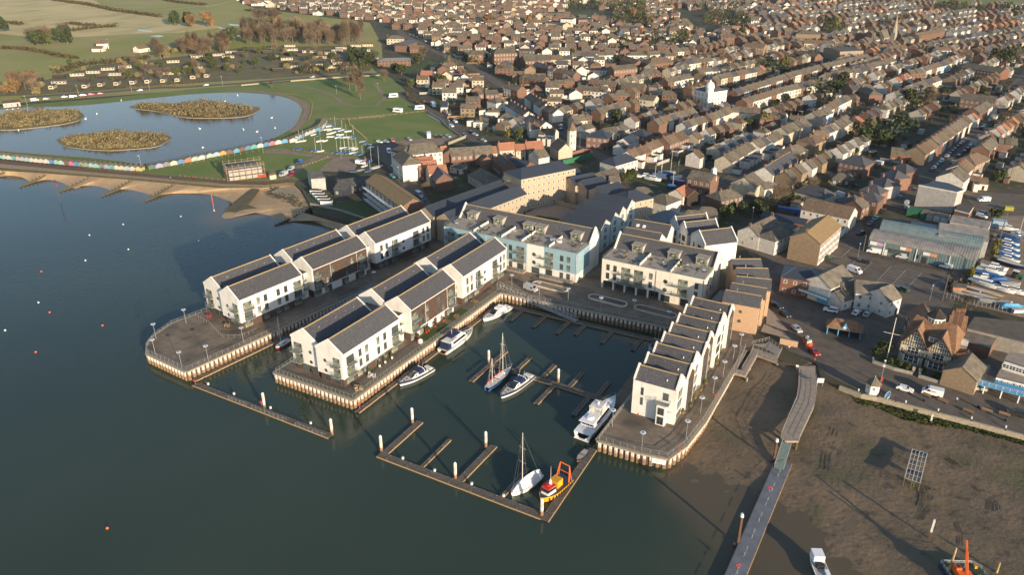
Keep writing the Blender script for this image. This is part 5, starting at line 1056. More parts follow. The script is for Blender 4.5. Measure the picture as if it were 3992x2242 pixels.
o=Th('sun_deck','raised blue deck with white railings in front of the sailing club','deck');P=WL('c',[(1405,930),(1430,865),(2080,1035),(2060,1110)],2.6);b=MB();b.prs([tuple(p[:2])for p in P],2.3,2.62);b.Bd('deck','sky_paint',o);Rl([(p.x,p.y,2.6)for p in(P[1],P[0],P[3])],None,parent=o,m='lamp_white',h=1.1,step=1.7)
b=MB()
for t in(0,.25,.5,.75,1):q_=P[0]+(P[3]-P[0])*t;b.box(q_.x-.15,q_.y-.15,0,q_.x+.15,q_.y+.15,2.3)
b.Bd('post','frame_white',o)
slab('wide black flat-roofed shed behind the half-timbered house','c',[(1400,430),(1929,560),(2300,640),(2300,420),(1470,330)],5.,'concrete','asphalt',name='shed')
slab('brown flat-roofed store with red edging behind the boathouse','c',[(1365,560),(1610,620),(1670,530),(1390,450)],3.8,'brick','old_roof',name='shed')
slab('small glass-roofed brick annex at the side of the half-timbered house','c',[(1310,590),(1395,610),(1410,560),(1330,510)],5.4,'brick_tan','house_white',name='annex')
hr('small dark pitched outbuilding by the sailing club','c',1395,1380-723,1410,640,5,3,4.6,'brick_dark','felt_roof',0,0,name='outbuilding',cat='building')
# industrial sheds
def barrel(lb,k,a,c,dep,e,r,wall,roof,name='industrial_shed',lit=None):
 p,q_=W(k,*a,e),W(k,*c,e);L=(q_-p).length;t=ang(p,q_);o=Th(name,lb,'industrial shed',(p.x,p.y,0),t);n=10
 for i in range(int(L/5)):occ(p.x+cos(t)*5*(i+.5)-sin(t)*dep/2,p.y+sin(t)*5*(i+.5)+cos(t)*dep/2,dep*.6)
 MB().box(0,0,-.2,L,dep,e).Bd('wall',wall,o);P=[(dep*i/n,e+(r-e)*sin(math.pi*i/n)**.7)for i in range(n+1)]
 MB().add([(x,y,z)for x in(-.2,L+.2)for y,z in P],[(i,i+1,n+2+i,n+1+i)for i in range(n)]+[tuple(range(n+1))[::-1],tuple(range(n+1,2*n+2))]).Bd('roof',roof,o)
 w=MB();k_=int(L/.9)
 for i in range(k_):x=L*(i+.5)/k_;w.box(x-.12,-.08,0,x+.12,0,e-.1)
 tag(w.Bd('rib',wall,o),kind='stuff');w=MB()
 for i in range(k_):
  x=L*(i+.5)/k_
  for j in range(n):w.bar((x,P[j][0],P[j][1]+.02),(x,P[j+1][0],P[j+1][1]+.02),.07,0,3)
 tag(w.Bd('rib',roof,o),kind='stuff');return o,L
o,L=barrel('long teal corrugated workshop with curved grey roof facing the car park','b',(475,320),(1470,520),11,5.2,7.4,'corrugated_teal','corrugated')
for f in(.16,.47,.78):MB().box(L*f-.15,-.25,0,L*f+.15,-.02,5.1).Bd('downpipe','frame_white',o)
def banner(parent,x0,x1,z0,z1,y,cols):
 b=MB();n=len(cols)
 for i,m_ in enumerate(cols):b.box(x0+(x1-x0)*i/n,y-.08,z0,x0+(x1-x0)*(i+1)/n,y,z1,i)
 return b.Bd('sign_banner',cols,parent)
mat('mauve_paint',(.50,.33,.50),.6);mat('salmon_paint',(.66,.28,.16),.6)
banner(o,L*.015,L*.15,3.3,4.7,-.1,['frame_white','mauve_paint']);banner(o,L*.31,L*.42,3.6,4.8,-.1,['frame_white','salmon_paint']);banner(o,L*.53,L*.66,3.4,4.6,-.1,['frame_white','salmon_paint'])
MB().box(L*.20,-.12,1.4,L*.41,-.02,3.3).Bd('window_strip','glass',o);MB().box(L*.455,-.12,1.4,L*.50,-.02,3.).Bd('window','glass',o);put('door',WM['door'],o,(L*.555,-.1,0),0,(1.6,1,2.6));MB().box(L*.17,-.1,.1,L*.20,-.03,2.4).Bd('door_leaf','frame_white',o)
barrel('second teal ribbed barrel roof behind the teal workshop','b',(575,228),(1530,402),9,5.2,8.,'corrugated_teal','corrugated_teal')
hr('big grey shed with mossy corrugated roof behind the teal workshop','b',1140,170,1600,235,15,7.,9.2,'house_grey','corrugated',0,0,name='industrial_shed',cat='industrial shed',winf=False)
hr('low shed with striped translucent roof panels by the boatyard','b',1260,95,1615,160,9,4.,5.2,'house_grey','corrugated',0,0,name='industrial_shed',cat='industrial shed',winf=False)
slab('low grey lean-to with blue roof beside the big grey shed','b',[(870,150),(1110,190),(1090,260),(860,220)],4.2,'felt_roof','corrugated_teal',name='shed');slab('dark flat-roofed yard building on the street corner','b',[(690,130),(870,150),(850,220),(650,190)],3.6,'brick_dark','felt_roof',name='shed')
o,Q,c=slab('tall plain grey cube building with flat roof at the street corner','v',[(612,708),(745,690),(785,655),(985,690),(1180,770),(1095,800)],10.,'house_grey','slate_new',name='telephone_exchange',cat='building',lip=.5)
slab('flat-roofed single storey wing attached to the grey cube building','v',[(1060,1020),(1245,1065),(1300,985),(1120,945)],3.6,'brick','felt_roof',name='annex',lip=.5)
CB=MB();CB.box(-3.1,-1.22,.1,3.1,1.22,2.6,0)
for i in range(14):
 for s in(-1,1):x=-2.9+i*5.8/13;CB.box(x-.08,s*1.22-.03,.25,x+.08,s*1.22+.03,2.5,0)
for i,(x,y,m_,lab)in enumerate(((520,1010,'green_paint','first green shipping container from the left'),(600,1020,'green_paint','second green shipping container with a pale roof'),(690,1040,'green_paint','mossy green shipping container in the middle of the row'),(770,1065,'house_grey','grey ribbed shipping container'),(860,1080,'house_white','white container with mossy roof'),(950,1100,'house_white','last white container of the row by the bushes'))):
 p=W('v',x,y,2.6);q_=W('v',x+60,y-70,2.6);o=Th('shipping_container',lab,'container',(p.x,p.y,0),ang(p,q_),'row of shipping containers');CB.Bd('body',m_,o);MB().box(-3.12,-1.24,2.6,3.12,1.24,2.68).Bd('roof','old_roof' if i>1 else m_,o);MB().box(-3.16,-1.1,.2,-3.1,1.1,2.5).Bd('door',m_,o)
 # houses beside the beach and the green
o,c,a,L=hr('long flats with mossy brown roof and glazed seaward balconies','3',398,425,748,665,10.5,8.6,11.4,'brick','moss_tile',0,0,name='flats',cat='flats',winf=False)
for z in(.4,3.1,5.9):
 for i in range(9):x=-L/2+L*(i+.5)/9;win(o,x,-5.28,z,2.6,2.2,0,'white3');win(o,x,5.28,z+.5,1.4,1.3,180,'town')
 MB().box(-L/2,-7.,z-.3,L/2,-5.3,z-.12).Bd('balcony','frame_white',o);Rl([(-L/2,-6.95,z-.12),(L/2,-6.95,z-.12)],None,parent=o,m='lamp_white',panel=True,h=1.,step=2.2)
o,Q,c=slab('grey weatherboarded flat-roofed boathouse at the top of the beach','j',[(1200,885),(1235,955),(1368,945),(1320,875)],6.,'house_grey','old_roof',name='boathouse')
hr('long low sailing clubhouse with dark roofs left of the mossy flats','j',1480,1000-30,1790,930,12,3.6,5.4,'slate','felt_roof',0,0,name='clubhouse',cat='building');hr('slate-grey clubhouse gable with white trim facing the sea','j',1480,1000,1600,1010,8,3.4,4.8,'slate_new','felt_roof',0,0,name='clubhouse',cat='building')
for i in range(5):p=W('j',1280+i*25,1065+i*25,1.8);o=Th('boat_store','%s low dark store from the top of the beach steps'%od(i),'shed',(p.x,p.y,0),R(25),'low boat stores above the beach');MB().box(-2.6,-1.,0,2.6,1.,2.).Bd('wall','frame_white',o);MB().box(-2.75,-1.1,2.,2.75,1.1,2.15).Bd('roof','felt_roof',o)
T_=[('white three storey block with big dark hipped roof beside the green','3',720,150,935,128,12,8.6,12.6,'house_white',0,.5,0),('white gable fronted flats facing the lane','3',655,205,720,260,10,8.4,12.,'house_white',0,.6,0),('white flats corner with small hipped slate roof','3',640,150,680,165,9,8.4,11.8,'house_white',0,.8,0),('brick house with orange tiles and twin chimneys behind the white flats','3',760,278,930,262,8,6.6,9.2,'brick','orange_tile',0,2),('brick house with orange tiles second in the stepped group','3',790,312,965,300,8,6.4,9.,'brick','orange_tile',0,1),('cream house with orange roof and dormer at the lane corner','3',880,355,1055,340,8.5,6.2,9.,'house_cream','orange_tile',0,1),('brick gabled wing with dark roof and white verge','3',985,365,1040,428,8,5.6,8.6,'brick','slate',0,0),('small orange roofed link beside the white block','3',1000,172,1060,165,7,6.5,9,'house_white','orange_tile',0,0),('red brick archway range with slate roof and white cupola','3',1090,188,1300,175,8.5,6.2,9.2,'brick',0,0,0),('red brick range right of the archway with slate roof','3',1305,175,1482,160,8.5,6.2,9.2,'brick',0,0,0),('brick gable facing the courtyard at the left end of the archway range','3',1085,205,1092,180,8,6.,8.9,'brick',0,0,0),('short white house between brick range and orange roofs','3',1488,172,1528,170,8,5.8,8.4,'house_cream','orange_tile',0,0),('cream terrace with orange roof and chimney','3',1545,140,1700,130,8.5,6,9,'house_cream','orange_tile',0,1),('lower cream house with orange roof in the terrace','3',1703,150,1795,146,8,5.6,8.2,'house_cream','orange_tile',0,0),('brick terrace end with orange roof and chimney','3',1800,128,1960,118,8.5,6,9,'brick','orange_tile',0,1),('white gabled cottage with slate roof behind the sandstone block','x',1545,925,1680,900,9,5.4,8.4,'house_white',0,0,0),('brick garage block with a line of white dormers','x',1120,965,1240,1060,8,5.2,8,'brick','brown_tile',0,0),('slate-blue roofed range behind the dormered garages','x',1260,1010,1500,1060,8,4.6,6.8,'brick_dark','slate_new',0,0),('grey hipped hall in the brick courtyard','x',880,1140,1030,1225,11,4,7.4,'house_cream',0,.6,0),('small white pavilion with grey hipped roof','x',590,1075,615,1080,6,3,4.8,'house_white',0,.9,0),('small brick porch house with white verge in the court','x',935,970,960,1000,7,4.2,6.6,'brick','brown_tile',0,0),('little brick gable in front of the cream terrace','x',1250,950,1290,985,6,3.8,6,'brick','brown_tile',0,0),('white house with maroon roof joined to an octagonal tower','p',235,768,340,838,8,6.2,9.6,'house_cream','brown_tile',0,0),('brick house with hipped slate roof at the street corner','p',745,668,790,672,11.5,6.4,9.2,'brick','slate_new',.9,1),('brick house with hipped slate roof behind the white gables','p',1270,655,1300,660,10,6.2,8.8,'brick','slate_new',.9,1),('white gabled house with slate roof at the terrace start','p',1060,765,1180,715,8,5.8,8.4,'house_white','slate_new',0,0),('low white cottage with slate roof at the road bend','p',1000,835,1060,815,7,4.4,6.6,'house_white','slate_new',0,0),('long white building with brick base and dark hipped roof','p',930,1000,1090,955,10.5,5.6,8.6,'house_white','slate_new',.7,0),('low grey building with rooflights and mossy tiles','p',800,645,960,622,10,4,6.2,'house_cream',0,0,0),('low grey building right of the rooflight building','p',985,615,1060,585,9,4,6.2,'house_grey',0,0,0),('cream rendered house with broad grey roof above the street','p',410,485,570,468,9,6,8.6,'house_cream',0,0,1),('white street house with small slate roof below the broad grey one','p',430,560,520,555,8,6,8.,'house_white',0,0,1),('grey roofed street house left of the slate hipped corner','p',530,600,650,575,8,6,8.,'house_grey',0,0,1),('brick workshop with low pitched roof beside the yacht yard','p',700,1215,960,1140,8,3.6,5.4,'brick',0,0,0),('small white bungalow behind the zigzag flats','p',880,1240,1010,1235,7,2.8,4.8,'house_white',0,0,0),('dark hipped house behind the pale green fronted flats','p',1230,1380,1320,1375,11,5.2,8,'house_white',0,.8,0),('white house with dark pyramid roof by the red dinghies','s',275,815,300,822,11,5.4,8.2,'house_white',0,.9,0),('black and white boathouse with orange tiled roof','s',440,765,545,712,7.5,4.6,7.2,'house_white','orange_tile',0,0),('right wing of the orange tiled boathouse','s',560,728,670,785,7,4.4,7.,'dark_timber','orange_tile',0,0),('dark brick harbour workshop with white lantern tower','s',640,525,930,580,10,7,9.4,'brick',0,0,0),('dark tiled bungalow between the curved roof and the gardens','s',590,1020,700,1030,9,3.4,5.6,'house_grey',0,.6,0),('grey roofed bungalow with white conservatory','s',760,980,880,985,9,3.6,6.2,'house_grey',0,.6,0),('brick semi with hipped roof and tall chimneys by the street','s',970,790,1120,755,9.5,5.8,8.6,'brick',0,.6,2),('sandy rendered gable house with broad roof and chimney cluster','s',1290,615,1400,545,12,5.6,9.4,'house_cream',0,0,1),('white cottage wing behind the sandy gable house','s',1490,690,1600,670,7,3.8,5.8,'house_white',0,0,0),('large brick house with hipped slate roof by the green fence','t',1395,170,1470,185,12.5,6,9.4,'brick','slate',.8,1),('open fronted carport with grey hipped roof','t',1190,395,1290,400,9,3,5.2,'felt_roof',0,.8,0),('long low hall with dark hipped roof behind the bare tree','t',810,540,1010,590,11,4.2,7.4,'house_cream','slate',.6,0),('brick villa with slate pyramid roof first from the grey cube','v',425,438,450,445,10,6,9,'brick','slate',.9,1),('brick villa with slate pyramid roof second from the top','v',325,520,345,528,9.5,6,8.8,'brick','slate',.9,1),('pale rendered villa with slate pyramid roof and chimney','v',190,612,215,622,9.5,6,8.8,'house_grey','slate',.9,1),('brick villa with slate roof fourth from the top','v',50,705,80,712,9,6,8.6,'brick','slate',.9,1),('brick villa with slate roof nearest the white workshop','v',10,795,35,800,9,6,8.6,'brick','slate',.9,1),('brick end house with small slate hip by the white workshop','t',1290,690,1400,672,8.5,5.6,8.2,'brick','slate',.5,1),('narrow brick house with chimneys joined to the white workshop','t',1385,745,1480,700,8,5.8,8.6,'brick',0,0,2),('dark brown shed house at the end of the hedge','r',570,880,830,905,8,4.6,7,'brick_dark',0,0,0),('white gabled end house with tall chimneys by the grey cube','v',1025,548,1110,475,12,6.6,10.2,'house_white',0,0,1),('four storey red brick block with rows of white windows','l',1290,455,1430,450,15,10.5,13.5,'brick',0,.5,0),('red brick villa with grey hipped roof beside the road bend','l',1070,470,1150,470,12,7,10,'brick',0,.6,0),('large brick drill hall with dull roof above the lane','x',930,165,1090,160,12,6.4,8.4,'brick',0,0,0),('flat-topped brick house beside the drill hall','x',830,180,900,175,10,6.4,7.6,'brick',0,0,0),('cream hipped house in front of the brick drill hall','x',1060,260,1120,250,10,5.6,8.2,'house_white',0,.6,1),('white gabled bungalow with solar roof by the green road','x',385,300,470,300,10,3.4,6.4,'house_white','slate_new',0,0),('brown block of flats with long ridge behind the terraces','m',920,620,1140,600,10,8,10.4,'brick',0,0,0),('long low garages with white doors beside the brown flats','m',660,635,900,640,8,3.4,4.4,'house_white',0,0,0),('dark warehouse with grey corrugated roof in the middle of town','m',90,520,330,510,16,6,9.6,'brick_dark',0,0,0),('black and white flat-fronted hall with glazed gable','m',55,455,205,455,12,6.5,7.5,'felt_roof','felt_roof',0,0),('long school building with low roof beside the playing field','m',330,200,540,215,14,4,5,'house_cream','felt_roof',0,0),('white three storey school block','m',465,165,575,170,14,8,8.6,'house_white','felt_roof',0,0),('brick school hall with flat roof','m',590,170,730,165,18,6,6.6,'brick','felt_roof',0,0),('brown brick flat-roofed shop block with white bands','n',1310,455,1530,445,24,9,9.8,'brick_tan','felt_roof',0,0),('dark brown public hall with pitched roof behind the terraces','n',500,395,690,410,12,7,10,'brick_tan','brown_tile',0,0),('long grey warehouse roof above the parked cars street','o',1390,590,1760,640,16,6,9,'brick_dark',0,0,0),('hall with big dark corrugated roof near the right edge','r',1460,200,1890,245,14,6,9,'brick',0,0,0)]
for t in T_:hr(*t[:11],hip=t[11],chim=t[12],det=1)
# octagonal tower, corner building with dome, church
p=W('p',408,940);o=Th('tower','white octagonal tower with maroon conical roof','tower',(p.x,p.y,0));MB().cyl(0,0,0,12.5,2.6,8).Bd('wall','house_white',o);MB().cyl(0,0,12.5,17.,3.1,8,0,.1).Bd('roof','brown_tile',o);MB().bar((0,0,16.8),(0,0,18.6),.06).Bd('finial','dark_timber',o)
for i in range(8):
 t=6.2832*(i+.5)/8
 for z in(5,9):win(o,2.42*cos(t),2.42*sin(t),z,.8,1.4,math.degrees(t)+90,'sash')
occ(p.x,p.y,4)
p=W('s',905,600,8);o=Th('lantern_tower','white tapering lantern tower rising from the brick harbour workshop','tower',(p.x,p.y,6));MB().cyl(0,0,0,5.4,1.7,4,0,1.25).Bd('wall','frame_white',o);MB().cyl(0,0,5.4,6.3,1.4,8,0,.3).Bd('dome','frame_white',o)
p=W('q',210,425);o=Th('corner_building','white four storey corner building with a white onion dome','building',(p.x,p.y,0),R(60));o.scale=(.86,.86,.86);occ(p.x,p.y+8,12)
MB().box(-3,0,0,17,16,14).Bd('wall','house_white',o);MB().box(-3.2,-.2,14,17.2,16.2,14.5).Bd('cornice','frame_white',o);b=MB();b.add([(-3,0,14.5),(17,0,14.5),(17,16,14.5),(-3,16,14.5),(2,5,17),(12,5,17),(12,11,17),(2,11,17)],[(0,1,5,4),(1,2,6,5),(2,3,7,6),(3,0,4,7),(4,5,6,7)]);b.Bd('roof','slate',o)
for f in range(4):
 for i in range(6):win(o,-1+i*3.2,0,1+f*3.3,1.2,2.,0,'sash')
 for i in range(4):win(o,-3,2+i*4,1+f*3.3,1.2,2.,-90,'sash');win(o,17,2+i*4,1+f*3.3,1.2,2.,90,'sash')
b=MB();n=12;prof=[(3.2,14.5),(3.2,17.2),(3.7,18),(3.3,20),(2.2,21.6),(.8,22.6),(.2,24)];b.add([(r_*cos(6.2832*i/n),2+r_*sin(6.2832*i/n),z)for r_,z in prof for i in range(n)],[(k*n+i,k*n+(i+1)%n,(k+1)*n+(i+1)%n,(k+1)*n+i)for k in range(6)for i in range(n)]);b.Bd('dome','frame_white',o,smooth=True)
MB().box(13,12,14,14.2,15,19).Bd('chimney','brick_tan',o);MB().box(9,12,14,10.2,15,19).Bd('chimney','brick_tan',o)
p=W('o',690,400);o=Th('church','stone church with tall pointed spire and steep nave roof','church',(p.x,p.y,0),R(70));o.scale=(.66,.66,.66);occ(p.x-8,p.y,14)
MB().box(-3.5,-3.5,0,3.5,3.5,16).Bd('tower','flint',o);MB().cyl(0,0,16,42,4.2,8,0,.15).Bd('spire','coping_stone',o)
b=MB();b.add([(-22,4,0),(-22,18,0),(-22,18,9),(-22,11,19),(-22,4,9),(6,4,0),(6,18,0),(6,18,9),(6,11,19),(6,4,9)],[(0,1,2,3,4)[::-1],(5,6,7,8,9),(0,5,9,4),(2,7,6,1)]);b.Bd('nave','coping_stone',o);MB().add([(-22.3,3.5,8.6),(6.3,3.5,8.6),(6.3,11,19.2),(-22.3,11,19.2),(-22.3,18.5,8.6),(6.3,18.5,8.6)],[(0,1,2,3),(3,2,5,4)]).Bd('roof','tiles',o)
for y in(8,11,14):win(o,-22,y,3,1,7,-90,'grey1','glass')
# THE TOWN
NROW=[0]
ROWS=[('p',720,396,1100,290,6,8,5.6,8.4,'rwrww',0,'the red and white terrace above the bushy gardens'),('p',1440,528,1930,380,8,8.5,5.8,8.8,'rrwrw',0,'the long terrace starting at the hipped red brick end by the street corner'),('p',1110,932,1490,785,5,8,5.4,8.2,'wprww','brown_tile','the pink and white terrace behind the yacht yard'),('p',1555,760,1800,668,2,9.5,6.4,9.6,'rr','brown_tile','the taller brown tiled brick pair'),('q',-130,565,130,482,4,8,5.6,8.4,'wwrw',0,'the white terrace just above the brown tiled brick pair'),('q',170,478,505,350,6,8.5,5.8,8.6,'rwwcw',0,'the terrace running up to the white domed corner building'),('n',375,840,860,690,8,8.5,5.8,8.6,'rwrcw',0,'the long terrace right behind the white domed building'),('n',870,688,1190,600,6,8.5,5.8,8.6,'rwr',0,'the upper part of the long terrace behind the dome'),('n',1210,600,1640,500,7,8.5,5.8,8.6,'rwcr',0,'the terrace beyond the bend above the dome'),('n',465,925,800,825,6,8.5,5.8,8.6,'rwww','brown_tile','the white backed terrace with a brown brick end wall'),('n',810,822,1140,745,6,8.5,5.8,8.6,'wwcr',0,'the middle of the white backed terrace'),('n',1240,690,1500,630,5,8.5,5.8,8.6,'cwrw',0,'the upper run of the white backed terrace'),('n',1520,615,1880,535,6,8.5,5.8,8.6,'wcwr',0,'the terrace climbing to the top right of town'),('s',1035,345,1345,168,6,9,5.8,8.8,'crwrw',0,'the terrace with tall chimneys above the brick harbour workshop'),('s',1395,165,1560,80,2,10,6.2,9.2,'wb',0,'the big cream and blue pair on the narrow street'),('s',1575,110,1700,40,2,8.5,6,8.8,'wc',0,'the white pair past the blue house'),('q',1110,625,1240,572,2,10,5.8,8.8,'cc',0,'the cream pair with a sloping end wall'),('q',1270,555,1400,515,2,11,6.4,9.4,'cw',0,'the tall hipped pair in the narrow street'),('q',905,1125,1225,932,4,9.5,6.,9.2,'wrrr','slate','the slate terrace with a plain cream gable end'),('q',1215,868,1310,838,1,10,6,9.2,'c',0,'the house above the slate terrace'),('q',1480,738,1520,722,1,11,6.2,9.2,'n','brown_tile','the brown brick pyramid roofed pub'),('q',1500,675,1640,662,1,9,5.6,8.4,'n','brown_tile','the brown roofed house behind the pub'),('q',1590,640,1760,588,3,8.5,5.6,8.4,'rww',0,'the short terrace above the pub'),('q',1780,560,1929,475,2,10,6,9.2,'cc',0,'the broad cream pair up the street'),('q',1500,440,1690,378,3,9,6,9,'cwb',0,'the terrace facing the narrow street'),('q',1650,352,1929,215,5,8.5,6,8.8,'wrbw',0,'the colourful terrace going uphill'),('q',500,372,850,392,4,8.5,5.8,8.4,'wwcw',0,'the white semis beside the domed building'),('q',880,455,980,450,1,11,5.6,8.6,'r','brown_tile','the brown hipped villa in the gardens'),('q',1000,430,1180,452,2,8.5,5.8,8.4,'ww',0,'the white pair below the dark gardens'),('q',1220,480,1400,495,2,8.5,5.8,8.4,'wr',0,'the pair with red chimneys'),('r',885,872,1060,770,3,10,6.2,9.4,'nwr','brown_tile','the near end of the long terrace on the parked car street'),('r',1065,765,1290,610,5,10,6.2,9.4,'rwrc',0,'the middle of the long terrace on the parked car street'),('r',1295,605,1485,480,5,10,6.2,9.4,'wrwr',0,'the top of the long terrace on the parked car street'),('r',1590,390,1760,295,3,9,6,9,'rrw',0,'the brick terrace beyond the side lane'),('v',1110,460,1195,385,3,10,6.2,9.4,'wwr','brown_tile','the mossy terrace right of the parked car street'),('v',1240,345,1340,300,1,11,6.2,9.2,'n','brown_tile','the hipped brick house on the right of the street'),('v',1400,215,1560,70,4,9,6,9,'rwrw',0,'the terrace on the right side further up the street'),('v',1620,110,1850,130,3,9,6,8.8,'rrn',0,'the brick row at the right edge'),('v',1400,250,1560,275,2,8,3.4,5.6,'wr',0,'the low rear houses right of the street'),('v',1260,600,1480,620,2,8,3.2,5.2,'rw','brown_tile','the low back extensions by the grey cube'),('p',645,20,980,45,4,9,5.6,8.4,'rrcr',0,'the gabled brick row in the middle distance'),('p',1060,60,1340,85,3,9,5.6,8.4,'rrr',0,'the right end of the gabled brick row'),('p',500,95,880,130,4,9,5.4,8.2,'rcww',0,'the lower brick row with white bays'),('p',985,158,1060,156,1,10,5.8,8.8,'r',0,'the hipped brick house with white porch'),('p',1300,212,1480,232,2,10,5.8,8.6,'cc',0,'the cream hipped semis with bay windows'),('p',650,285,760,258,1,9,5.4,8,'w',0,'the white gabled house above the terrace'),('p',1560,165,1740,175,2,9,5.2,8,'rr',0,'the brick pair left of the domed building'),('p',1660,272,1740,280,1,8,5.4,7.6,'w','slate','the white house with dark roof'),('p',90,42,310,30,2,9,5.6,7.8,'rr',0,'the brick pair with white garage doors'),('x',1230,70,1400,110,2,9,5.8,8.8,'wr',0,'the tall white gabled pair'),('x',1260,300,1480,430,5,8,5.6,8.2,'bwbcw',0,'the pale blue terrace stepping down the hill'),('x',1490,470,1700,560,4,8,5.6,8.2,'wwcw',0,'the lower white part of the hillside terrace'),('x',1500,195,1700,330,5,8,5.6,8.4,'wcrbw',0,'the terrace on the far side of the hill street'),('x',1720,345,1850,400,3,8,5.6,8.4,'rrw',0,'the brick end of the hill street terrace'),('x',1640,640,1830,660,3,8,5.2,7.8,'wcw',0,'the grey roofed group by the garden wall'),('x',1480,580,1610,575,2,8,5.2,7.8,'wc',0,'the cottages at the foot of the hill street'),('m',550,495,770,490,3,9,6,8.8,'ccw',0,'the cream villas on the cross street'),('m',800,480,940,480,2,9,6,8.8,'ww',0,'the white pair on the cross street'),('m',1110,480,1210,480,1,10,6,8.8,'w',0,'the brick house with a pediment'),('m',1050,520,1190,560,2,9,5.6,8.8,'rr','brown_tile','the dark roofed gabled pair'),('m',1260,480,1460,460,3,9,6,8.8,'cwr',0,'the villas beneath the dark trees'),('m',1480,450,1640,440,3,9,6,8.8,'rwr',0,'the red and white villas beneath the trees'),('m',1560,575,1850,530,5,9,5.8,8.6,'wwcr',0,'the pale terrace heading right'),('m',1300,540,1430,530,1,14,7,11,'r','brown_tile','the big brown roofed school house'),('m',1240,640,1340,640,1,10,5,8,'r',0,'the solitary brick house by the brown flats'),('m',1420,730,1660,690,4,9,5.8,8.6,'rwww',0,'the villas with brick bays'),('m',220,575,350,610,3,8,5.6,8.4,'rrr','slate','the dark terrace below the warehouse'),('m',360,625,600,670,5,8,5.6,8.4,'wrrcr',0,'the street terrace below the warehouse'),('m',350,520,540,520,3,9,6,8.8,'ccc','brown_tile','the buff brick houses with tall chimneys'),('m',100,690,300,700,3,9,5.6,8,'rrr',0,'the red brick hipped row'),('l',700,240,800,245,2,9,5.4,8,'ww',0,'the white pair left of the school field'),('l',835,230,970,232,2,9,5.4,8,'ww',0,'the second white pair left of the school field'),('l',740,270,850,272,2,9,5.4,8,'ww',0,'the lower white pair'),('l',880,262,990,265,2,9,5.4,8,'ww',0,'the lower right white pair'),('l',400,385,480,360,1,11,6,9.4,'r','slate','the brick gabled house on the main road'),('l',470,425,610,420,2,9,3.4,6.2,'rr','brown_tile','the low orange roofed bungalows'),('l',300,330,380,330,1,10,5.4,8.4,'c',0,'the cream gabled house by the road'),('l',230,540,420,535,1,14,5,6.5,'r','corrugated','the brick hall with ribbed grey roof'),('l',60,510,130,520,1,9,4,6.6,'r',0,'the brick bungalow by the trees'),('l',790,405,900,400,2,9,4.5,7.5,'nn',0,'the houses above the road bend'),('l',920,420,1050,415,2,9,5,8,'nw',0,'the second group above the road bend'),('l',800,590,880,575,1,9,5,8,'w','brown_tile','the red roofed house by the white gables'),('l',1290,600,1440,605,2,11,5.5,8,'rr',0,'the big brick halls in the centre'),('l',1540,690,1760,720,3,9,5.4,7.8,'rrr',0,'the square brick houses'),('n',260,320,390,320,2,10,7.5,10,'rr',0,'the tall brick pair below the woods'),('n',540,310,640,300,2,9,5.6,8.6,'cc','brown_tile','the cream pair facing the square'),('n',880,290,1000,295,2,10,7,10,'rw',0,'the striped gabled shops'),('n',1020,285,1160,290,1,12,9,11.5,'n',0,'the tall brown block of many windows'),('n',1050,370,1330,380,3,10,6,9,'ccc','brown_tile','the cream range with dormers'),('n',1010,470,1190,500,3,9,5.6,8.4,'rrr','brown_tile','the brick row under the flat roofed shop'),('n',30,640,230,620,3,9,5.8,8.6,'nwc',0,'the terrace left of the dome, upper part'),('n',230,700,620,620,7,9,5.8,8.6,'crwrw',0,'the terrace right above the domed building'),('n',1460,800,1560,790,2,9,5.6,8.2,'cr','brown_tile','the hipped pair among the dark trees'),('o',280,800,480,780,3,10,5.8,8.6,'rwr',0,'the crossing hipped houses'),('o',440,810,520,840,1,10,5.6,8.4,'r',0,'the hipped brick house among the gardens'),('o',700,860,860,800,3,9,5.6,8.4,'wcw',0,'the houses beside the big trees, lower part'),('o',870,785,1110,710,4,9,5.6,8.4,'wcw',0,'the houses beside the big trees, upper part'),('o',830,650,960,640,2,10,5.8,8.6,'rr',0,'the brick hipped ends of the terrace'),('o',970,625,1210,555,5,9,5.8,8.6,'wrwb',0,'the terrace left of the long warehouse'),('o',440,600,640,560,4,9,5.8,8.6,'rwww',0,'the terrace with a red roof patch'),('o',310,640,450,620,2,10,5.8,8.6,'wc',0,'the white houses with dark eaves'),('o',900,310,1160,260,4,9,6,9,'rrr','brown_tile','the red brick row right of the spire'),('o',570,420,820,420,3,9,5.4,8.4,'www','brown_tile','the white walled red roofed row under the spire'),('o',1100,440,1230,440,2,9,5.4,8,'ww','brown_tile','the white pair near the warehouse'),]
PAL={'r':('brick','red brick'),'w':('house_white','white rendered'),'c':('house_cream','cream rendered'),'p':('house_pink','pale pink'),'b':('house_blue','pale blue'),'n':('brick_tan','brown brick')}
RW={'tiles':'weathered grey roof','brown_tile':'brown tiled roof','slate':'dark slate roof','corrugated':'ribbed roof'}
nh=0;FARLIM=560
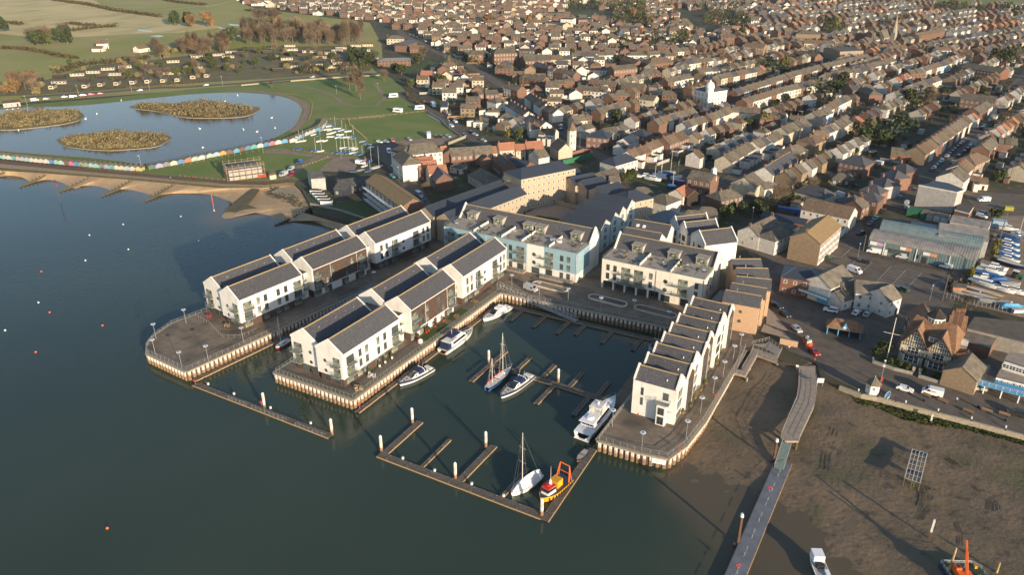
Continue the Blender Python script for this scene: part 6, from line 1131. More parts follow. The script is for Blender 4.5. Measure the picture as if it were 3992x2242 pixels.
for k,x1,y1,x2,y2,n,w_,e,r,pal,rf,where in ROWS:
 rf=rf or'tiles';p,q_=W(k,x1,y1,r),W(k,x2,y2,r);a=ang(p,q_);L=(q_-p).length/n
 hip1=n==1 and w_>=9.5
 for i in range(n):
  c=p+(q_-p)*(i+.5)/n;wk,ww=PAL[pal[i%len(pal)]];far=cdi(c.x,c.y)>470
  dz=Un(-.25,.25);LL=L+(w_*.8 if hip1 else 0)
  lab='%s house, %s of %s'%(ww,od(i),where)if n>1 else'%s house, %s'%(ww,where)
  if len(lab.split())>16:lab='%s of %s'%(od(i),where)
  rr_=rf if rnd.random()>.18 else rnd.choice(['brown_tile','tiles','slate'])
  if far and cdi(c.x,c.y)>FARLIM:Fh(c,a,LL,w_,e+dz,r+dz,wk,rr_,.85 if hip1 else 0)
  else:house(lab,c,a,LL-.02,w_,e+dz,r+dz,wk,rr_,.85 if hip1 else 0,1,group='terraced houses of the town' if n>1 else None,det=1 if not far else 0,ends=(i in(0,n-1)),over=.2);nh+=1
  occ(c.x,c.y,max(w_,LL)*.55)
  if n>1 and cdi(c.x,c.y)<900 and w_<11:
   d=Vector((sin(a),-cos(a),0))*(1 if sin(a)>0 else-1);m_=c+d*(w_/2+2.2)
   if rnd.random()<.75 and not far:
    h2=2.6+rnd.random()*1.6
    BX=FARB.setdefault('ext',MB());BX.obox((m_.x,m_.y,0),(d.x,d.y),4.4,L*.5,h2,0);BX.obox((m_.x,m_.y,h2),(d.x,d.y),4.6,L*.55,.16,1)
print('row houses',nh)
if'ext' in FARB:tag(FARB.pop('ext').Bd('back_extensions',['house_white','felt_roof']),'small flat-roofed back extensions behind the terraces','extensions',None,'stuff')
# occupancy along roads and open spaces, then fill the rest of the town street by street
def occ_line(k,pts,r):
 P=rsm(WL(k,pts),6)
 for p in P:occ(p.x,p.y,r)
occ_line('l',[(400,300),(560,395),(850,535),(1180,700),(1450,890)],7);occ_line('x',[(1400,310),(1700,520),(1850,640)],6);occ_line('p',[(400,740),(750,980),(870,1030)],7)
occ_line('l',[(400,860),(620,1015),(900,1180),(1180,1370)],6);occ_line('s',[(560,990),(900,780),(1200,600),(1800,280)],7);occ_line('q',[(1230,830),(1500,640),(1800,500)],6)
occ_line('p',[(1340,900),(1600,740),(1929,560)],6);occ_line('q',[(200,420),(1000,190),(1500,60)],6);occ_line('v',[(200,960),(640,620),(1300,30)],9);occ_line('o',[(1900,800),(2100,560)],9)
occ_line('p',[(1250,1200),(1900,1250)],12);occ_line('p',[(1300,1350),(1900,1350)],12);occ_line('p',[(560,1200),(700,1100)],8)
for k,pts,r in(('m',[(520,130),(860,130)],24),('v',[(1300,850),(1900,900)],14),('v',[(1500,1100),(1900,1100)],14),('m',[(100,620),(170,640)],6),('n',[(700,370),(860,380)],14)):occ_line(k,pts,r)
CELL={}
for x,y,r in OCC:
 for i in range(int((x-r)//20),int((x+r)//20)+1):
  for j in range(int((y-r)//20),int((y+r)//20)+1):CELL.setdefault((i,j),[]).append((x,y,r))
def free(x,y,r):
 for i in range(int((x-r)//20),int((x+r)//20)+1):
  for j in range(int((y-r)//20),int((y+r)//20)+1):
   for a,b_,c in CELL.get((i,j),()):
    if(a-x)**2+(b_-y)**2<(c+r)**2:return False
 return True
def claim(x,y,r):
 for i in range(int((x-r)//20),int((x+r)//20)+1):
  for j in range(int((y-r)//20),int((y+r)//20)+1):CELL.setdefault((i,j),[]).append((x,y,r))
def inpoly(P):
 def f(x,y):
  c=False;j=len(P)-1
  for i in range(len(P)):
   xi,yi=P[i][:2];xj,yj=P[j][:2]
   if(yi>y)!=(yj>y)and x<(xj-xi)*(y-yi)/(yj-yi)+xi:c=not c
   j=i
  return c
 return f
TOWN=inpoly(WL('u',[(590,-75),(600,4),(640,14),(760,32),(935,52),(985,60),(1000,100),(1110,135),(1125,165),(1050,205),(1075,250),(1190,330),(1240,345),(1430,345),(1500,400),(1560,430),(1700,500),(1800,540),(1960,540),(2120,500),(2250,420),(2400,410),(2420,460),(2600,460),(2900,440),(2900,-75)]))
FIELD1=inpoly(WL('m',[(470,100),(700,85),(940,110),(920,180),(640,170),(440,160)]));FIELD2=inpoly(WL('o',[(1040,-60),(2300,-60),(2300,60),(1500,48),(1030,36)]))
MAINRD=inpoly(WL('n',[(-100,60),(150,130),(210,320),(0,300),(-200,100)]))
WOODS=[inpoly(WL('m',P))for P in([(800,30),(1230,20),(1300,230),(1240,280),(900,240),(960,130)],[(480,40),(820,20),(820,95),(500,100)],[(1350,340),(1700,330),(1750,420),(1300,440),(980,450),(1000,380)])]+[inpoly(WL('n',P))for P in([(60,90),(420,90),(560,260),(430,300),(120,290)],[(1180,220),(1400,220),(1390,340),(1200,330)],[(1020,780),(1420,740),(1480,900),(1100,1000)],[(560,640),(900,610),(900,680),(600,700)])]+[inpoly(WL('o',P))for P in([(1050,50),(1929,90),(1929,130),(1050,120)],[(1600,500),(1929,500),(1929,640),(1600,620)],[(780,900),(1250,900),(1250,1060),(800,1060)])]+[inpoly(WL('r',P))for P in([(120,640),(900,560),(860,830),(560,860),(120,900)],)]
cand=[]
def fill(x0,x1,y0,y1,hd,gap1,gap2,L0,w0,jit,bung,test):
 """parallel streets of houses with heading hd; pairs of rows"""
 c,s=cos(hd),sin(hd);ctr=Vector(((x0+x1)/2,(y0+y1)/2));D=hypot(x1-x0,y1-y0)/2;v=-D;t=0
 while v<D:
  u=-D;run=0
  while u<D:
   if run<=0:run=rnd.randint(3,9);u+=Un(3,9)if not bung else 0;tw=Un(.95,1.05);rfm=rnd.choice(['tiles']*8+['brown_tile']*5+['orange_tile','slate']);wall0=rnd.choice(['brick','house_white','house_cream','brick','house_white'])
   run-=1;L=L0*tw;x=ctr.x+c*(u+L/2)-s*v+Un(-jit,jit);y=ctr.y+s*(u+L/2)+c*v+Un(-jit,jit)
   u+=L+(Un(3,7)if bung else(.0 if run else 3))
   if x0<x<x1 and y0<y<y1 and test(x,y)and not any(f(x,y)for f in WOODS)and free(x,y,L0*.55+1):
    claim(x,y,L0*.5);cand.append((cdi(x,y),x,y,hd+(rnd.choice((0,0,1.5708))if bung else 0)+Un(-.03,.03),L,w0*Un(.95,1.1),wall0 if rnd.random()<.5 else rnd.choice(['brick','house_white','house_cream','brick_tan','brick']),rfm,bung))
  v+=gap1 if t%2==0 else gap2;t+=1
tl=lambda x,y:TOWN(x,y)and not FIELD1(x,y)and not FIELD2(x,y)and not MAINRD(x,y)
west=lambda x,y:tl(x,y)and x<-110+(y-300)*.02
east=lambda x,y:tl(x,y)and x>=-110+(y-300)*.02 and x<480
fill(-110,420,240,760,R(76),21,29,5.6,8.2,.4,0,east)
fill(-900,-100,230,2400,R(28),22,27,9.5,8.6,1.2,1,west)
fill(-260,1200,700,2400,R(66),21,28,7.2,8.6,.8,0,lambda x,y:tl(x,y))
cand.sort();print('fill houses',len(cand))
place_=lambda x,y:('in the side streets' if x<-110 else'in the terrace back streets' if y<520 else'in the far streets')
nm_={'brick':'red brick','house_white':'white rendered','house_cream':'cream rendered','brick_tan':'brown brick'}
for i,(d,x,y,a,L,w_,wl,rf,bg_)in enumerate(cand):
 e=3.2 if bg_ and rnd.random()<.45 else 5.4;r=e+Un(2.4,3.2)
 if i<12:
  house('%s %s with %s %s'%(nm_[wl],'bungalow' if e<4 else'house',RW.get(rf,'orange tiled roof'),place_(x,y)),(x,y),a,L,w_,e,r,wl,rf,0,1,group='%s %s with %s %s'%(nm_[wl],'bungalows' if e<4 else'houses',RW.get(rf,'orange tiled roof'),place_(x,y)),det=1 if d<420 else 0)
 else:Fh((x,y),a,L,w_,e,r,wl,rf,1 if rnd.random()<.2 else 0,rnd.random()<.8)
if FARB.get('b'):tag(FARB['b'].Bd('distant_houses',FARB['m']),'hundreds of small far houses filling the town up to the top edge','houses',None,'stuff')
# sheds, garages and lean-tos in the gardens
kinds=[('felt_roof','dark felt roof'),('house_grey','grey roof'),('blotchy_roof','mossy pale roof'),('brown_tile','brown roof')];wl_=[('house_white','white'),('brick','brick'),('dark_timber','dark timber'),('house_cream','cream')]
ns=0;q=random.Random(77);SH=MB();shm=['house_white','brick','dark_timber','house_cream','felt_roof','house_grey','blotchy_roof','brown_tile','sky_paint','frame_white']
while ns<1600:
 x,y=q.uniform(-330,330),q.uniform(200,1100);ns+=1
 if not tl(x,y):continue
 r=q.uniform(1.6,3.4)
 if not free(x,y,r*.8):continue
 claim(x,y,r);d=cdi(x,y);a=R(76)if x>-110 else R(40);L,w_,h_=r*1.7,r*1.1,q.uniform(2.1,3.);km,kn=q.choice(kinds);wm_,wn=q.choice(wl_)
 if d<400:
  o=Th('garden_shed','%s garden outbuilding with %s in the back gardens'%(wn,kn),'shed',(x,y,0),a,'%s garden outbuildings with %s'%(wn,kn));MB().box(-L/2,-w_/2,-.1,L/2,w_/2,h_).Bd('wall',wm_,o);MB().add([(-L/2-.15,-w_/2-.15,h_),(L/2+.15,-w_/2-.15,h_),(L/2+.15,w_/2+.15,h_+.4),(-L/2-.15,w_/2+.15,h_+.4),(-L/2-.15,-w_/2-.15,h_+.12),(L/2+.15,-w_/2-.15,h_+.12),(L/2+.15,w_/2+.15,h_+.52),(-L/2-.15,w_/2+.15,h_+.52)],[(4,5,6,7),(0,1,5,4),(2,3,7,6),(0,4,7,3),(1,2,6,5),(3,2,1,0)]).Bd('roof',km,o)
 else:SH.obox((x,y,0),(cos(a),sin(a)),L,w_,h_,shm.index(wm_));SH.obox((x,y,h_),(cos(a),sin(a)),L+.3,w_+.3,.2,shm.index(km))
tag(SH.Bd('distant_sheds',shm),'small far outbuildings scattered through the gardens of the town','sheds',None,'stuff')
# garden fences and walls
FN=MB();q=random.Random(5)
for i in range(1500):
 x,y=q.uniform(-330,330),q.uniform(190,800)
 if not tl(x,y)or not free(x,y,.8):continue
 a=(R(76)if x>-110 else R(40))+q.choice((0,0,1.5708));FN.obox((x,y,0),(cos(a),sin(a)),q.uniform(6,16),.12,q.uniform(1.3,1.9),q.choice((0,0,1,2)))
tag(FN.Bd('garden_fences',['teak','brick','house_grey']),'fences and low walls dividing the small back gardens','fences',None,'stuff')
# trees in gardens and woods
q=random.Random(21);NT=0
TR=[('l',600,560,'bare',1.2),('l',560,600,'mid',1.4),('l',330,680,'dark',1.),('l',400,700,'dark',1.1),('l',490,820,'mid',1.),('l',540,800,'mid',.9),('l',1215,230,'orange',1.6),('l',1595,230,'orange',1.5),('l',1040,590,'mid',.8),('l',1350,700,'bare',.9),('l',1400,690,'mid',.8),('m',1110,160,'orange',1.6),('m',1285,240,'orange',1.3),('m',150,220,'orange',1.1),('m',960,1140,'dark',1.),('m',990,1130,'mid',.9),('m',1000,590,'dark',.9),('m',1180,190,'bare',1.2),('n',670,1200,'yellow',2.),('n',1620,1350,'dark',1.2),('n',1760,1370,'dark',1.2),('n',1840,1360,'mid',1),('n',1290,290,'mid',1.6),('n',1350,290,'yellow',2.6),('n',870,640,'yellow',2.2),('n',1110,830,'dark',1.),('n',1400,800,'dark',1.3),('n',1350,860,'dark',1.1),('n',460,350,'dark',1.4),('o',850,970,'mid',1.5),('o',1040,990,'bare',1.2),('o',1650,570,'dark',1.5),('o',1760,570,'mid',1.6),('o',110,260,'dark',1.5),('o',420,1370,'dark',1.2),('o',560,1370,'dark',1.2),('o',720,270,'bare',1.6),('o',800,240,'bare',1.5),('o',560,400,'dark',1.4),('r',780,320,'mid',1.4),('r',1030,360,'bare',1.),('r',230,860,'dark',1.),('r',420,860,'dark',1.),('r',690,640,'dark',1.),('q',895,640,'yellow',1.5),('q',1040,370,'mid',.8),('q',1470,150,'dark',1.1),('q',1900,100,'dark',1.3),('s',1060,1120,'mid',.9),('s',1130,1030,'shrub',1.8),('s',1250,1090,'dark',.7),('s',1400,1050,'mid',.7),('s',1500,1110,'dark',.8),('t',540,780,'dark',.7),('t',640,800,'mid',.7),('t',150,880,'dark',.7),('x',1225,770,'yellow',1.1),('x',1370,760,'mid',.9),('x',1340,790,'mid',.8),('x',750,240,'shrub',1.5),('x',400,100,'mid',1.2),('x',340,90,'dark',1.),('3',890,480,'shrub',1.2),('3',1105,300,'shrub',1.3),('3',1250,480,'bare',.6),('3',1000,520,'bare',.6),('3',880,620,'bare',.6),('p',990,530,'dark',.9),('p',1140,520,'bare',.8),('p',1150,1280,'mid',.8),('p',1090,1310,'mid',.7),('p',1000,700,'bare',.6),('p',980,920,'dark',.45),('b',1660,430,'yellow',1.),('b',1640,500,'yellow',.9),('b',1420,690,'yellow',.9),('b',1650,140,'mid',.8),('b',1380,970,'bare',.5),('b',1560,640,'shrub',.8),('b',1250,780,'shrub',1.),('j',1700,210,'poplar',1.5),('j',1660,130,'poplar',1.4),('j',1600,120,'bare',1.1),('l',20,800,'bare',1.1),('l',235,760,'bare',.9),('j',870,110,'bare',.7)]
KN={'l':'beside the road into town','m':'among the middle streets','n':'among the terraces behind the dome','o':'on the right side of town','r':'in the long gardens on the right','q':'in the gardens by the terraces','s':'in the gardens near the harbour workshop','t':'beside the long white workshop','x':'in the gardens off the green road','3':'in the lane behind the flats','p':'near the yacht yard','b':'along the boatyard fence','j':'in the lakeside park'}
for k,x,y,kd,s in TR:
 p=W(k,x,y);tree(kd,p,s,'%s %s'%(TW[kd],KN[k]),TW[kd]+'s '+KN[k])
o=tree('bare',W('t',405,860),1.25,'large spreading leafless tree with pale trunk above the blue sheds')
n=0
while n<190:
 x,y=q.uniform(-330,300),q.uniform(190,700)
 if tl(x,y)and free(x,y,1.2)and q.random()<.9:
  kd=q.choice(['mid','dark','shrub','shrub','brownbush','bare','mid','shrub']);s=q.uniform(.4,.9)*(1.6 if kd=='shrub' else 1);n+=1
  w='in the small back gardens' if x>-110 else'in the gardens left of the main street';tree(kd,(x,y),s,'%s %s'%(TW[kd],w),'%ss %s'%(TW[kd],w));claim(x,y,1.5)
  # far tree masses: many crowns as one body of foliage
def forest(name,lb,areas,n,rng,mats,hs,seed):
 q=random.Random(seed);b=MB();k=0;tries=0
 while k<n and tries<n*60:
  tries+=1;x,y=q.uniform(*rng[0]),q.uniform(*rng[1])
  if not areas(x,y):continue
  k+=1;h_=q.uniform(*hs);mi=q.randrange(len(mats));thin='twig' in mats[mi]
  for i in range(34):
   t=q.uniform(0,6.28);u=q.uniform(-.7,1);rr=sqrt(max(0,1-u*u))*h_*.42*q.uniform(.5,1);c=Vector((x+rr*cos(t),y+rr*sin(t),h_*.58+u*h_*.4));a=Vector((q.uniform(-1,1),q.uniform(-1,1),q.uniform(-1,1))).normalized();e=a.orthogonal().normalized();z=h_*.10*q.uniform(.6,1.3);f=a.cross(e)
   b.add([c+e*z,c+f*z,c-e*z,c-f*z]if not thin else[c-a*.15,c+a*.15,c+Vector((e.x,e.y,abs(e.z)+.8))*z*1.6],[(0,1,2,3)]if not thin else[(0,1,2)],mi)
 return tag(b.Bd(name,mats),lb,'trees',None,'stuff')
forest('distant_trees','far trees and shrubberies between the streets of the town',lambda x,y:any(f(x,y)for f in WOODS),420,((-500,700),(250,1600)),['leaf_dark','leaf_mid','twig_brown','twig_orange','leaf_dark'],(6,12),31)
forest('garden_trees','small far trees dotted through the gardens of the town',lambda x,y:tl(x,y)and y>430 and free(x,y,1.),1700,((-800,800),(430,1900)),['leaf_dark','leaf_mid','osier','twig_brown'],(3,8),32)
sc_=lambda x,y:tl(x,y)and free(x,y,.4)
b=None
forest('garden_shrubs','low shrubs and hedges filling the small back gardens',sc_,1900,((-330,330),(180,620)),['leaf_dark','leaf_mid','osier','leaf_dark'],(1.2,3.4),33)
# BOATS
def hull_mesh(L,B,H,fine=2.2,stern=.88,rake=.10,n=12):
 """stations from stern (x=-L/2) to bow (x=+L/2); returns point rows: keel, chine, stripe, sheer"""
 rows_=[]
 for i in range(n+1):
  t=i/n;b=B/2*(stern+(1-stern)*sin(min(1,t/.45)*1.5708))*(1-max(0,(t-.45)/.55)**fine);sh=H*(.92+.28*t*t)
  x=-L/2+L*t
  rows_.append([(x-L*rake*(t**3)*.9,0,-.35*(1-t**4)),(x-L*rake*(t**3)*.5,b*.80,.08*H),(x-L*rake*.2*t**3,b*.95,.62*H),(x,b,sh),(x,max(0,b-.14),sh-.02)])
 return rows_
def hull(parent,L,B,H,m=('boat_white','boat_white','boat_white'),deck='boat_deck',**k):
 R_=hull_mesh(L,B,H,**k);b=MB();n=len(R_)-1;w=len(R_[0])
 for s in(1,-1):
  base=len(b.v);b.v+=[(p[0],s*p[1],p[2])for r in R_ for p in r]
  for i in range(n):
   for j in range(w-1):b.f.append((base+i*w+j,base+(i+1)*w+j,base+(i+1)*w+j+1,base+i*w+j+1)[::s]);b.m.append((0,1,2,2)[j])
  b.f.append(tuple(base+j for j in range(w)));b.m.append(1)
 h=b.Bd('hull',list(m),parent,smooth=False);d=MB()
 top=[(r[4][0],r[4][1],r[4][2]-.06)for r in R_]+[(r[4][0],-r[4][1],r[4][2]-.06)for r in R_[::-1]]
 d.add(top,[(i,i+1,2*n-i,2*n+1-i)for i in range(n)]);d.Bd('deck',deck,parent);return R_
def taper(b,x0,x1,z0,x2,x3,z1,w0,w1,mi=0,w2=None,w3=None):
 """cabin block: bottom x0..x1 at z0, top x2..x3 at z1"""
 w2=w0 if w2 is None else w2;w3=w1 if w3 is None else w3
 b.add([(x0,-w0/2,z0),(x1,-w2/2,z0),(x1,w2/2,z0),(x0,w0/2,z0),(x2,-w1/2,z1),(x3,-w3/2,z1),(x3,w3/2,z1),(x2,w1/2,z1)],list(BX5),mi)
def rail_round(parent,R_,i0,h=.7,m='galv'):
 b=MB();top=[(r[3][0],r[3][1]*.96,r[3][2]+h)for r in R_[i0:]]+[(r[3][0],-r[3][1]*.96,r[3][2]+h)for r in R_[i0:][::-1]]
 for p,q_ in zip(top,top[1:]):b.bar(p,q_,.03,0,4)
 for p in top[::1]:b.bar((p[0],p[1],p[2]-h),p,.025,0,3)
 b.Bd('guard_rail',m,parent)
def boat(lb,k,stern,bow,z=WZ+.05,cat='boat',name='motor_yacht',group=None):
 p,q_=W(k,*stern,z+.5),W(k,*bow,z+.9);L=(V2(q_)-V2(p)).length;c=(p+q_)/2
 return Th(name,lb,cat,(c.x,c.y,z),ang(p,q_),group),L
def sport(lb,k,stern,bow,B=3.7,canopy='boat_navy',stripe='boat_navy'):
 o,L=boat(lb,k,stern,bow);R_=hull(o,L,B,1.25,('boat_white','boat_white',stripe),fine=2.);z=1.2
 b=MB();taper(b,-L*.30,L*.18,z,-L*.26,L*.06,z+.95,B*.74,B*.56,0,B*.56,B*.5);b.Bd('cabin','boat_white',o)
 b=MB();taper(b,L*.03,L*.19,z+.30,L*.00,L*.075,z+1.,B*.60,B*.50,0,B*.48,B*.44);b.Bd('windscreen','boat_glass',o)
 b=MB();taper(b,-L*.26,-L*.02,z+.45,-L*.24,-L*.03,z+1.45,B*.74,B*.60);b.Bd('canopy',canopy,o)
 b=MB();b.bar((-L*.22,-B*.40,z),(-L*.17,-B*.30,z+1.7),.09);b.bar((-L*.22,B*.40,z),(-L*.17,B*.30,z+1.7),.09);b.bar((-L*.17,-B*.30,z+1.7),(-L*.17,B*.30,z+1.7),.1);b.Bd('radar_arch','boat_white',o)
 b=MB();
 for x in(.25,.34):b.box(L*x-.25,-.25,z+.12,L*x+.25,.25,z+.2)
 b.Bd('hatch','boat_glass',o);MB().box(-L*.5,-B*.36,.25,-L*.5+.6,B*.36,.4).Bd('bathing_platform','teak',o);MB().box(-L*.44,-B*.3,z,-L*.36,B*.3,z+.35).Bd('sun_pad','sail_cover',o)
 rail_round(o,R_,7);b=MB();b.bar((-L*.15,B*.2,z+1.5),(-L*.2,B*.2,z+3.4),.025);b.bar((-L*.15,-B*.2,z+1.5),(-L*.2,-B*.2,z+3.4),.025);b.Bd('antenna','mast_white',o)
 b=MB()
 for x in(-.25,-.05,.12):b.cyl(L*x,-B*.5-.12,.3,1.,.14,6)
 b.Bd('fender','black_rubber',o);return o,L
sport('white sports cruiser with blue canopy moored nearest the tip along the middle pier','7',(1645,810),(1338,965),3.9)
sport('white sports cruiser with navy bimini on the central pontoon beside the blue ketch','8',(895,880),(605,1085),4.,'boat_navy','boat_navy')
o,L=sport('white hard-topped cruiser at the inner corner below the gangway','8',(690,235),(440,360),3.9,'boat_white','boat_white')
def flybridge(lb,k,stern,bow,B,H,big=False,cov='boat_navy'):
 o,L=boat(lb,k,stern,bow);R_=hull(o,L,B,H,('boat_navy','boat_white','boat_white'),'boat_deck' if not big else'boat_white',fine=2.4,stern=.92);z=H*.95
 b=MB();taper(b,-L*.34,L*.20,z,-L*.33,L*.12,z+1.9,B*.80,B*.72,0,B*.62,B*.56);b.Bd('saloon','boat_white',o)
 for s in(-1,1):MB().add([(-L*.28,s*B*.405,z+.75),(L*.12,s*B*.345,z+.75),(L*.09,s*B*.33,z+1.5),(-L*.28,s*B*.39,z+1.5)],[(0,1,2,3)]).Bd('side_window','boat_glass',o)
 b=MB();taper(b,L*.10,L*.205,z+.7,L*.08,L*.13,z+1.65,B*.66,B*.6,0,B*.58,B*.52);b.Bd('windscreen','boat_glass',o)
 b=MB();taper(b,-L*.40,L*.08,z+1.9,-L*.40,L*.10,z+2.05,B*.80,B*.80,0,B*.62,B*.62);b.Bd('flybridge_deck','boat_white',o)
 b=MB();taper(b,-L*.12,L*.07,z+2.05,-L*.10,L*.02,z+2.75,B*.66,B*.6,0,B*.5,B*.46);b.Bd('flybridge','boat_white' if not big else'boat_deck',o)
 if big:
  b=MB();taper(b,-L*.16,L*.04,z+3.7,-L*.15,L*.03,z+3.85,B*.66,B*.62);b.Bd('hard_top','sail_cover',o);b=MB()
  for x in(-L*.15,L*.02):
   for s in(-1,1):b.bar((x,s*B*.28,z+2.05),(x,s*B*.28,z+3.7),.06)
  b.Bd('hard_top_post','boat_white',o);MB().cyl(-L*.28,0,z+2.1,z+2.55,1.1,12,0,.8).Bd('tender_cover','boat_white',o);MB().cyl(-L*.05,.0,z+3.85,z+4.5,.32,10,0,.2).Bd('satellite_dome','boat_white',o)
  for i in range(3):MB().box(-L*.345,-B*.3+i*B*.22,z+.5,-L*.335,-B*.3+i*B*.22+.9,z+1.6).Bd('stern_door','boat_glass',o)
 else:
  b=MB();taper(b,-L*.30,-L*.02,z+2.9,-L*.28,-L*.04,z+3.3,B*.66,B*.58);b.Bd('canopy',cov,o);b=MB();taper(b,-L*.46,-L*.30,z+.1,-L*.44,-L*.32,z+1.8,B*.76,B*.70);b.Bd('stern_canopy',cov,o)
 MB().box(-L*.5-.5,-B*.4,.2,-L*.5+.1,B*.4,.38).Bd('bathing_platform','teak' if not big else'boat_white',o);rail_round(o,R_,5,.8)
 b=MB();b.bar((-L*.2,0,z+2.5),(-L*.2,0,z+5.2),.05);b.bar((-L*.2,-.8,z+4.4),(-L*.2,.8,z+4.4),.04);b.Bd('mast','mast_white',o)
 b=MB();
 for i in range(3):b.box(L*(.28+.06*i)-.2,-.25,H*1.02,L*(.28+.06*i)+.2,.25,H*1.02+.12)
 b.Bd('hatch','boat_glass',o);return o
flybridge('white flybridge yacht with navy canopies in the middle of the middle pier wall','8',(60,665),(350,450),4.2,1.5)
flybridge('large white two-deck cruiser beside the right pier tip','9',(165,1470),(478,1110),5.2,2.2,True)
def sailing(lb,k,stern,bow,B,H,mh,cols,m='mast_white',mizzen=False,cover=None,z=WZ+.05,group=None,wood=False,det=True):
 o,L=boat(lb,k,stern,bow,z=z,name='sailing_yacht',group=group);R_=hull(o,L,B,H,cols,'boat_deck',fine=2.,stern=.62)
 if not cover:b=MB();taper(b,-L*.15,L*.20,H,-L*.12,L*.15,H+.45,B*.5,B*.42,0,B*.36,B*.3);b.Bd('coachroof','boat_white',o);b=MB();taper(b,-L*.15,L*.1,H+.12,-L*.14,L*.09,H+.34,B*.52,B*.46,0,B*.42,B*.36);b.Bd('window_strip','boat_glass',o)
 for nm,mx_,hh in((('mast',L*.12,mh),)+((('mizzen_mast',-L*.30,mh*.6),)if mizzen else())):
  ms=MB().cyl(mx_,0,H,H+hh,.10 if det else .07,6,0,.06).Bd(nm,m,o)
  b=MB();
  for f in(.45,.72):b.bar((mx_,-B*.28,H+hh*f),(mx_,B*.28,H+hh*f),.035)
  b.Bd('spreader',m,ms)
  if not cover:b=MB();b.bar((mx_,0,H+1.2),(mx_-L*(.36 if nm=='mast' else .2),0,H+1.3),.07);b.Bd('boom',m,o);b=MB();b.bar((mx_,0,H+1.35),(mx_-L*(.35 if nm=='mast' else .2),0,H+1.42),.17,0,6);b.Bd('stowed_sail','red_canvas' if mizzen else'boat_blue',o)
  if det:
   b=MB()
   for e in((L*.48,0),(-L*.46 if nm=='mast' and not mizzen else mx_-L*.16,0),(mx_,B*.46),(mx_,-B*.46)):b.bar((mx_,0,H+hh*.97),(e[0],e[1],H),.022,0,3)
   b.Bd('rigging','galv',o)
 if cover:
  b=MB();S=[(-L*.48,.32,1.1),(-L*.30,.46,1.9),(-L*.05,.47,2.1),(L*.12,.42,1.9),(L*.30,.28,1.2),(L*.44,.10,.5)]
  b.add([(x,s*B*f,H*.75)if s else(x,0,H+t)for x,f,t in S for s in(-1,0,1)],[(i*3+j,(i+1)*3+j,(i+1)*3+j+1,i*3+j+1)for i in range(5)for j in range(2)]+[(0,1,2),(17,16,15)]);b.Bd('winter_cover',cover,o)
 if det:rail_round(o,R_,9,.6)
 return o
sailing('blue hulled ketch with two masts and red sail covers on the central pontoon','8',(480,1010),(715,800),3.4,1.3,13.5,('boat_blue','boat_blue','boat_navy'),mizzen=True)
sailing('white yacht under a pale winter cover on the outer pontoon','f',(1590,570),(1335,745),3.8,1.2,15.,('boat_navy','boat_white','boat_white'),cover='sail_cover')
sailing('small red hulled yacht with a tall mast in the mouth of the narrow inlet','6',(1520,300),(1385,372),2.4,.9,9.5,('red_paint','red_paint','boat_white'))
o,L=sport('small white boat with blue trim half hidden behind the townhouses','9',(895,560),(790,670),2.8,'boat_navy','sky_paint')
# orange and yellow workboat
o,L=boat('yellow workboat with red wheelhouse, yellow engine box and red stern gantry','f',(1822,605),(1590,800),name='workboat',cat='workboat');R_=hull(o,L,4.4,1.5,('black_rubber','yellow_paint','yellow_paint'),'slate_new',stern=.95,fine=3)
b=MB();taper(b,L*.08,L*.34,1.5,L*.10,L*.30,3.2,2.7,2.4,0,2.,1.8);b.Bd('wheelhouse','frame_white',o);b=MB();taper(b,L*.085,L*.345,2.35,L*.095,L*.325,2.95,2.75,2.6,0,2.05,1.9);b.Bd('window_strip','boat_glass',o);b=MB();taper(b,L*.07,L*.33,3.2,L*.09,L*.31,3.45,2.8,2.6,0,2.2,2.);b.cyl(L*.2,0,3.45,3.8,.7,10);b.Bd('wheelhouse_roof','red_paint',o)
MB().box(-L*.20,-1.1,1.4,L*.0,1.1,3.3).Bd('engine_box','yellow_paint',o);MB().box(-L*.17,-1.12,2.,-L*.05,-1.1,3.).Bd('grille','black_rubber',o);b=MB()
for s in(-1,1):b.bar((-L*.34,s*1.8,1.4),(-L*.42,s*1.3,5.4),.14);b.bar((-L*.44,s*1.8,1.4),(-L*.42,s*1.3,5.4),.10)
b.bar((-L*.42,-1.3,5.4),(-L*.42,1.3,5.4),.16);b.bar((-L*.38,-1.55,3.6),(-L*.38,1.55,3.6),.10);b.Bd('gantry','orange_paint',o)
b=MB();b.cyl(L*.12,0,3.4,8.2,.06,5,0,.03);b.cyl(L*.16,.2,3.6,4.9,.45,8,0,.2);b.Bd('mast','mast_white',o);b=MB()
for r in R_[:-2]:
 for s in(-1,1):b.cyl(r[3][0],s*r[3][1],.5,1.3,.18,6)
b.Bd('tyre_fender','black_rubber',o)
o,L=boat('small black and yellow tender tied to the right hand pontoon arm','f',(2000,350),(1912,440),name='tender',cat='dinghy');hull(o,L,2.1,.7,('yellow_paint','yellow_paint','black_rubber'),'house_grey',stern=.8);MB().box(-L*.1,-.8,.5,L*.02,.8,.72).Bd('thwart','teak',o);MB().box(-L*.5-.3,-.2,.2,-L*.5,.2,1.1).Bd('outboard','black_rubber',o)
mat('barge_green',(.022,.075,.05),.7,(.04,.05,.04),1)
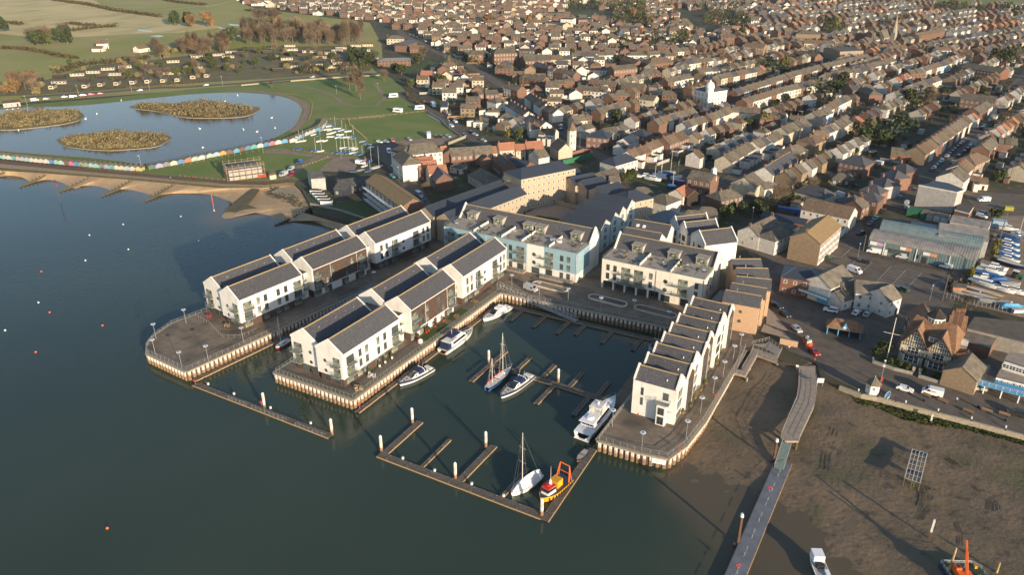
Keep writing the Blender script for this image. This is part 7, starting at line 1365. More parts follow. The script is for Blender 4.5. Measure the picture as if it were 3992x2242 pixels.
# crane barge at the lower right and small white workboat
p=W('d',1375,1385,-2.2);o=Th('crane_barge','dark green barge lying on the mud carrying a bright orange crane','barge',(p.x,p.y-2.4,-2.9),R(30));o.scale=(.58,.6,.8);b=MB();b.prs([(-7.,-9),(6.2,-9),(7.,2),(4.5,4.6),(-6.4,5.2)],0,1.7,0,1);b.Bd('hull',['boat_navy','barge_green'],o)
Rl([(-6.4,-8,1.7),(-6.2,4.8,1.7),(4.3,4.2,1.7),(6.6,1.8,1.7),(6.,-8,1.7)],None,parent=o,m='lamp_white',h=1.,step=2.)
for i,(x,y)in enumerate(((-5,1.8),(4.8,2.4),(3.8,-2))):MB().box(x-.5,y-.4,1.7,x+.5,y+.4,2.4).Bd('deck_box','yellow_paint',o)
p2=W('d',1375,1370,-.5);o=Th('crane','bright orange hydraulic crane with raised boom standing on the barge','crane',(p2.x,p2.y-3.,-1.6),R(27));o.scale=(.72,.72,.72);b=MB();b.cyl(0,0,0,.9,1.3,12);b.Bd('slewing_ring','black_rubber',o)
MB().box(-1.9,-3.4,.9,1.9,1.2,2.5).Bd('engine_cover','orange_paint',o);MB().box(-1.9,1.2,.9,-.4,3.,3.2).Bd('cab','orange_paint',o);MB().box(-1.75,3.,1.9,-.55,3.04,3.).Bd('cab_window','boat_glass',o);MB().box(-1.6,1.5,3.2,-.7,2.6,3.24).Bd('roof_hatch','boat_glass',o)
b=MB();b.bar((.5,0,2.2),(.9,3.4,7.2),.42);b.bar((.9,3.4,7.2),(1.2,5.4,9.6),.30);b.Bd('boom','orange_paint',o);b=MB();b.bar((.7,2.2,2.4),(.9,2.6,5.4),.14);b.Bd('ram','galv',o)
for k,a,c,lab in(('d',(1215,1440),(1300,1190),'leaning timber spud pole at the left of the crane barge'),('d',(1665,1440),(1702,1345),'short timber spud pole to the right of the crane barge')):
 q0=W(k,*a,-3);o=Th('timber_pole',lab,'pole',(q0.x,q0.y,-3.5));h_=7.5 if a[0]<1300 else 3.6;MB().cyl(0,0,0,h_,.28,8,0,.2).Bd('pole','pontoon_edge',o)
p=W('e',1680,1370,-2.6);o=Th('workboat','small white workboat with engine gear lying at the bottom edge','workboat',(p.x,p.y-1,-2.9),R(117));hull(o,8.5,3.,1.2,('boat_white','boat_white','boat_white'),'house_grey',stern=.95,fine=4);MB().box(.8,-1.1,1.1,3.2,1.1,3.).Bd('wheelhouse','boat_white',o);MB().box(-.5,-.8,1.1,.5,.8,1.8).Bd('engine','black_rubber',o);MB().box(3.2,-.5,1.2,3.6,.5,2.).Bd('deck_box','yellow_paint',o);MB().box(-3.2,-1.3,1.1,-1.2,-.5,1.6).Bd('locker','boat_white',o);MB().box(.9,-1.12,2.,3.,-1.1,2.7).Bd('side_window','boat_glass',o)
# scrubbing grid platform
zt=-.1;C=WL('d',[(880,265),(1018,305),(950,585),(806,535)],zt);o=Th('scrubbing_grid','pale steel lattice platform on short posts standing over the mud','frame');bm_=MB()
for i in range(7):a,c=C[0]+(C[3]-C[0])*i/6,C[1]+(C[2]-C[1])*i/6;bm_.bar(a,c,.11)
for i in range(5):a,c=C[0]+(C[1]-C[0])*i/4,C[3]+(C[2]-C[3])*i/4;bm_.bar(a,c,.13 if i in(0,2,4)else .08)
bm_.Bd('lattice','galv',o)
for i in range(4):
 for j in(0,.5,1):a=C[0]+(C[1]-C[0])*j;c=C[3]+(C[2]-C[3])*j;p=a+(c-a)*i/3;MB().bar((p.x,p.y,-3),(p.x,p.y,zt),.12).Bd('post','weed_stone',o)
for i in(0,2):a=C[0]+(C[3]-C[0])*(i/3);c=C[1]+(C[2]-C[1])*(i/3);MB().add([tuple(a-Vector((0,0,1.3))),tuple(c-Vector((0,0,1.3))),tuple(c),tuple(a)],[(0,1,2,3)]).Bd('bracing_panel','slate_new',o)
for k,x,y,lab,h_ in(('d',1040,1100,'weathered white tide gauge post standing in the mud',5.),('d',888,620,'short green post in front of the lattice platform',1.4),('c',1045,1345,'leaning pale pole on the weed below the waterside wall',3.4)):
 p=W(k,x,y,-2.6);o=Th('marker_post',lab,'post',(p.x,p.y,-3.2));MB().box(-.16,-.16,0,.16,.16,h_*.45).Bd('lower_post','rust' if h_>3 else'green_weed',o);MB().box(-.2,-.2,h_*.45,.2,.2,h_+.6).Bd('upper_post','mast_white' if h_>3 else'green_weed',o)
 # boats ashore
def dinghy(lb,k,x,y,a,L=4.4,col='boat_white',mast=6.,group='dinghies on the grass',cover=None,z=.25):
 p=W(k,x,y,z);o=Th('dinghy',lb,'dinghy',(p.x,p.y,z),a,group);key=(round(L,1),col,cover)
 if key not in DG:
  t=put('tmp',None);hull(t,L,L*.36,.5,('boat_white',col,col),cover or'boat_deck',stern=.6,n=8);ms=[c for c in bpy.data.objects if c.parent==t];DG[key]=[(c.name.split('.')[0],c.data)for c in ms]
  for c in ms:bpy.data.objects.remove(c)
  bpy.data.objects.remove(t)
 for nm,me in DG[key]:put(nm,me,o)
 if mast:
  if('m',mast)not in DG:DG[('m',mast)]=MB().cyl(0,0,.4,mast,.065,5,0,.05).Bd('mast','mast_white',link=False)
  put('mast',DG[('m',mast)],o,(L*.15,0,0))
 return o
DG={}
DL=[(1260,545,0,'w'),(1310,550,6.5,'b'),(1120,610,7,'w'),(1155,605,7,'w'),(1340,500,0,'g'),(1390,495,0,'w'),(1420,440,0,'b'),(1405,465,0,'w'),(1415,500,0,'w'),(1455,460,6,'b'),(1480,487,0,'w'),(1485,508,0,'b'),(1520,505,6.5,'w'),(1550,510,0,'b'),(1585,513,0,'w'),(1415,535,0,'w'),(1445,525,0,'w'),(1420,565,0,'w'),(1465,560,0,'b'),(1510,545,0,'w'),(1490,570,0,'w'),(1530,572,0,'t'),(1560,570,8,'w'),(1600,575,0,'y'),(1625,550,6.5,'b'),(1635,577,0,'b'),(1320,605,0,'w'),(1370,603,0,'w'),(1268,695,8,'b'),(1300,700,0,'b'),(1325,700,8,'w'),(1100,675,0,'b'),(1130,680,0,'b'),(1470,708,7,'b'),(1510,715,7,'b'),(1550,715,7,'b'),(1590,718,7,'b'),(1630,718,6,'w'),(1665,722,7,'b'),(1710,725,5,'b'),(1540,670,7,'w'),(1580,675,7,'b'),(1615,672,7,'w'),(1650,682,7,'w'),(1720,610,0,'g'),(1745,625,0,'b'),(1775,640,0,'g'),(1790,655,0,'b'),(1800,665,0,'w')]
CN={'w':('boat_white','white'),'b':('boat_blue','blue covered'),'g':('grey_paint','grey'),'t':('teal_paint','turquoise'),'y':('pontoon_edge','varnished')}
for x,y,mh,c in sorted(DL):
 m_,w_=CN[c];dinghy('%s dinghy %s on the grass beside the beach huts'%(w_,'with mast' if mh else'without mast'),'j',x,y,R(60+Un(-25,25)),rnd.choice((4.2,4.8)),m_,mh,'%s dinghies %s on the grass beside the beach huts'%(w_,'with mast' if mh else'without mast'),'boat_blue' if c=='b' else'boat_white')
for x,y,a,L,c,mh,lab in((1730,790,80,5,'r',0,'red dinghy on the gravel by the sailing club'),(1790,800,70,6,'b',9,'blue covered yacht with mast on the gravel by the sailing club'),(1860,850,75,7.5,'w',11,'white yacht with tall mast nearest the lane on the gravel'),(1780,885,60,5,'b',6,'blue dinghy in front of the white yacht on the gravel'),(1640,890,20,4,'b',0,'small dark blue boat in the shade on the gravel'),(1700,880,60,5,'g',0,'grey boat under a sheet beside the white van'),(1740,840,80,4.5,'w',5,'white dinghy beside the blue covered yacht')):
 dinghy(lab,'j',x,y,R(a),L,{'r':'red_paint','b':'boat_blue','w':'boat_white','g':'grey_paint'}[c],mh,None,'boat_blue' if c=='b' else'boat_deck')
YB=[('w',1640,460,-10,7,'w',0,'cream hulled cabin boat high in the boatyard'),('w',1800,590,-60,7,'w',9,'white yacht with mast high in the boatyard'),('w',1900,540,-60,6,'w',0,'white boat cut by the right edge'),('w',1640,640,-20,8.5,'b',0,'blue sheeted boat at the top of the boatyard row')]+[('w',1610,720+i*52,-22,9,'wbwbwbw'[i],0,'%s white boat with blue cover down the boatyard row'%od(i)if'wbwbwbw'[i]=='w' else'%s boat, fully blue covered, down the boatyard row'%od(i))for i in range(7)]+[('w',1720,1130,-25,11,'n',0,'long dark blue hull lying at the foot of the boatyard row'),('b',1650,590,-10,9,'w',0,'white cruiser with grey windows in the boatyard'),('b',1620,625,-12,9.5,'w',0,'white cruiser in front of the grey windowed one'),('b',1590,665,-10,10,'b',0,'long flat blue sheeted boat in the boatyard'),('b',1560,690,0,7.5,'w',0,'white speedboat on a trailer in the boatyard'),('b',1690,715,18,7,'b',0,'bright blue covered boat in the boatyard'),('b',1580,750,-22,12,'w',0,'large white motor cruiser in the middle of the boatyard'),('b',1740,800,-20,7.5,'w',0,'white fishing boat with small wheelhouse in the boatyard'),('b',1845,815,-20,7.5,'w',4,'second white fishing boat with mast in the boatyard'),('b',1910,830,-20,6,'w',0,'white boat at the right edge of the boatyard'),('b',1800,750,25,7,'g',0,'grey sheeted boat behind the fishing boats'),('b',1550,810,-14,13,'y',0,'long slim brown lighter lying by the fence, uppermost'),('b',1520,845,-10,13,'y',0,'long slim brown lighter lying by the fence, middle'),('b',1490,870,-8,15,'g',0,'long grey lighter lying nearest the boatyard fence'),('b',1600,915,12,6,'g',0,'grey inflatable boat by the boatyard fence'),('b',1730,930,25,6,'y',0,'tan upturned boat by the boatyard fence'),('b',1810,965,20,7,'s',0,'bright blue tarpaulin covered boat by the boatyard fence'),('b',1910,1000,30,6,'w',0,'white hull at the right end of the boatyard fence'),('c',655,1050,80,3.6,'k',0,'small white rowing boat with blue inside next to the kiosk'),('s',60,610,10,9,'w',0,'white yacht on the left of the yacht yard'),('s',150,640,-8,9,'w',12,'white yacht with tall mast in the yacht yard'),('s',230,625,-8,8,'o',12,'orange hulled yacht with mast in the yacht yard'),('s',230,590,10,7,'w',11,'cream yacht behind the orange hulled one'),('s',330,590,40,5.5,'b',0,'blue covered dinghy in the yacht yard'),('s',350,560,5,7,'g',11,'dark yacht with mast at the back of the yacht yard'),('s',440,620,40,6,'w',9,'white dinghy with mast in the middle of the yacht yard'),('s',380,740,0,5,'b',9,'blue boat with mast at the front of the yacht yard'),('s',480,670,-15,8,'p',0,'long purple hulled boat in the yacht yard'),('s',690,710,-10,9,'w',11,'white yacht on the forecourt of the brick workshop'),('s',720,775,-5,5,'r',0,'red covered dinghy on the forecourt of the brick workshop'),('s',540,900,5,5,'r',0,'red and white dinghy by the white wall')]
mat('purple_paint',(.25,.10,.30),.5)
for k,x,y,a,L,c,mh,lab in YB:
 p=W(k,x,y,.9);o=Th('boat_ashore',lab,'boat',(p.x,p.y,.55),R(a),None)
 m_={'w':'boat_white','b':'boat_blue','n':'boat_navy','g':'grey_paint','y':'pontoon_edge','s':'sky_paint','k':'boat_white','o':'orange_paint','p':'purple_paint','r':'red_paint'}[c];slim=L>12
 B=2.4 if slim else L*.30;H=.7 if L<5 or slim else 1.3
 if c=='k':o.location.z=.05
 hull(o,L,B,H,(m_,m_,'boat_white' if c in'wo' else m_),{'b':'boat_blue','s':'sky_paint','k':'sky_paint','r':'red_paint'}.get(c,'boat_deck'),stern=.5 if slim else .8,n=8)
 if c in'bs' and not slim:b=MB();taper(b,-L*.45,L*.42,H,-L*.30,L*.25,H+.7,B*.85,.2,0,B*.3,.1);b.Bd('cover',m_,o)
 elif c=='w' and L>6:b=MB();taper(b,-L*.20,L*.20,H,-L*.15,L*.10,H+1.,B*.7,B*.55,0,B*.5,B*.4);b.Bd('cabin','boat_white',o);b=MB();taper(b,-L*.18,L*.19,H+.4,-L*.16,L*.13,H+.85,B*.7,B*.62,0,B*.5,B*.45);b.Bd('window_strip','boat_glass',o)
 if mh:MB().cyl(L*.1,0,H,mh,.09,6,0,.06).Bd('mast','mast_white',o)
 if L>5.5:b=MB();[b.bar((x_,s*B*.35,-.55),(x_,s*B*.2,.3),.07)for x_ in(-L*.3,L*.2)for s in(-1,1)];b.Bd('cradle','rust',o)
 # VEHICLES
CARM={}
def car_meshes(kind,col):
 key=(kind,col)
 if key in CARM:return CARM[key]
 if kind=='car':L,Wd,P,G=4.3,1.76,[(-2.15,.35),(-2.15,.85),(-2.,1.),(-1.45,1.42),(.25,1.45),(.95,.98),(1.95,.82),(2.15,.6),(2.15,.3)],[(-1.9,1.),(-1.45,1.38),(.2,1.41),(.85,.98)]
 elif kind=='suv':L,Wd,P,G=4.6,1.9,[(-2.3,.4),(-2.3,1.),(-2.2,1.2),(-2.,1.68),(.35,1.72),(1.,1.15),(2.1,1.),(2.3,.7),(2.3,.35)],[(-2.1,1.15),(-1.95,1.6),(.3,1.66),(.9,1.12)]
 elif kind=='van':L,Wd,P,G=5.2,2.,[(-2.6,.4),(-2.6,2.15),(-2.5,2.25),(.9,2.25),(1.25,2.15),(1.9,1.35),(2.5,1.1),(2.6,.7),(2.6,.4)],[(.55,1.3),(.75,1.95),(1.25,2.),(1.75,1.35)]
 elif kind=='small_van':L,Wd,P,G=4.4,1.8,[(-2.2,.4),(-2.2,1.75),(-2.1,1.85),(.3,1.85),(.6,1.75),(1.2,1.15),(2.,.95),(2.2,.6),(2.2,.4)],[(-.1,1.15),(.0,1.6),(.55,1.66),(1.05,1.15)]
 else:L,Wd,P,G=6.8,2.3,[(-3.4,.5),(-3.4,2.9),(-3.2,3.05),(2.4,3.05),(2.9,2.8),(2.9,2.),(2.,1.9),(3.,1.2),(3.4,.9),(3.4,.5)],[(-2.4,1.5),(-2.4,2.2),(1.6,2.2),(1.6,1.5)]
 P=P[::-1];n=len(P);b=MB();h=Wd/2;ins=lambda z:h*(1 if z<1. or kind in('van','camper')else .86)
 b.add([(x,-ins(z),z)for x,z in P]+[(x,ins(z),z)for x,z in P],[tuple(range(n)),tuple(range(n,2*n))[::-1]]+[(i,(i+1)%n,n+(i+1)%n,n+i)[::-1]for i in range(n)])
 body=b.Bd('body','car_'+col,link=False);g=MB()
 for s in(-1,1):g.add([(x,s*(ins(z)+.015),z)for x,z in G],[(0,1,2,3)])
 if kind!='camper':
  fx=[p for p in P if p[1]>.9];a_,c_={'car':((.88,1.),(.28,1.42)),'suv':((.95,1.17),(.38,1.68)),'van':((1.85,1.4),(1.28,2.1)),'small_van':((1.15,1.18),(.62,1.7))}[kind]
  g.add([(a_[0]+.05,-h*.82,a_[1]+.02),(a_[0]+.05,h*.82,a_[1]+.02),(c_[0]+.05,h*.74,c_[1]+.02),(c_[0]+.05,-h*.74,c_[1]+.02)],[(0,1,2,3)])
  if kind in('car','suv'):r_=-1.97 if kind=='car' else-2.24;g.add([(r_-.02,-h*.74,1.05),(r_-.02,h*.74,1.05),(r_+(.45 if kind=='car' else .18),h*.7,1.40 if kind=='car' else 1.62),(r_+(.45 if kind=='car' else .18),-h*.7,1.40 if kind=='car' else 1.62)],[(3,2,1,0)])
 glass=g.Bd('window','boat_glass',link=False);w=MB();n=10
 vs=[(.33*cos(6.2832*i/n),y,.33*sin(6.2832*i/n))for y in(-.11,.11)for i in range(n)];w.add(vs,[(i,(i+1)%n,n+(i+1)%n,n+i)for i in range(n)]+[tuple(range(n)),tuple(range(n,2*n))[::-1]]);wheel=w.Bd('wheel','black_rubber',link=False)
 lt=MB();lt.box(-.03,-.16,-.07,.03,.16,.07);light=lt.Bd('headlight','lamp_white',link=False)
 CARM[key]=(body,glass,wheel,L,Wd,light);return CARM[key]
def veh(kind,col,k,a,b_,lb,group=None,z=.06):
 p,q_=W(k,*a,.7),W(k,*b_,.7);body,glass,wheel,L,Wd,light=car_meshes(kind,col);c=(p+q_)/2
 o=Th('parked_van' if'van' in kind else'motorhome' if kind=='camper' else'parked_car',lb,'van' if'van' in kind else'motorhome' if kind=='camper' else'car',(c.x,c.y,z+.05),ang(p,q_),group)
 put('body',body,o);put('window',glass,o)
 for x in(-L*.31,L*.31):
  for s in(-1,1):put('wheel',wheel,o,(x,s*(Wd/2-.06),.33))
 if cdi(c.x,c.y)<330:
  for s in(-1,1):put('headlight',light,o,(L/2-.02,s*Wd*.34,.68))
 return o
VL=[('car','black','a',(765,925),(830,965),'dark saloon parked at the kerb by the orange brick houses'),('car','black','a',(840,1000),(900,1045),'black car parked second along the kerb by the front gardens'),('car','silver','a',(945,1135),(1010,1190),'silver car parked nearest the zigzag ramp'),('car','red','a',(1105,1345),(1180,1410),'dark red car parked behind the orange skip'),('suv','white','a',(1350,995),(1245,975),'white four by four parked beside the small cottage'),('car','white','a',(1515,1030),(1570,985),'white car reversed in front of the white gabled house'),('car','silver','a',(1620,1045),(1660,1000),'silver car parked beside the white car and flagpole'),('van','white','a',(835,765),(950,815),'white van with red lettering outside the hipped brick shop'),('van','white','b',(575,445),(460,425),'white van at the left end of the teal workshop'),('van','silver','b',(860,495),(720,475),'silver van in the middle of the teal workshop'),('small_van','white','b',(1250,590),(1135,565),'white small van near the right end of the teal workshop'),('car','black','b',(480,535),(365,512),'dark estate car parked across the top bays'),('van','white','b',(285,600),(385,635),'white van with orange roof load in the car park'),('suv','green','b',(835,810),(735,770),'dark green four by four beside the white house'),('car','green','b',(70,500),(125,475),'dark green car beside the mossy roofed flats'),('car','black','b',(425,250),(360,270),'black car by the white workshop wall'),('car','grey','b',(510,155),(460,185),'grey car on the street below the villas'),('car','teal','b',(550,108),(510,138),'blue car on the street below the villas'),('car','black','b',(630,42),(580,70),'black car on the street beside the containers'),('car','white','c',(745,985),(878,1025),'white hatchback parked on the waterfront beside the kiosk'),('van','white','c',(1165,1065),(970,1020),'white panel van with red sign writing on the waterfront'),('suv','black','c',(1929,1250),(1800,1222),'black four by four at the right edge of the waterfront'),('suv','silver','c',(1520,1000),(1460,990),'pale car in the shadow under the blue sun deck'),('van','silver','4',(812,1000),(968,1055),'silver van parked on the promenade beside the sand planter'),('van','white','5',(720,330),(790,375),'white van behind the pale green fronted flats'),('small_van','silver','v',(430,965),(500,900),'pale van parked across from the grey cube'),('car','teal','v',(350,880),(405,835),'light blue car parked across from the grey cube'),('van','white','v',(1520,900),(1330,900),'large white van in the yard behind the grey cube'),('small_van','white','w',(1030,175),(1240,235),'pale van beside the brick annex of the grey cube'),('suv','grey','w',(1080,130),(1290,195),'dark grey car behind the pale van'),('car','silver','v',(440,1010),(480,960),'silver car at the end of the green containers'),('car','white','3',(410,120),(455,132),'white car first in the green car park'),('car','silver','3',(475,118),(515,130),'silver car second in the green car park'),('car','pink','3',(535,92),(575,130),'bright pink car in the green car park'),('car','silver','3',(695,92),(732,112),'silver car alone on the gravel strip'),('camper','white','3',(895,55),(900,100),'white motorhome on the gravel strip'),('car','black','3',(950,70),(990,85),'black car right of the white motorhome'),('car','grey','3',(1000,68),(1040,85),'grey car second right of the white motorhome'),('car','silver','3',(1058,65),(1098,80),'silver car third right of the white motorhome'),('van','white','3',(510,200),(535,240),'white van parked beside the white hipped block'),('car','blue','3',(560,215),(590,240),'blue car beside the white van by the hipped block'),('car','white','3',(550,348),(590,368),'white car driving along the lane'),('camper','white','3',(645,435),(690,478),'white caravan parked in the lane by the brick garden walls'),('car','teal','3',(535,440),(572,460),'turquoise car behind the mossy roofed flats'),('van','silver','3',(780,610),(830,640),'silver van in the shaded lane'),('car','blue','3',(820,650),(855,680),'blue car in the shaded lane'),('van','silver','j',(1020,900),(935,935),'silver van in front of the scaffolded building'),('small_van','red','j',(1075,895),(1040,935),'red van beside the silver van by the beach'),('small_van','silver','j',(1075,850),(1020,880),'pale blue van above the red van by the beach'),('small_van','blue','j',(1155,790),(1100,815),'blue van at the top of the parked vans by the beach'),('van','white','j',(1660,805),(1740,815),'white minibus among the boats on the gravel'),('camper','white','l',(365,905),(275,910),'white caravan on the grass below the bare tree'),('camper','white','l',(385,1050),(340,1045),'white caravan in the middle of the green'),('camper','white','l',(620,1018),(510,1025),'long white caravan at the corner of the green'),('camper','white','l',(680,975),(715,1010),'white motorhome on the verge of the green road'),('car','red','l',(600,955),(645,965),'red car behind the verge of the green road'),('car','red','l',(765,1035),(805,1050),'bright red car parked on the green road'),('car','silver','l',(810,1060),(860,1080),'silver car parked after the red car on the green road'),('car','black','l',(870,1110),(890,1125),'dark car parked half way down the green road'),('car','white','l',(885,1130),(920,1148),'white car parked half way down the green road'),('car','white','l',(850,1170),(885,1188),'white car driving on the green road'),('car','grey','l',(970,1258),(1005,1275),'grey car at the lower end of the green road'),('car','black','l',(1035,1230),(1080,1248),'dark car by the garages'),('car','silver','l',(1065,1255),(1115,1270),'silver car by the garages'),('car','silver','l',(1150,1310),(1190,1325),'silver car near the archway range'),('car','silver','p',(1230,1160),(1150,1175),'silver car in front of the yacht yard'),('car','black','t',(1400,560),(1355,540),'black car beside the carport'),('van','white','t',(1740,290),(1620,270),'white van behind the large brick house'),('car','white','h',(580,912),(630,905),'white car first on the lake road'),('car','teal','h',(660,905),(715,900),'pale blue car second on the lake road'),('car','pink','h',(755,895),(810,890),'pink car on the lake road verge'),('car','pink','h',(830,888),(885,882),'second pink car on the lake road verge'),('car','red','h',(915,882),(975,876),'red car on the lake road verge'),('car','silver','h',(1340,845),(1285,850),'pale car driving on the lake road'),('car','silver','k',(275,796),(220,800),'silver car on the lake road near the junction'),('car','silver','k',(1275,718),(1220,726),'silver car on the lake road by the low wall'),('car','black','k',(1560,682),(1530,686),'black car at the far end of the lake road'),('van','white','h',(290,945),(360,935),'white van at the lakeside kiosk'),('car','silver','h',(410,930),(455,925),'silver car beside the lakeside kiosk'),('car','white','q',(745,1040),(825,1035),'white car parked at the foot of the tall chimney terrace'),('small_van','silver','p',(290,620),(250,605),'silver van on the hill street'),('car','blue','p',(290,660),(250,645),'blue car on the hill street')]
for t in VL:o=veh(*t)
vans=[o for o in bpy.data.objects if o.get('label')=='white panel van with red sign writing on the waterfront'][0]
fc=bpy.data.curves.new('lettering','FONT');fc.body='Malles';fc.size=.62;fc.extrude=.01;fc.align_x='CENTER';fo=bpy.data.objects.new('lettering',fc);COL.objects.link(fo);bpy.context.view_layer.update()
me=bpy.data.meshes.new_from_object(fo);bpy.data.objects.remove(fo);me.materials.clear();me.materials.append(MATS['red_paint'])
for v in me.vertices:v.co.x*=-1;v.co.y*=1
for v in me.vertices:v.co.x*=-1
lt_=put('lettering',me,vans,(-.1,1.03,1.35),0);lt_.rotation_euler=(R(90),0,R(180))
q=random.Random(9);cols=['silver','black','white','grey','blue','grey','black','silver','red','teal']
def carline(k,a,b_,n,where,skip=.12,flip=False):
 for i in range(n):
  if q.random()<skip:continue
  f=(i+.5)/n;x,y=a[0]+(b_[0]-a[0])*f,a[1]+(b_[1]-a[1])*f;dx,dy=(b_[0]-a[0])*.2/n,(b_[1]-a[1])*.2/n;c=q.choice(cols)
  veh(q.choice(('car','car','car','suv','small_van')),c,k,(x-dx,y-dy),(x+dx,y+dy),'%s vehicle parked %s'%(c,where),'%s vehicles parked %s'%(c,where))
carline('v',(760,530),(1240,100),15,'outside the long terrace on the wide street');carline('v',(1020,430),(1350,140),9,'on the right side of the wide street');carline('r',(1640,690),(1929,420),8,'at the top of the wide street');carline('v',(430,745),(560,760),2,'by the brick villas')
carline('l',(420,300),(640,390),6,'at the far end of the main road');carline('l',(660,430),(980,560),6,'along the main road',.3);carline('l',(1300,790),(1440,890),4,'on the hill street',.2);carline('l',(310,430),(420,480),3,'outside the cream gabled house',0);carline('n',(700,370),(950,385),8,'in the square below the woods',.1)
carline('m',(400,240),(560,260),5,'at the school',.1);carline('o',(1080,330),(1160,370),4,'in the yard by the red brick row',0);carline('s',(1350,460),(1420,420),2,'on the narrow street',0)
p=W('a',1080,1290,.5);o=Th('skip','orange skip heaped with rubbish between the silver and red cars','skip',(p.x,p.y,.06),R(118));b=MB();b.add([(-1.6,-.85,0),(1.6,-.85,0),(1.6,.85,0),(-1.6,.85,0),(-2.1,-.95,1.3),(2.1,-.95,1.3),(2.1,.95,1.3),(-2.1,.95,1.3)],[(0,1,5,4),(1,2,6,5),(2,3,7,6),(3,0,4,7)]);b.Bd('body','orange_paint',o)
for i in range(16):c_=rnd.choice(['frame_white','sky_paint','house_grey','green_paint','boat_white']);x,y,s=Un(-1.6,1.6),Un(-.7,.7),Un(.2,.4);MB().box(-s,-s,-s,s,s,s).Bd('rubbish',c_,o,(x,y,1.3+Un(-.1,.3)),Un(0,3))
# BEACH HUTS, HOLIDAY PARK, FIELDS
HUTC={'aqua':(.30,.60,.56),'pale aqua':(.50,.68,.64),'white':(.72,.70,.66),'teal':(.10,.45,.44),'pale pink':(.66,.52,.48),'pale blue':(.42,.58,.68),'cream':(.70,.64,.52),'blue':(.07,.26,.55),'brown':(.17,.085,.05),'bright pink':(.72,.16,.32),'sage green':(.30,.38,.28),'lilac':(.42,.40,.60),'yellow':(.68,.58,.25),'dark green':(.06,.15,.10),'grey':(.22,.24,.26),'pale green':(.45,.60,.48),'orange':(.52,.20,.06),'golden':(.62,.38,.08),'sky blue':(.12,.42,.66),'magenta':(.45,.06,.28)}
for k_,c_ in HUTC.items():mat('hut_'+k_.replace(' ','_'),tuple(v*.6+.05 for v in c_),.7,tuple(v*.5+.04 for v in c_),1.5)
HM={}
def hut(lb,p,a,col,w_=2.4,d_=3.,group='beach huts along the lake'):
 if'roof' not in HM:
  r=MB()
  for s in(-1,1):r.add([(s*1.4,-1.8,1.92),(s*1.4,1.75,1.92),(0,1.75,2.78),(0,-1.8,2.78),(s*1.4,-1.8,2.),(s*1.4,1.75,2.),(0,1.75,2.87),(0,-1.8,2.87)],[(4,5,6,7),(0,3,2,1),(0,1,5,4),(0,4,7,3)])
  HM['roof']=r.Bd('roof','tiles',link=False);pass
 if col not in HM:
  b=MB();b.add([(-1.2,-1.5,.25),(1.2,-1.5,.25),(1.2,-1.5,1.98),(0,-1.5,2.72),(-1.2,-1.5,1.98),(-1.2,1.5,.25),(1.2,1.5,.25),(1.2,1.5,1.98),(0,1.5,2.72),(-1.2,1.5,1.98)],[(0,1,2,3,4),(9,8,7,6,5),(0,4,9,5),(1,6,7,2)])
  for x in(-1,1):
   for y in(-1.3,1.3):b.box(x-.08,y-.08,-.2,x+.08,y+.08,.25)
  HM['d'+col]=MB().box(-.5,-1.56,.3,.5,-1.5,1.9).Bd('door','hut_'+col.replace(' ','_'),link=False);HM[col]=b.Bd('wall','hut_'+col.replace(' ','_'),link=False)
 o=Th('beach_hut',lb,'beach hut',p,a,group);o.scale=(w_/2.4*.98,d_/3,1);put('wall',HM[col],o);put('roof',HM['roof'],o)
 put('door',HM['d'+col],o)
row1=['aqua','pale aqua','white','teal','pale pink','pale blue','pale blue','white','white','cream','white','blue','aqua','pale aqua','brown','bright pink','blue','sage green','sage green','pale blue','aqua','grey','lilac','teal','white','cream','pale blue','cream','yellow']
row2=['dark green','lilac','grey','cream','blue','orange','pale green','white','grey','lilac','white','pale green','grey','pale green','pale blue','golden','brown','sky blue','brown','blue','teal','white','blue','bright pink','white','sky blue','brown','white','aqua','blue','white','pale aqua','white','sky blue','blue','white','white','pale aqua','pale blue','white']
def hut_row(pts,cols,where):
 P=sml(pts,6);L=sum((b_-a).length for a,b_ in zip(P,P[1:]));st=L/len(cols);pos=rsm(P,st/8);cnt={}
 tot={c:cols.count(c)for c in cols}
 for i,c in enumerate(cols):
  j=min(len(pos)-2,int((i+.5)*8));p=pos[j];d=(pos[j+1]-pos[max(0,j-1)]);cnt[c]=cnt.get(c,0)+1
  lab='%s beach hut %s'%(c,where)if tot[c]==1 else'%s of the %s beach huts from the left %s'%(od(cnt[c]-1),c,where)
  hut(lab,(p.x,p.y,.1),atan2(d.y,d.x),c,st)
hut_row([p+Vector((0,1.5,0))for p in WL('i',[(-20,768),(120,782),(260,798),(400,812),(520,822),(650,834),(780,845),(920,858),(1060,870),(1200,882),(1325,890)])],row1,'in the straight row by the promenade')
hut_row([p+Vector((0,1.5,0))for p in WL('i',[(1365,880),(1480,858),(1620,832),(1780,800),(1875,780)])+WL('j',[(35,808),(235,768),(390,738),(485,722),(628,688),(765,662),(868,642),(1003,618),(1090,590),(1150,562),(1230,530),(1300,500),(1335,470),(1352,430)])],row2,'in the curved row')
hut('wide white store hut standing in front of the curved hut row',W('j',1065,612,0),R(60),'white',4.4,2.6,None)
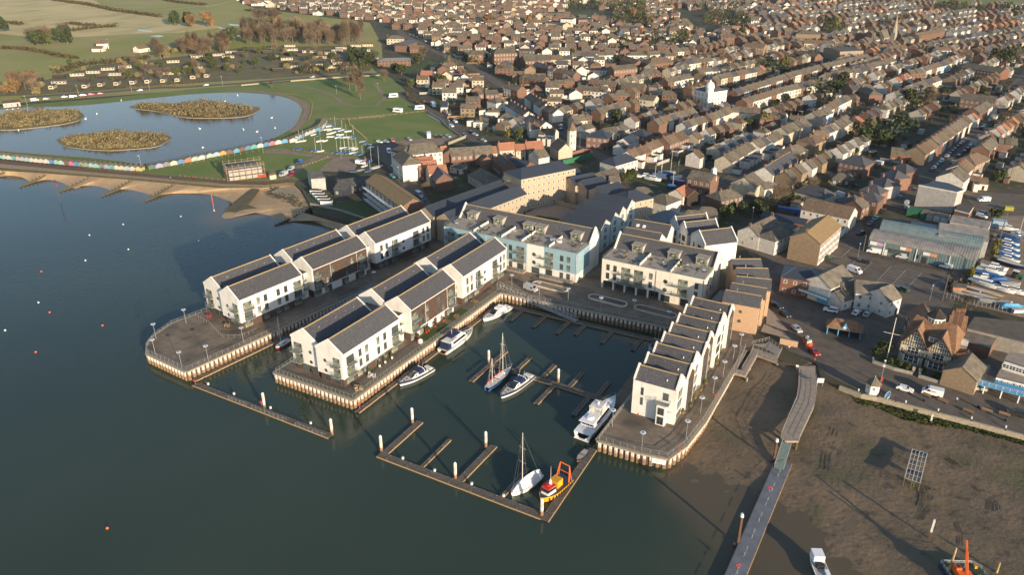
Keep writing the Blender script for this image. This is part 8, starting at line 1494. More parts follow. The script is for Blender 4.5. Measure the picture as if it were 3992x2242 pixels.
# holiday park: static caravans and chalets
SM={}
def stt(lb,k,x,y,a,L=10.5,col='white',group=None,rf='felt_roof'):
 key=(round(L),col,rf)
 if key not in SM:
  b=MB();b.box(-L/2,-1.7,.35,L/2,1.7,2.6);b.add([(-L/2,-1.7,2.6),(-L/2,1.7,2.6),(-L/2,0,3.05),(L/2,-1.7,2.6),(L/2,1.7,2.6),(L/2,0,3.05)],[(0,2,1),(3,4,5)])
  r=MB();r.add([(-L/2-.2,-1.9,2.55),(L/2+.2,-1.9,2.55),(L/2+.2,0,3.12),(-L/2-.2,0,3.12),(-L/2-.2,1.9,2.55),(L/2+.2,1.9,2.55)],[(0,1,2,3),(3,2,5,4)]);w=MB()
  for i in range(4):
   for s in(-1,1):x_=-L/2+L*(i+.5)/4;w.box(x_-.6,s*1.73-.02,1.3,x_+.6,s*1.73+.02,2.2)
  w.box(L/2,-1.2,1.2,L/2+.03,1.2,2.2);w.box(-L/2-.03,-1.2,1.2,-L/2,1.2,2.2)
  SM[key]=(b.Bd('body','house_cream' if col=='white' else'dark_timber',link=False),r.Bd('roof',rf,link=False),w.Bd('window','glass',link=False))
 p=W(k,x,y,0);o=Th('static_caravan' if col=='white' else'chalet',lb,'caravan' if col=='white' else'chalet',(p.x,p.y,.05),a,group)
 for nm,me in zip(('body','roof','window'),SM[key]):put(nm,me,o)
F_=[('h',500,830),('h',810,820),('h',955,805),('h',1105,795),('h',1255,785),('h',1395,775),('h',1540,768),('h',1675,760),('h',1825,735),('k',130,735),('k',260,720)]
for i,(k,x,y)in enumerate(F_):stt('%s caravan from the left in the front line beside the lake road'%od(i),k,x,y,R(130),9,'white','front line of caravans by the lake road')
B_l=[('h',560,790,0),('h',730,715,8),('h',880,690,8),('h',1020,660,8),('h',1080,710,8),('h',1180,640,8),('h',1325,605,8),('h',1580,700,8),('h',1630,590,5),('h',1855,545,5),('k',120,630,8),('k',160,650,8),('k',160,535,8),('k',370,525,8),('k',460,545,8),('k',490,500,0),('k',820,460,8),('k',1040,440,8),('k',1060,478,8),('k',1210,495,8),('k',1010,565,8),('k',895,545,8),('k',1060,640,8),('k',1420,510,8),('k',1480,485,8),('k',1520,462,8),('k',1480,580,8),('k',1500,605,8),('k',1290,625,8),('k',1430,640,8),('k',1610,630,0),('k',1660,440,0),('k',1770,435,5),('k',1740,485,8),('k',1330,550,8)]
for i,(k,x,y,_)in enumerate(B_l):stt('white static caravan among the trees of the holiday park',k,x,y,R(38+Un(-8,8)),10.5,'white','white static caravans among the trees of the holiday park')
for k,x,y in(('h',350,760),('h',560,730),('h',800,760),('h',960,725),('h',1130,745),('h',1300,720),('h',1450,640),('h',1470,670),('h',310,810),('k',560,510),('k',750,490),('k',830,500),('k',1000,515),('k',1160,530),('k',380,645),('k',860,655),('k',930,670),('k',1260,585),('k',1070,600)):
 stt('dark brown timber chalet in the holiday park',k,x,y,R(40+Un(-8,8)),9,'brown','dark brown timber chalets in the holiday park','brown_tile')
for t in(('white farmhouse with two gables in the fields','h',900,375,1010,370,9,5,8,'house_white','brown_tile',0,2),('white farm outbuilding in front of the farmhouse','h',870,430,970,430,7,3,5,'house_white','brown_tile',0,0),('white bungalow by the scrapyard at the field edge','h',1270,430,1370,415,9,3.4,6,'house_white','brown_tile',0,0),('low grey lakeside cafe with flat roof','h',20,945,180,930,10,3,4,'house_grey','brown_tile',0,0),('brick barn at the edge of the green field','k',1230,205,1390,215,9,3.6,6.5,'brick','brown_tile',0,0)):hr(*t[:11],hip=t[11],chim=t[12],det=1)
# woods, hedges and trees of the fields
q=random.Random(55)
def scatter(k,box,n,kinds,smin,smax,where,jitter=1):
 for i in range(n):
  x,y=q.uniform(box[0],box[2]),q.uniform(box[1],box[3]);kd=q.choice(kinds);tree(kd,W(k,x,y),q.uniform(smin,smax),'%s %s'%(TW[kd],where),'%ss %s'%(TW[kd],where))
for i in range(78):
 f=i/78;x=600+1130*f;y=q.uniform(330,420)+10*f;kd=q.choice(('bare','poplar','poplar','bare'));tree(kd,W('k',x,y),q.uniform(1.1,1.7),'%s in the wood behind the caravans'%TW[kd],'%ss in the wood behind the caravans'%TW[kd])
scatter('k',(0,430,480,500),26,['bare','bare','poplar','orange'],.9,1.5,'left of the dark evergreen');scatter('h',(1430,460,1929,560),20,['bare','bare','brownbush'],.9,1.5,'behind the scrapyard');scatter('h',(300,330,640,430),16,['bare','dark','bare','mid'],1.2,2.,'in the clump in the left fields')
scatter('h',(0,760,420,900),16,['bare','orange','brownbush','brownbush'],.8,1.3,'at the left end of the holiday park');scatter('h',(450,590,1929,770),48,['bare','brownbush','mid','shrub'],.5,1.,'between the chalets');scatter('k',(60,480,1500,700),62,['bare','brownbush','mid','dark','shrub'],.5,1.1,'between the caravans')
scatter('k',(1570,520,1800,640),14,['dark'],.9,1.3,'at the right end of the holiday park');scatter('k',(1150,640,1600,680),12,['bare','brownbush'],.5,.8,'along the lake road hedge');scatter('k',(740,200,900,240),5,['bare','orange'],1.4,2.,'in the wet meadow')
for k,x,y,kd,s,lab in(('k',480,400,'dark',2.,'big dark evergreen left of the wood'),('k',110,250,'orange',1.9,'orange willow on the sandy bank'),('k',270,250,'orange',2.1,'larger orange willow on the sandy bank'),('h',1650,240,'dark',2.2,'dark pine clump by the sandy bank'),('h',1780,235,'dark',2.,'second dark pine by the sandy bank'),('h',20,300,'dark',2.2,'dark tree at the left edge of the fields'),('k',410,460,'orange',1.6,'orange twigged tree beside the big evergreen')):
 tree(kd,W(k,x,y),s,lab)
def hedge(lb,k,pts,w_,h_,m='hedge',s=.7,n=1.2):
 P=rsm(WL(k,pts),1.6);b=MB()
 for p in P:
  for i in range(int(6*n)):
   c=Vector((p.x+q.uniform(-w_,w_),p.y+q.uniform(-w_,w_),q.uniform(.1,h_)*q.uniform(.5,1.1)));a=Vector((q.uniform(-1,1),q.uniform(-1,1),q.uniform(-1,1))).normalized();e=a.orthogonal().normalized();f=a.cross(e);z=s*q.uniform(.7,1.5);b.add([c+e*z,c+f*z,c-e*z,c-f*z],[(0,1,2,3)])
 o=b.Bd('hedge',m);tag(o,lb,'hedge')
for lab,k,pts,w_,h_ in(('long dark hedge along the upper edge of the dry field','h',[(500,0),(800,40),(950,70),(1050,95),(1300,130),(1500,155)],4,4),('brown hedge crossing the middle of the left fields','h',[(20,455),(200,460),(400,490),(560,530),(720,550)],3,3),('dark thicket hedge behind the farmhouse','h',[(680,290),(820,270),(960,255),(1100,250)],5,4),('dark hedge at the far top right of the fields','h',[(1560,0),(1700,25),(1929,45)],5,4),('brown hedge on the left of the holiday park','h',[(560,680),(650,650),(760,610),(900,600)],5,4),('scrubby hedge above the caravans','h',[(900,600),(1050,590),(1200,560),(1400,550)],5,4),('hedge between lake road and caravan front line','h',[(560,860),(900,840),(1300,815),(1700,790),(1929,775)],1.5,1.6),('reddish hedge beside the lake road near the park','k',[(1180,690),(1400,680),(1600,665)],2,2.5),('dark hedge across the green field','k',[(700,215),(900,220),(1100,215)],5,4),('hedge below the far estate','k',[(640,95),(760,110),(950,130)],4,3),('long hedge beside the green road','l',[(430,880),(520,960),(620,1010)],1.5,2),('leafy hedge along the boatyard shed','b',[(1700,330),(1680,420),(1640,530)],1.,2.2),('hedge of bushes by the wooden hut of the boatyard','b',[(1440,640),(1420,760),(1260,730),(1230,800)],.8,2.),('dark gorse patch in the dry field','h',[(0,210),(120,215),(200,230)],6,3),('scrub hedge beyond the left fields','h',[(650,220),(760,235),(900,240)],4,3),('dark shrubbery along the white workshop yard','t',[(180,870),(320,900),(520,820),(660,800)],1.5,2.4)):hedge(lab,k,pts,w_,h_,s=.55 if w_<2.5 else .9,n=1 if w_<2.5 else 1.8)
pl=MB()
for nm,k,pts in(('flood_pool','k',[(360,250),(430,262),(540,285),(480,288),(390,270)]),('flood_pool','k',[(450,220),(580,232),(590,243),(480,235)]),('flood_pool','k',[(340,320),(450,328),(580,330),(560,338),(400,332)]),('flood_pool','h',[(1400,335),(1500,328),(1545,338),(1490,347)]),('flood_pool','h',[(1290,275),(1450,290),(1400,296),(1300,285)])):sheet(nm,WL(k,pts),.1,'lake_water')
# groynes: sloping timber rows
for i,(a,c)in enumerate((((495,885),(180,1040)),((880,925),(555,1085)),((1260,960),(950,1130)),((1660,995),(1365,1178)),((90,870),(-130,960)))):
 p,q_=W('i',*a,-1.),W('i',*c,-3.3);L=(q_-p).length;t=ang(p,q_);o=Th('groyne',['timber groyne second from the left running into the sea','timber groyne third from the left beside the red marker','timber groyne fourth from the left','timber groyne nearest the slipway','timber groyne at the left edge'][i],'groyne',(p.x,p.y,0),t);b=MB();b.add([(0,-.12,-1.1),(L,-.12,-3.),(L,.12,-3.),(0,.12,-1.1),(0,-.12,-3),(L,-.12,-6),(L,.12,-6),(0,.12,-3)],[(0,1,2,3),(0,4,5,1),(2,6,7,3)]);b.Bd('plank_wall','weed_stone',o)
 n=int(L/2.2)
 for j in range(n):x=L*(j+.5)/n;z=-1.1-1.9*x/L;put('post',DG.setdefault('gp',MB().box(-.14,-.24,-2.5,.14,.24,.75).Bd('post','weed_stone',link=False)),o,(x,.0,z))
p,q_=W('j',1225,1250,-1.5),W('j',890,1400,-3.1);o=Th('groyne','dark groyne in the shaded corner beside the left pier','groyne',(p.x,p.y,0),ang(p,q_));L=(q_-p).length;b=MB();b.add([(0,0,-1),(L,0,-3.),(L,.2,-3.),(0,.2,-1),(0,0,-4),(L,0,-6)],[(0,1,2,3),(0,4,5,1)]);b.Bd('plank_wall','dark_timber',o)
for j in range(12):put('post',DG['gp'],o,(L*(j+.5)/12,.1,-1-2*(j+.5)/12))
b=MB();o=Th('sea_wall','pale concrete sea wall between the club lawn and the shaded beach','wall');P=WL('j',[(1235,1200),(1500,1255),(1770,1345)],0)
for a,c in zip(P,P[1:]):b.obox((*((a+c)/2)[:2],-2.6),(c.x-a.x,c.y-a.y),(c-a).length+.4,.5,3.4)
b.Bd('wall','concrete',o)
# markers, buoys, birds
for k,x,y,h_,lab,c in(('i',570,1180,9,'thin sea marker with a red square topmark off the beach huts','red_paint'),('1',808,295,8,'thin red pole marker off the slipway','orange_paint')):
 p=W(k,x,y,WZ);o=Th('sea_marker',lab,'marker',(p.x,p.y,WZ));MB().bar((0,0,-1),(0,0,h_),.12).Bd('pole','rust' if c=='red_paint' else c,o);MB().box(-.5,-.1,h_-.8,.5,.1,h_+.2).Bd('topmark',c,o)if c=='red_paint' else MB().box(-.2,-.2,.0,.2,.2,.5).Bd('float','frame_white',o)
for i,(x,y,c)in enumerate(((1370,622,'orange'),(225,592,'white'),(215,656,'white'),(323,628,'white'),(104,684,'orange'),(97,762,'white'),(125,787,'orange'),(13,832,'white'),(258,820,'orange'),(90,887,'orange'),(270,1331,'orange'),(310,565,'white'),(455,545,'white'),(330,470,'white'),(500,607,'white'))):
 if i==0:continue
 p=W('u',x,y,WZ);o=Th('mooring_buoy','%s mooring buoy floating %s'%(c,['','nearest the shaded reef','left of the reef','between reef and pier','second from the left edge','on its own left of centre','close below the lone one','at the left edge','left of the pier tip','low near the left edge','alone near the bottom edge','off the beach','by the slipway','off the groynes','over the dark water'][i]),'buoy',(p.x,p.y,WZ));b=MB();n=8;prof=[(.0,-.3),(.28,-.1),(.33,.15),(.22,.4),(.0,.45)];b.add([(r_*cos(6.2832*j/n),r_*sin(6.2832*j/n),z)for r_,z in prof for j in range(n)],[(m_*n+j,m_*n+(j+1)%n,(m_+1)*n+(j+1)%n,(m_+1)*n+j)for m_ in range(4)for j in range(n)]);b.Bd('body','orange_paint' if c=='orange' else'frame_white',o);MB().bar((0,0,.55),(0,0,.8),.05).Bd('ring','rust',o)
SW=MB();SW.add([],[]);
for x0,x1,z0,z1,w_ in((-.35,.35,0,.3,.28),):taper(SW,-.4,.35,0,-.35,.25,.3,.4,.25)
SW.bar((.25,0,.2),(.38,0,.75),.05);swm=SW.Bd('body','boat_white',link=False)
for i,(k,x,y)in enumerate((('h',805,1118),('h',1140,945),('h',390,1075),('h',175,1225),('h',1325,1365),('h',912,1070),('j',600,495),('j',730,515),('j',897,480),('j',868,385),('j',190,487),('j',220,665),('j',425,230),('j',545,172))):
 p=W(k,x,y,.16);o=Th('swan','white swan resting on the lake','swan',(p.x,p.y,.16),q.uniform(0,6),'white swans resting on the lake');o.scale=(1.6,1.6,1.6);put('body',swm,o)
 # STREET FURNITURE, PEOPLE, SMALL THINGS
p=W('c',497,1040);o=Th('kiosk','white hexagonal harbour kiosk with grey pointed roof','kiosk',(p.x,p.y,.05),R(15));MB().cyl(0,0,0,3.,1.75,6).Bd('wall','frame_white',o);MB().cyl(0,0,2.95,5.1,2.15,6,0,.08).Bd('roof','tiles',o);MB().bar((0,0,5.),(0,0,5.4),.1).Bd('finial','frame_white',o)
for i in range(6):t=6.2832*(i+.5)/6;win(o,1.52*cos(t),1.52*sin(t),1.4,.7,1.1,math.degrees(t)+90,'town')
p=W('c',575,960);o=Th('signal_mast','weather mast with white instruments and a red flag by the kiosk','mast',(p.x,p.y,.05));MB().bar((0,0,0),(0,0,7.5),.06).Bd('pole','galv',o);MB().box(.05,-.02,.8,.5,.02,2.4).Bd('flag','red_canvas',o);b=MB();b.box(-.3,-.2,5.6,.3,.2,6.2);b.box(-.25,-.25,7.4,.25,.25,7.7);b.Bd('instrument','frame_white',o)
def bench(lb,k,x,y,a,m='teak'):
 p=W(k,x,y);o=Th('bench',lb,'bench',(p.x,p.y,.06),a);b=MB();b.box(-1.3,-.25,.42,1.3,.25,.5);b.Bd('seat',m,o);MB().box(-1.3,.25,.5,1.3,.32,.95).Bd('backrest',m,o)
 for x_ in(-1.1,1.1):MB().box(x_-.06,-.22,0,x_+.06,.28,.42).Bd('leg','frame_grey',o)
for t in(('pale timber bench by the white hatchback','c',840,1048,R(-20)),('timber bench in the shadow of the white van','c',1000,1075,R(-20)),('dark bench right of the white van','c',1160,1130,R(-20)),('brown bench in the middle of the waterfront','c',1400,1230,R(-20)),('pale timber bench towards the right of the waterfront','c',1575,1225,R(-12)),('brown bench before the black four by four','c',1740,1260,R(-12))):bench(*t)
for k,x,y,lab in(('c',990,1125,'black litter bin behind the first benches'),('c',1755,1312,'black litter bin near the right edge'),('c',1500,1185,'grey litter bin beside the pale bench'),('c',1290,1135,'short grey bollard near the van')):
 p=W(k,x,y);o=Th('litter_bin',lab,'bin' if'bin' in lab else'bollard',(p.x,p.y,.05));MB().cyl(0,0,0,.95,.32 if'bin' in lab else .12,10).Bd('body','black_rubber',o);MB().cyl(0,0,.95,1.05,.36 if'bin' in lab else .14,10).Bd('lid','frame_grey',o)
for i,(k,x,y)in enumerate((('c',815,1138),('c',1120,1215),('c',1433,1290),('c',1755,1375),('c',372,1028))):p=W(k,x,y);o=Th('wall_light','%s small white post from the left on the waterside wall'%od(i),'post',(p.x,p.y,.1),0,'small white posts on the waterside wall');MB().cyl(0,0,0,.55,.16,8).Bd('post','frame_white',o);MB().cyl(0,0,.55,.68,.22,8).Bd('cap','lamp_white',o)
E2=[Vector((x,y,0))for x,y in EAST[2:]];o=Th('waterside_wall','low tan kerb wall between the road and the mud','wall');b=MB()
for a,c in zip(E2,E2[1:]):b.obox((*((a+c)/2)[:2],-1.6),(c.x-a.x,c.y-a.y),(c-a).length+.3,.7,1.85)
b.Bd('wall','coping_stone',o)
def pole(lb,k,x,y,h_,name='telegraph_pole',cat='pole',m='bark',lamp_=False,r=.14):
 p=W(k,x,y);o=Th(name,lb,cat,(p.x,p.y,0));MB().cyl(0,0,0,h_,r,6,0,r*.7).Bd('pole',m,o)
 MB().bar((-.7,0,h_-.5),(.7,0,h_-.5),.06).Bd('crossbar',m,o)if not lamp_ else MB().box(-.2,-.9,h_,.2,.1,h_+.12).Bd('lamp_head','lamp_white',o)
for t in(('wooden pole at the left corner of the car park','b',410,460,8),('dark wooden pole leaning before the teal workshop','b',1420,650,11),('tall pole at the right of the car park','b',1160,900,10),('tall pole above the boatyard by the yellow skip','b',1695,350,13),('telegraph pole at the corner of the tower street','p',512,925,10),('telegraph pole beside the cream terrace gable','q',760,1190,7),('tall pole in the street by the cream pair','q',1325,825,9),('pole at the top of the wide street','r',1610,640,9),('pole behind the right hand houses','v',1740,670,9),('second pole behind the right hand houses','v',1825,600,9),('pole beside the yard containers','v',1620,1400,11),('pole by the drill hall street','x',1240,240,9),('pole beside the archway range','x',1832,640,8)):pole(*t)
for t in(('street lamp by the first parking bays','b',365,495,6),('street lamp at the corner behind the half-timbered house','b',1040,900,6),('lamp post on the grass beside the hut row','j',788,718,9),('lamp post at the bend of the hut rows','i',1335,880,8),('lamp post in the park by the looping path','j',1478,160,6),('lamp post at the right of the park','j',1868,135,6),('lamp post at the lake road junction','k',405,800,7),('lamp column by the lake road left','h',1408,848,8),('leaning pole beside the lake road','h',1240,862,8),('lamp column beside the lake road verge','h',742,905,8),('lamp column by the lakeside kiosk','h',260,1010,8),('lamp by the green road bridge','l',852,1220,6),('lamp beside the gardens and hipped white house','a',555,165,7),('lamp post in the lane by the white caravan','3',617,490,7),('lamp post on the main road into town','l',808,550,8),('lamp post by the yacht compound gate','j',1520,765,6),('white lamp post by the kiosk benches','c',1290,1135,1.5),('lamp post by the boatyard fence','c',1475,240,6)):pole(*t,name='street_lamp',cat='street lamp',m='galv',lamp_=True,r=.07)
# fences
def fence(lb,k,pts,h_=1.1,m='pontoon_edge',st=3.,rails=2,name='fence'):
 P=WL(k,pts);o=Th(name,lb,'fence');key=('fp',h_,m)
 if key not in DG:DG[key]=MB().box(-.09,-.09,0,.09,.09,h_).Bd('post',m,link=False)
 Q=rsm(P,st)
 for p in Q[:300]:put('post',DG[key],o,(p.x,p.y,0))
 b=MB()
 for a,c in zip(P,P[1:]):
  for i in range(rails):z=h_*(.9-.4*i);b.bar((a.x,a.y,z),(c.x,c.y,z),.04)
 if rails:b.Bd('rail',m,o)
fence('post fence round the dinghy compound','j',[(1590,410),(1600,450),(1770,600)],1.2,'pontoon_edge',2.2);fence('low post fence along the top of the green','j',[(1360,400),(1590,400),(1929,378)],1.,'pontoon_edge',4);fence('post fence round the curve of the lake path','j',[(900,150),(1100,175),(1210,205),(1250,250),(1240,340),(1215,410)],1.,'teak',3.5)
fence('small posts in front of the curved hut row','j',[(40,830),(300,780),(480,745),(650,712),(780,690)],.9,'pontoon_edge',3.5,0);fence('fence along the promenade grass','j',[(0,935),(150,950),(300,965),(450,975)],1.,'teak',3.2);fence('curving post fence beside the gravel car park','j',[(1160,845),(1290,800),(1400,760)],1.,'pontoon_edge',2.4)
fence('fence posts beside the dinghy park track','j',[(980,635),(1060,690),(1200,715),(1440,725)],1.,'teak',4);fence('post fence along the lower edge of the green','l',[(0,1110),(400,1075),(640,1045)],1.,'pontoon_edge',4);fence('grey palisade fence along the boatyard front','b',[(1200,870),(1450,935),(1760,1005),(1929,1035)],2.,'grey_paint',1.2,3);fence('mesh fence in front of the teal workshop','b',[(410,462),(700,530),(1050,600),(1250,650)],1.4,'dark_timber',2.5)
fence('fence along the field behind the caravans','h',[(1200,830),(1600,805),(1929,785)],1.2,'teak',5)
def wr(lb,k,pts,h_,m,t=.3,name='garden_wall',cat='wall'):
 P=WL(k,pts);o=Th(name,lb,cat);b=MB()
 for a,c in zip(P,P[1:]):b.obox((*((a+c)/2)[:2],0),(c.x-a.x,c.y-a.y),(c-a).length+t*.5,t,h_)
 b.Bd('wall',m,o)
wr('curved red brick wall beside the octagonal tower','p',[(215,1045),(330,1015),(560,945),(640,950),(665,990)],2.2,'brick');wr('green painted hoarding below the brick wall','p',[(305,1100),(420,1075),(560,1035),(665,1015)],2.6,'green_paint',.15,'hoarding','fence');wr('dark wall along the edge of the green road','l',[(650,1060),(780,1145),(820,1190),(960,1290)],1.2,'concrete',.6)
wr('curving brown wall at the corner of the green','l',[(840,1360),(1000,1295)],1.6,'coping_stone',.4);wr('tall white wall beside the white workshop','a',[(1385,310),(1500,190)],3.,'house_white');wr('long low wall beside the lake road','k',[(580,805),(745,790)],1.,'coping_stone');wr('wall along the lake road verge by the park','k',[(1045,765),(1300,745),(1620,722),(1880,710)],1.,'coping_stone')
wr('white wall in front of the black and white boathouse','s',[(450,985),(565,925)],2.2,'house_white');wr('green panelled fence behind the sheds','t',[(890,150),(1220,205)],2.,'green_weed',.15,'fence','fence');wr('timber fence across the yard of the carport','t',[(600,480),(740,490),(880,390)],2.,'house_grey',.15,'fence','fence');wr('weathered timber fence beside the small cottage','a',[(1385,990),(1510,880)],2.2,'pontoon_wood',.15,'fence','fence')
wr('blue shed line below the bare tree','t',[(440,880),(690,920)],2.4,'boat_blue',2.,'shed','shed')
# footbridge on the green road
p,q_=W('l',650,1085),W('l',775,1150);o=Th('footbridge','railed footbridge beside the road at the corner of the green','bridge',(p.x,p.y,.3),ang(p,q_));L=(q_-p).length;MB().box(0,-1.2,-.3,L,1.2,0).Bd('deck','concrete',o);Rl([(0,-1.1,0),(L,-1.1,0)],None,parent=o,step=1.5);Rl([(0,1.1,0),(L,1.1,0)],None,parent=o,step=1.5)
# scaffolded building
p=W('j',600,965);o=Th('scaffolded_building','small seafront building wrapped in scaffolding and boards','building',(p.x-3,p.y+4,0),R(56));MB().box(-8,-4,0,8,4,5.2).Bd('wall','house_grey',o);MB().box(-7,-3.4,5.2,6,3.4,6.4).Bd('roof','slate_new',o);b=MB()
for x in[-9+3*i for i in range(7)]:
 for y in(-5.6,-4.5,4.5,5.6):b.bar((x,y,0),(x,y,8.2),.06)
for z in(2.2,4.4,6.6,7.6):
 for y in(-5.6,5.6):b.bar((-9.4,y,z),(9.4,y,z),.05)
 for x in(-9.2,9.2):b.bar((x,-5.8,z),(x,5.8,z),.05)
b.Bd('scaffold_tube','pontoon_edge',o)
for z in(2.2,4.4,6.6):b=MB();b.box(-9.4,-5.7,z,9.4,-4.4,z+.12);b.box(-9.4,4.4,z,9.4,5.7,z+.12);b.box(-9.5,-5.7,z+.01,-8.4,5.7,z+.11);b.Bd('scaffold_board','deck_boards' if z<4 else'pontoon_edge',o)
p=W('j',875,955);o=Th('hut','small pale timber hut right of the scaffolded building','hut',(p.x,p.y,.05),R(60));MB().box(-1.6,-1.3,0,1.6,1.3,2.2).Bd('wall','house_cream',o);MB().add([(-1.8,-1.5,2.1),(1.8,-1.5,2.1),(1.8,0,3.),(-1.8,0,3.),(-1.8,1.5,2.1),(1.8,1.5,2.1)],[(0,1,2,3),(3,2,5,4)]).Bd('roof','brown_tile',o)
o=Th('skip','red skip beside the scaffolded building','skip',(*W('j',780,935)[:2],.05),R(60));MB().box(-2.4,-.9,0,2.4,.9,1.2).Bd('body','red_paint',o);MB().box(-2.2,-.75,1.,2.2,.75,1.3).Bd('load','pontoon_edge',o)
p=W('w',1635,90);o=Th('skip','lime yellow skip in the yard above the boatyard','skip',(p.x,p.y,.05),R(10));mat('lime_paint',(.34,.33,.05),.6);MB().box(-1.7,-1.2,0,1.7,1.2,1.7).Bd('body','lime_paint',o)
p=W('w',1450,400);o=Th('tarpaulin_stack','pale blue tarpaulin covered stack beside the yard wall','tarpaulin',(p.x,p.y,.05),R(5));b=MB();taper(b,-3,3,0,-2.6,2.6,2.8,4.4,3.8);b.Bd('cover','hut_pale_blue',o)
p=W('b',1300,810);o=Th('garden_hut','orange-brown timber hut by the boatyard gate','hut',(p.x,p.y,.05),R(18));MB().box(-2.1,-1.6,0,2.1,1.6,2.2).Bd('wall','hut_orange',o);MB().add([(-2.3,-1.8,2.1),(2.3,-1.8,2.1),(2.3,0,3.1),(-2.3,0,3.1),(-2.3,1.8,2.1),(2.3,1.8,2.1)],[(0,1,2,3),(3,2,5,4)]).Bd('roof','felt_roof',o);win(o,.5,-1.6,1.,.8,.8,0)
p=W('b',1860,690);o=Th('tractor','green tractor with white cab roof in the boatyard','tractor',(p.x,p.y,.1),R(-15));MB().box(-1.8,-.6,.6,1.8,.6,1.6).Bd('body','green_paint',o);MB().box(-1.6,-.8,1.6,.1,.8,2.7).Bd('cab','boat_glass',o);MB().box(-1.7,-.9,2.7,.2,.9,2.85).Bd('cab_roof','frame_white',o)
for x_,r_ in((-1.1,.85),(1.2,.5)):
 for s in(-1,1):MB().bar((x_,s*.7,r_),(x_,s*1.1,r_),r_,0,12).Bd('wheel','black_rubber',o)
p=W('g',1140,600);o=Th('notice_wall','low brick seat wall with planting at the top of the steps','wall',(p.x,p.y,.05),R(3));MB().box(-2.6,0,0,2.6,.5,1.8).Bd('wall','orange_brick',o);MB().box(-2.6,0,1.8,2.6,.5,1.9).Bd('coping','coping_stone',o);
p=W('g',1435,975);o=Th('notice_board','white notice board facing the jetty','sign',(p.x,p.y,.0),R(25));MB().box(-.9,-.05,1.,.9,.05,2.4).Bd('board','frame_white',o);MB().box(-.8,-.03,0,-.7,.03,1.).Bd('post','galv',o);MB().box(.7,-.03,0,.8,.03,1.).Bd('post','galv',o)
p=W('g',1220,825);o=Th('notice_board','small white sign at the landward end of the jetty','sign',(p.x,p.y,0));MB().box(-.4,-.04,.9,.4,.04,1.6).Bd('board','frame_white',o);MB().bar((0,0,0),(0,0,.9),.04).Bd('post','galv',o)
p=W('5',1420,1060);o=Th('bin_store_roof','long dark glazed canopy with pale panels beside the cream block','canopy',(70.,104.5,0),R(86));MB().box(-7,-1.8,0,7,1.8,2.6).Bd('wall','frame_grey',o)
for i in range(9):MB().box(-6.4+i*1.45,-1.2,2.6,-5.7+i*1.45,1.2,2.7).Bd('panel','hut_pale_blue',o)
# people: one continuous body each
def person(lb,k,x,y,top,a=0,z=.06,leg='cloth_dark',k2=None):
 p=W(k,x,y,z);o=Th('person',lb,'person',(p.x,p.y,z),a);V={'pel':(0,0,.95),'ch':(0,0,1.35),'nk':(0,0,1.5),'hd':(0,.02,1.66),'hl':(.1,0,.92),'hr_':(-.1,0,.92),'kl':(.12,.12,.5),'kr':(-.12,-.05,.5),'fl':(.12,.05,.08),'fr':(-.12,-.25,.1),'sl':(.19,0,1.42),'sr':(-.19,0,1.42),'el':(.27,-.05,1.15),'er':(-.27,.08,1.15),'wl':(.27,.1,.9),'wr':(-.27,.2,.92),'tl':(.12,.2,.03),'tr':(-.12,-.1,.03)}
 N=list(V);E_=[('pel','ch'),('ch','nk'),('nk','hd'),('pel','hl'),('pel','hr_'),('hl','kl'),('hr_','kr'),('kl','fl'),('kr','fr'),('fl','tl'),('fr','tr'),('ch','sl'),('ch','sr'),('sl','el'),('sr','er'),('el','wl'),('er','wr')]
 rad={'pel':.15,'ch':.17,'nk':.06,'hd':.11,'hl':.1,'hr_':.1,'kl':.065,'kr':.065,'fl':.045,'fr':.045,'sl':.07,'sr':.07,'el':.045,'er':.045,'wl':.035,'wr':.035,'tl':.04,'tr':.04}
 if'person' not in DG:
  me=bpy.data.meshes.new('body');me.from_pydata([V[n_]for n_ in N],[(N.index(a_),N.index(b_))for a_,b_ in E_],[]);t=put('body',me);md=t.modifiers.new('s','SKIN')
  for i,n_ in enumerate(N):me.skin_vertices[0].data[i].radius=(rad[n_],rad[n_])
  me.skin_vertices[0].data[0].use_root=True;t.modifiers.new('d','SUBSURF').levels=1;bpy.context.view_layer.update();DG['person']=bpy.data.meshes.new_from_object(t.evaluated_get(bpy.context.evaluated_depsgraph_get()));bpy.data.objects.remove(t)
 me=DG['person'].copy();me.name='body';me.materials.clear();[me.materials.append(MATS[m_])for m_ in(top,leg,'skin')]
 for f in me.polygons:zc=f.center.z;f.material_index=1 if zc<.95 and abs(f.center.x)<.22 else 2 if zc>1.52 or(abs(f.center.x)>.22 and zc<.98)else 0
 put('body',me,o);b=MB();b.cyl(0,0,1.70,1.80,.115,8,0,.06);b.Bd('hair','dark_timber',o)
for t in(('person in a red coat walking on the promenade below the curved huts','j',125,955,'cloth_red'),('person in dark clothes on the promenade by the straight hut row','i',765,848,'cloth_dark'),('person in red beside the yellow beach hut','i',1278,895,'cloth_red'),('person in dark clothes near the lilac hut','i',968,875,'cloth_dark'),('person in pale clothes walking left of the dark green hut','i',1062,880,'house_grey'),('person in a pale blue top on the lower promenade','i',1603,965,'hut_pale_blue'),('person in a red jacket near the fence on the promenade','i',1815,960,'cloth_red'),('person in a red top on the jetty end of the road','g',1383,760,'cloth_red'),('person in dark clothes standing on the slipway top','j',900,1052,'cloth_dark'),('person in white beside the top of the gangway steps','g',1143,640,'house_white'),('person in a red coat outside the first townhouse','9',690,1285,'cloth_red')):person(*t)
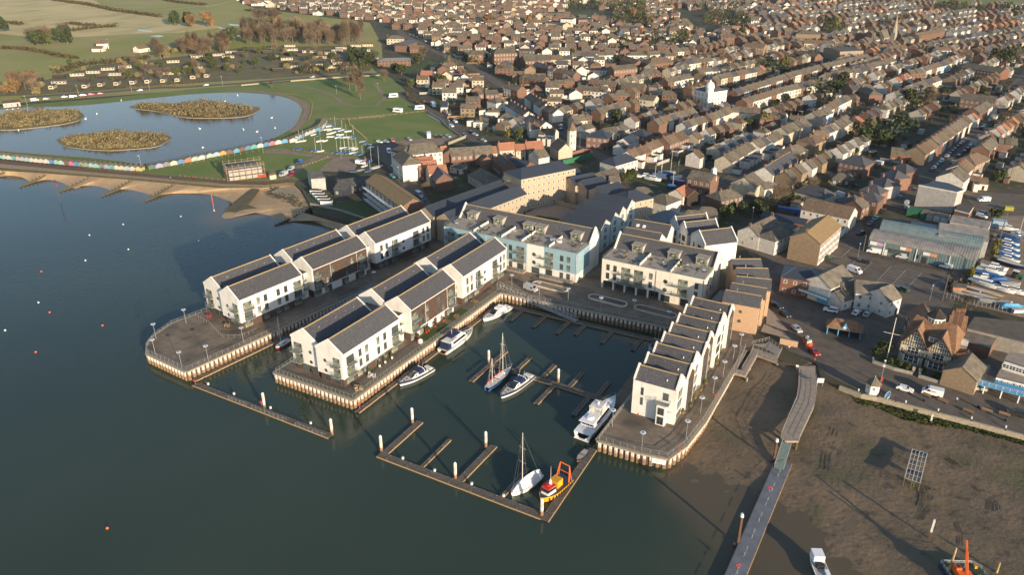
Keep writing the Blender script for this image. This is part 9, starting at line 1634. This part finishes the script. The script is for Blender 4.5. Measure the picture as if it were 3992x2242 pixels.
# furniture on the middle pier terraces and the pier end
def table_set(lb,p,m,n=4):
 o=Th('table',lb,'table',(p[0],p[1],.1),Un(0,3));MB().box(-.8,-.45,.7,.8,.45,.76).Bd('tabletop',m,o)
 for x_ in(-.7,.7):
  for y_ in(-.38,.38):MB().box(x_-.04,y_-.04,0,x_+.04,y_+.04,.7).Bd('leg',m,o)
 for i in range(n):
  x_=-.5+(i%2)*1.;s=-1 if i<2 else 1;c=MB();c.box(-.22,-.22,.42,.22,.22,.47);c.box(-.22,s*.2-.02,.47,.22,s*.2+.02,.9)
  for dx in(-.2,.2):
   for dy in(-.2,.2):c.box(dx-.02,dy-.02,0,dx+.02,dy+.02,.42)
  cp=R(0);lx,ly=x_,s*.8;a=o.rotation_euler[2];c_o=Th('chair','%s chair %s at the %s'%('white' if m=='frame_white' else'brown',od(i),lb.split(' ',1)[1]if False else lb),'chair',(p[0]+lx*cos(a)-ly*sin(a),p[1]+lx*sin(a)+ly*cos(a),.1),a);c.Bd('frame',m,c_o)
table_set('white garden table on the near corner terrace',W('7',1085,895)[:2],'frame_white');table_set('timber table on the pier lawn',(-2.,54),'teak',2);table_set('timber table on the far pier terrace',(-2,66),'teak',4);table_set('red garden table behind the left pier flats',W('1',750,1300)[:2],'red_paint',2);table_set('pale table in the near garden of the left pier',W('1',920,1385)[:2],'pontoon_edge',2)
for i,(x,y)in enumerate(((-3.4,1.6),(-2.2,.9),(-1.4,2.),(-2.4,2.6))):o=Th('wicker_chair','%s tan wicker tub chair at the near corner of the middle pier'%od(i),'chair',(x+.4,y+3.,.1),i);MB().cyl(0,0,0,.45,.45,10,0,.55).Bd('seat','pontoon_edge',o);MB().box(-.45,.3,.4,.45,.5,.9).Bd('backrest','pontoon_edge',o)
for i,(x,y,m_)in enumerate(((-4.4,36.2,'red_paint'),(-4.,40.5,'red_paint'),(-3.9,41.6,'red_paint'),(-3.7,45.,'red_paint'),(-3.6,49.5,'red_paint'),(-4.3,12.5,'frame_white'),(-4.1,17,'frame_white'),(-4.,19.5,'frame_white'),(-3.8,22.5,'frame_white'))):
 o=Th('plant_pot','%s %s plant pot from the near end along the middle pier flats'%(od(i if i<5 else i-5),'red' if i<5 else'white'),'plant pot',(x,y,.1));MB().cyl(0,0,0,.75,.26,8,0,.38).Bd('pot',m_,o);l=put('foliage',TREES['shrub'][0],o,(0,0,.5));l.scale=(.35,.35,.6)
o=Th('barbecue_cover','pale round covered barbecue on the middle pier lawn','barbecue',(-2.2,34.6,.1));MB().cyl(0,0,0,.9,.8,10,0,.75).cyl(0,0,.9,1.3,.75,10,0,.3).Bd('cover','sail_cover',o)
for i,(x,y)in enumerate(((78.6+.9,37),(80.4,41),(80.2,45.5),(80.4,50),(80.6,54),(80.2,66))):o=Th('plant_pot','%s terracotta pot with yellow-green plant outside the townhouses'%od(i),'plant pot',(x+.6,y,.05));MB().cyl(0,0,0,.5,.22,8,0,.32).Bd('pot','orange_tile',o);l=put('foliage',TREES['yellow'][0],o,(0,0,-.2));l.scale=(.32,.32,.35)
# clutter on the roof terraces
q=random.Random(12);RT=[(BL,-33,20),(CR,31,66)]
for i in range(46):
 pr=RT[0]if i<30 else RT[1];x,y=q.uniform(pr[1]+1,pr[2]-1),q.uniform(99,107.5)+(0 if pr is RT[0]else .8);z=(11.2 if pr is RT[0]else 11.)+.06;kk=q.choice(('pot','chair','table','pot'));blk='blue' if pr is RT[0]else'cream'
 if kk=='pot':o=Th('plant_pot','shrub in a pot on the roof terrace of the %s block'%blk,'plant pot',(x,y,z),0,'potted shrubs on the roof terrace of the %s block'%blk);MB().cyl(0,0,0,.5,.25,8).Bd('pot',q.choice(('dark_timber','orange_tile','house_grey')),o);l=put('foliage',TREES['shrub'][0],o,(0,0,.2));l.scale=(.3,.3,.4)
 elif kk=='chair':o=Th('sun_lounger','lounger on the roof terrace of the %s block'%blk,'lounger',(x,y,z),q.uniform(0,6),'loungers on the roof terrace of the %s block'%blk);MB().box(-.9,-.3,.2,.4,.3,.3).Bd('seat','dark_timber',o);MB().add([(.4,-.3,.28),(.9,-.3,.75),(.9,.3,.75),(.4,.3,.28)],[(0,1,2,3)]).Bd('backrest','dark_timber',o)
 else:o=Th('table','small table on the roof terrace of the %s block'%blk,'table',(x,y,z),0,'small tables on the roof terrace of the %s block'%blk);MB().cyl(0,0,.68,.74,.6,12).Bd('tabletop',q.choice(('frame_white','teak','house_grey')),o);MB().cyl(0,0,0,.68,.06,6).Bd('leg','frame_grey',o)
for x in(11.,13.5):o=Th('hot_tub',('left' if x<12 else'right')+' round hot tub on the roof terrace of the blue block','hot tub',(x-3,104.5,11.26));MB().cyl(0,0,0,.8,1.1,14).Bd('tub','frame_white',o);MB().cyl(0,0,.8,.86,.95,14).Bd('lid','house_grey',o)
for k,x,y,col in(('f',385,430,0),('f',665,538,0),('f',990,655,0),('f',1270,760,0),('6',752,725,0),('6',995,818,0),('6',1338,950,0),('7',510,1335,0)):
 p=W(k,x,y,WZ+.5);o=Th('service_bollard','small white service pedestal on the marina pontoons','bollard',(p.x,p.y,WZ+.46),0,'small white service pedestals on the marina pontoons');MB().box(-.2,-.2,0,.2,.2,.7).Bd('box','frame_white',o);MB().box(-.22,-.22,.7,.22,.22,.78).Bd('cap','hut_pale_blue',o)
 # HAZE AND LABEL TIDYING
def screen_x(o):
 w=o.location;dx,dy=w.x-CAMX,w.y-CAMY;X=dx*_ch+dy*_sh;Y=-dx*_sh+dy*_ch;return X/max(Y,1)
seen={}
for o in bpy.data.objects:
 if o.parent is None and o.get('label')and not o.get('kind'):seen.setdefault(o['label'],[]).append(o)
for lab,L_ in seen.items():
 if len(L_)>1:
  L_.sort(key=screen_x);g=L_[0].get('group')or lab+'s'
  for i,o in enumerate(L_):
   new='%s, %s from the left'%(lab,od(i))
   o['label']=new;o['group']=g
for o in bpy.data.objects:
 while len(o.get('label','').split())>16:o['label']=o['label'][::-1].replace(' eht ',' ',1)[::-1]
hz=MB().box(-6100,-3100,-8.5,5100,6100,126);ho=hz.Bd('haze','slate');m=bpy.data.materials.new('haze');m.use_nodes=True;n=m.node_tree;n.nodes.clear();out=n.nodes.new('ShaderNodeOutputMaterial');pv=n.nodes.new('ShaderNodeVolumePrincipled');pv.inputs['Density'].default_value=HAZE_D;pv.inputs['Color'].default_value=(.85,.90,1.,1);pv.inputs['Anisotropy'].default_value=.0
n.links.new(pv.outputs[0],out.inputs['Volume']);ho.data.materials.clear();ho.data.materials.append(m);tag(ho,'thin pale haze over the far town','haze',None,'stuff')
if HAZE_D<=0:bpy.data.objects.remove(ho)
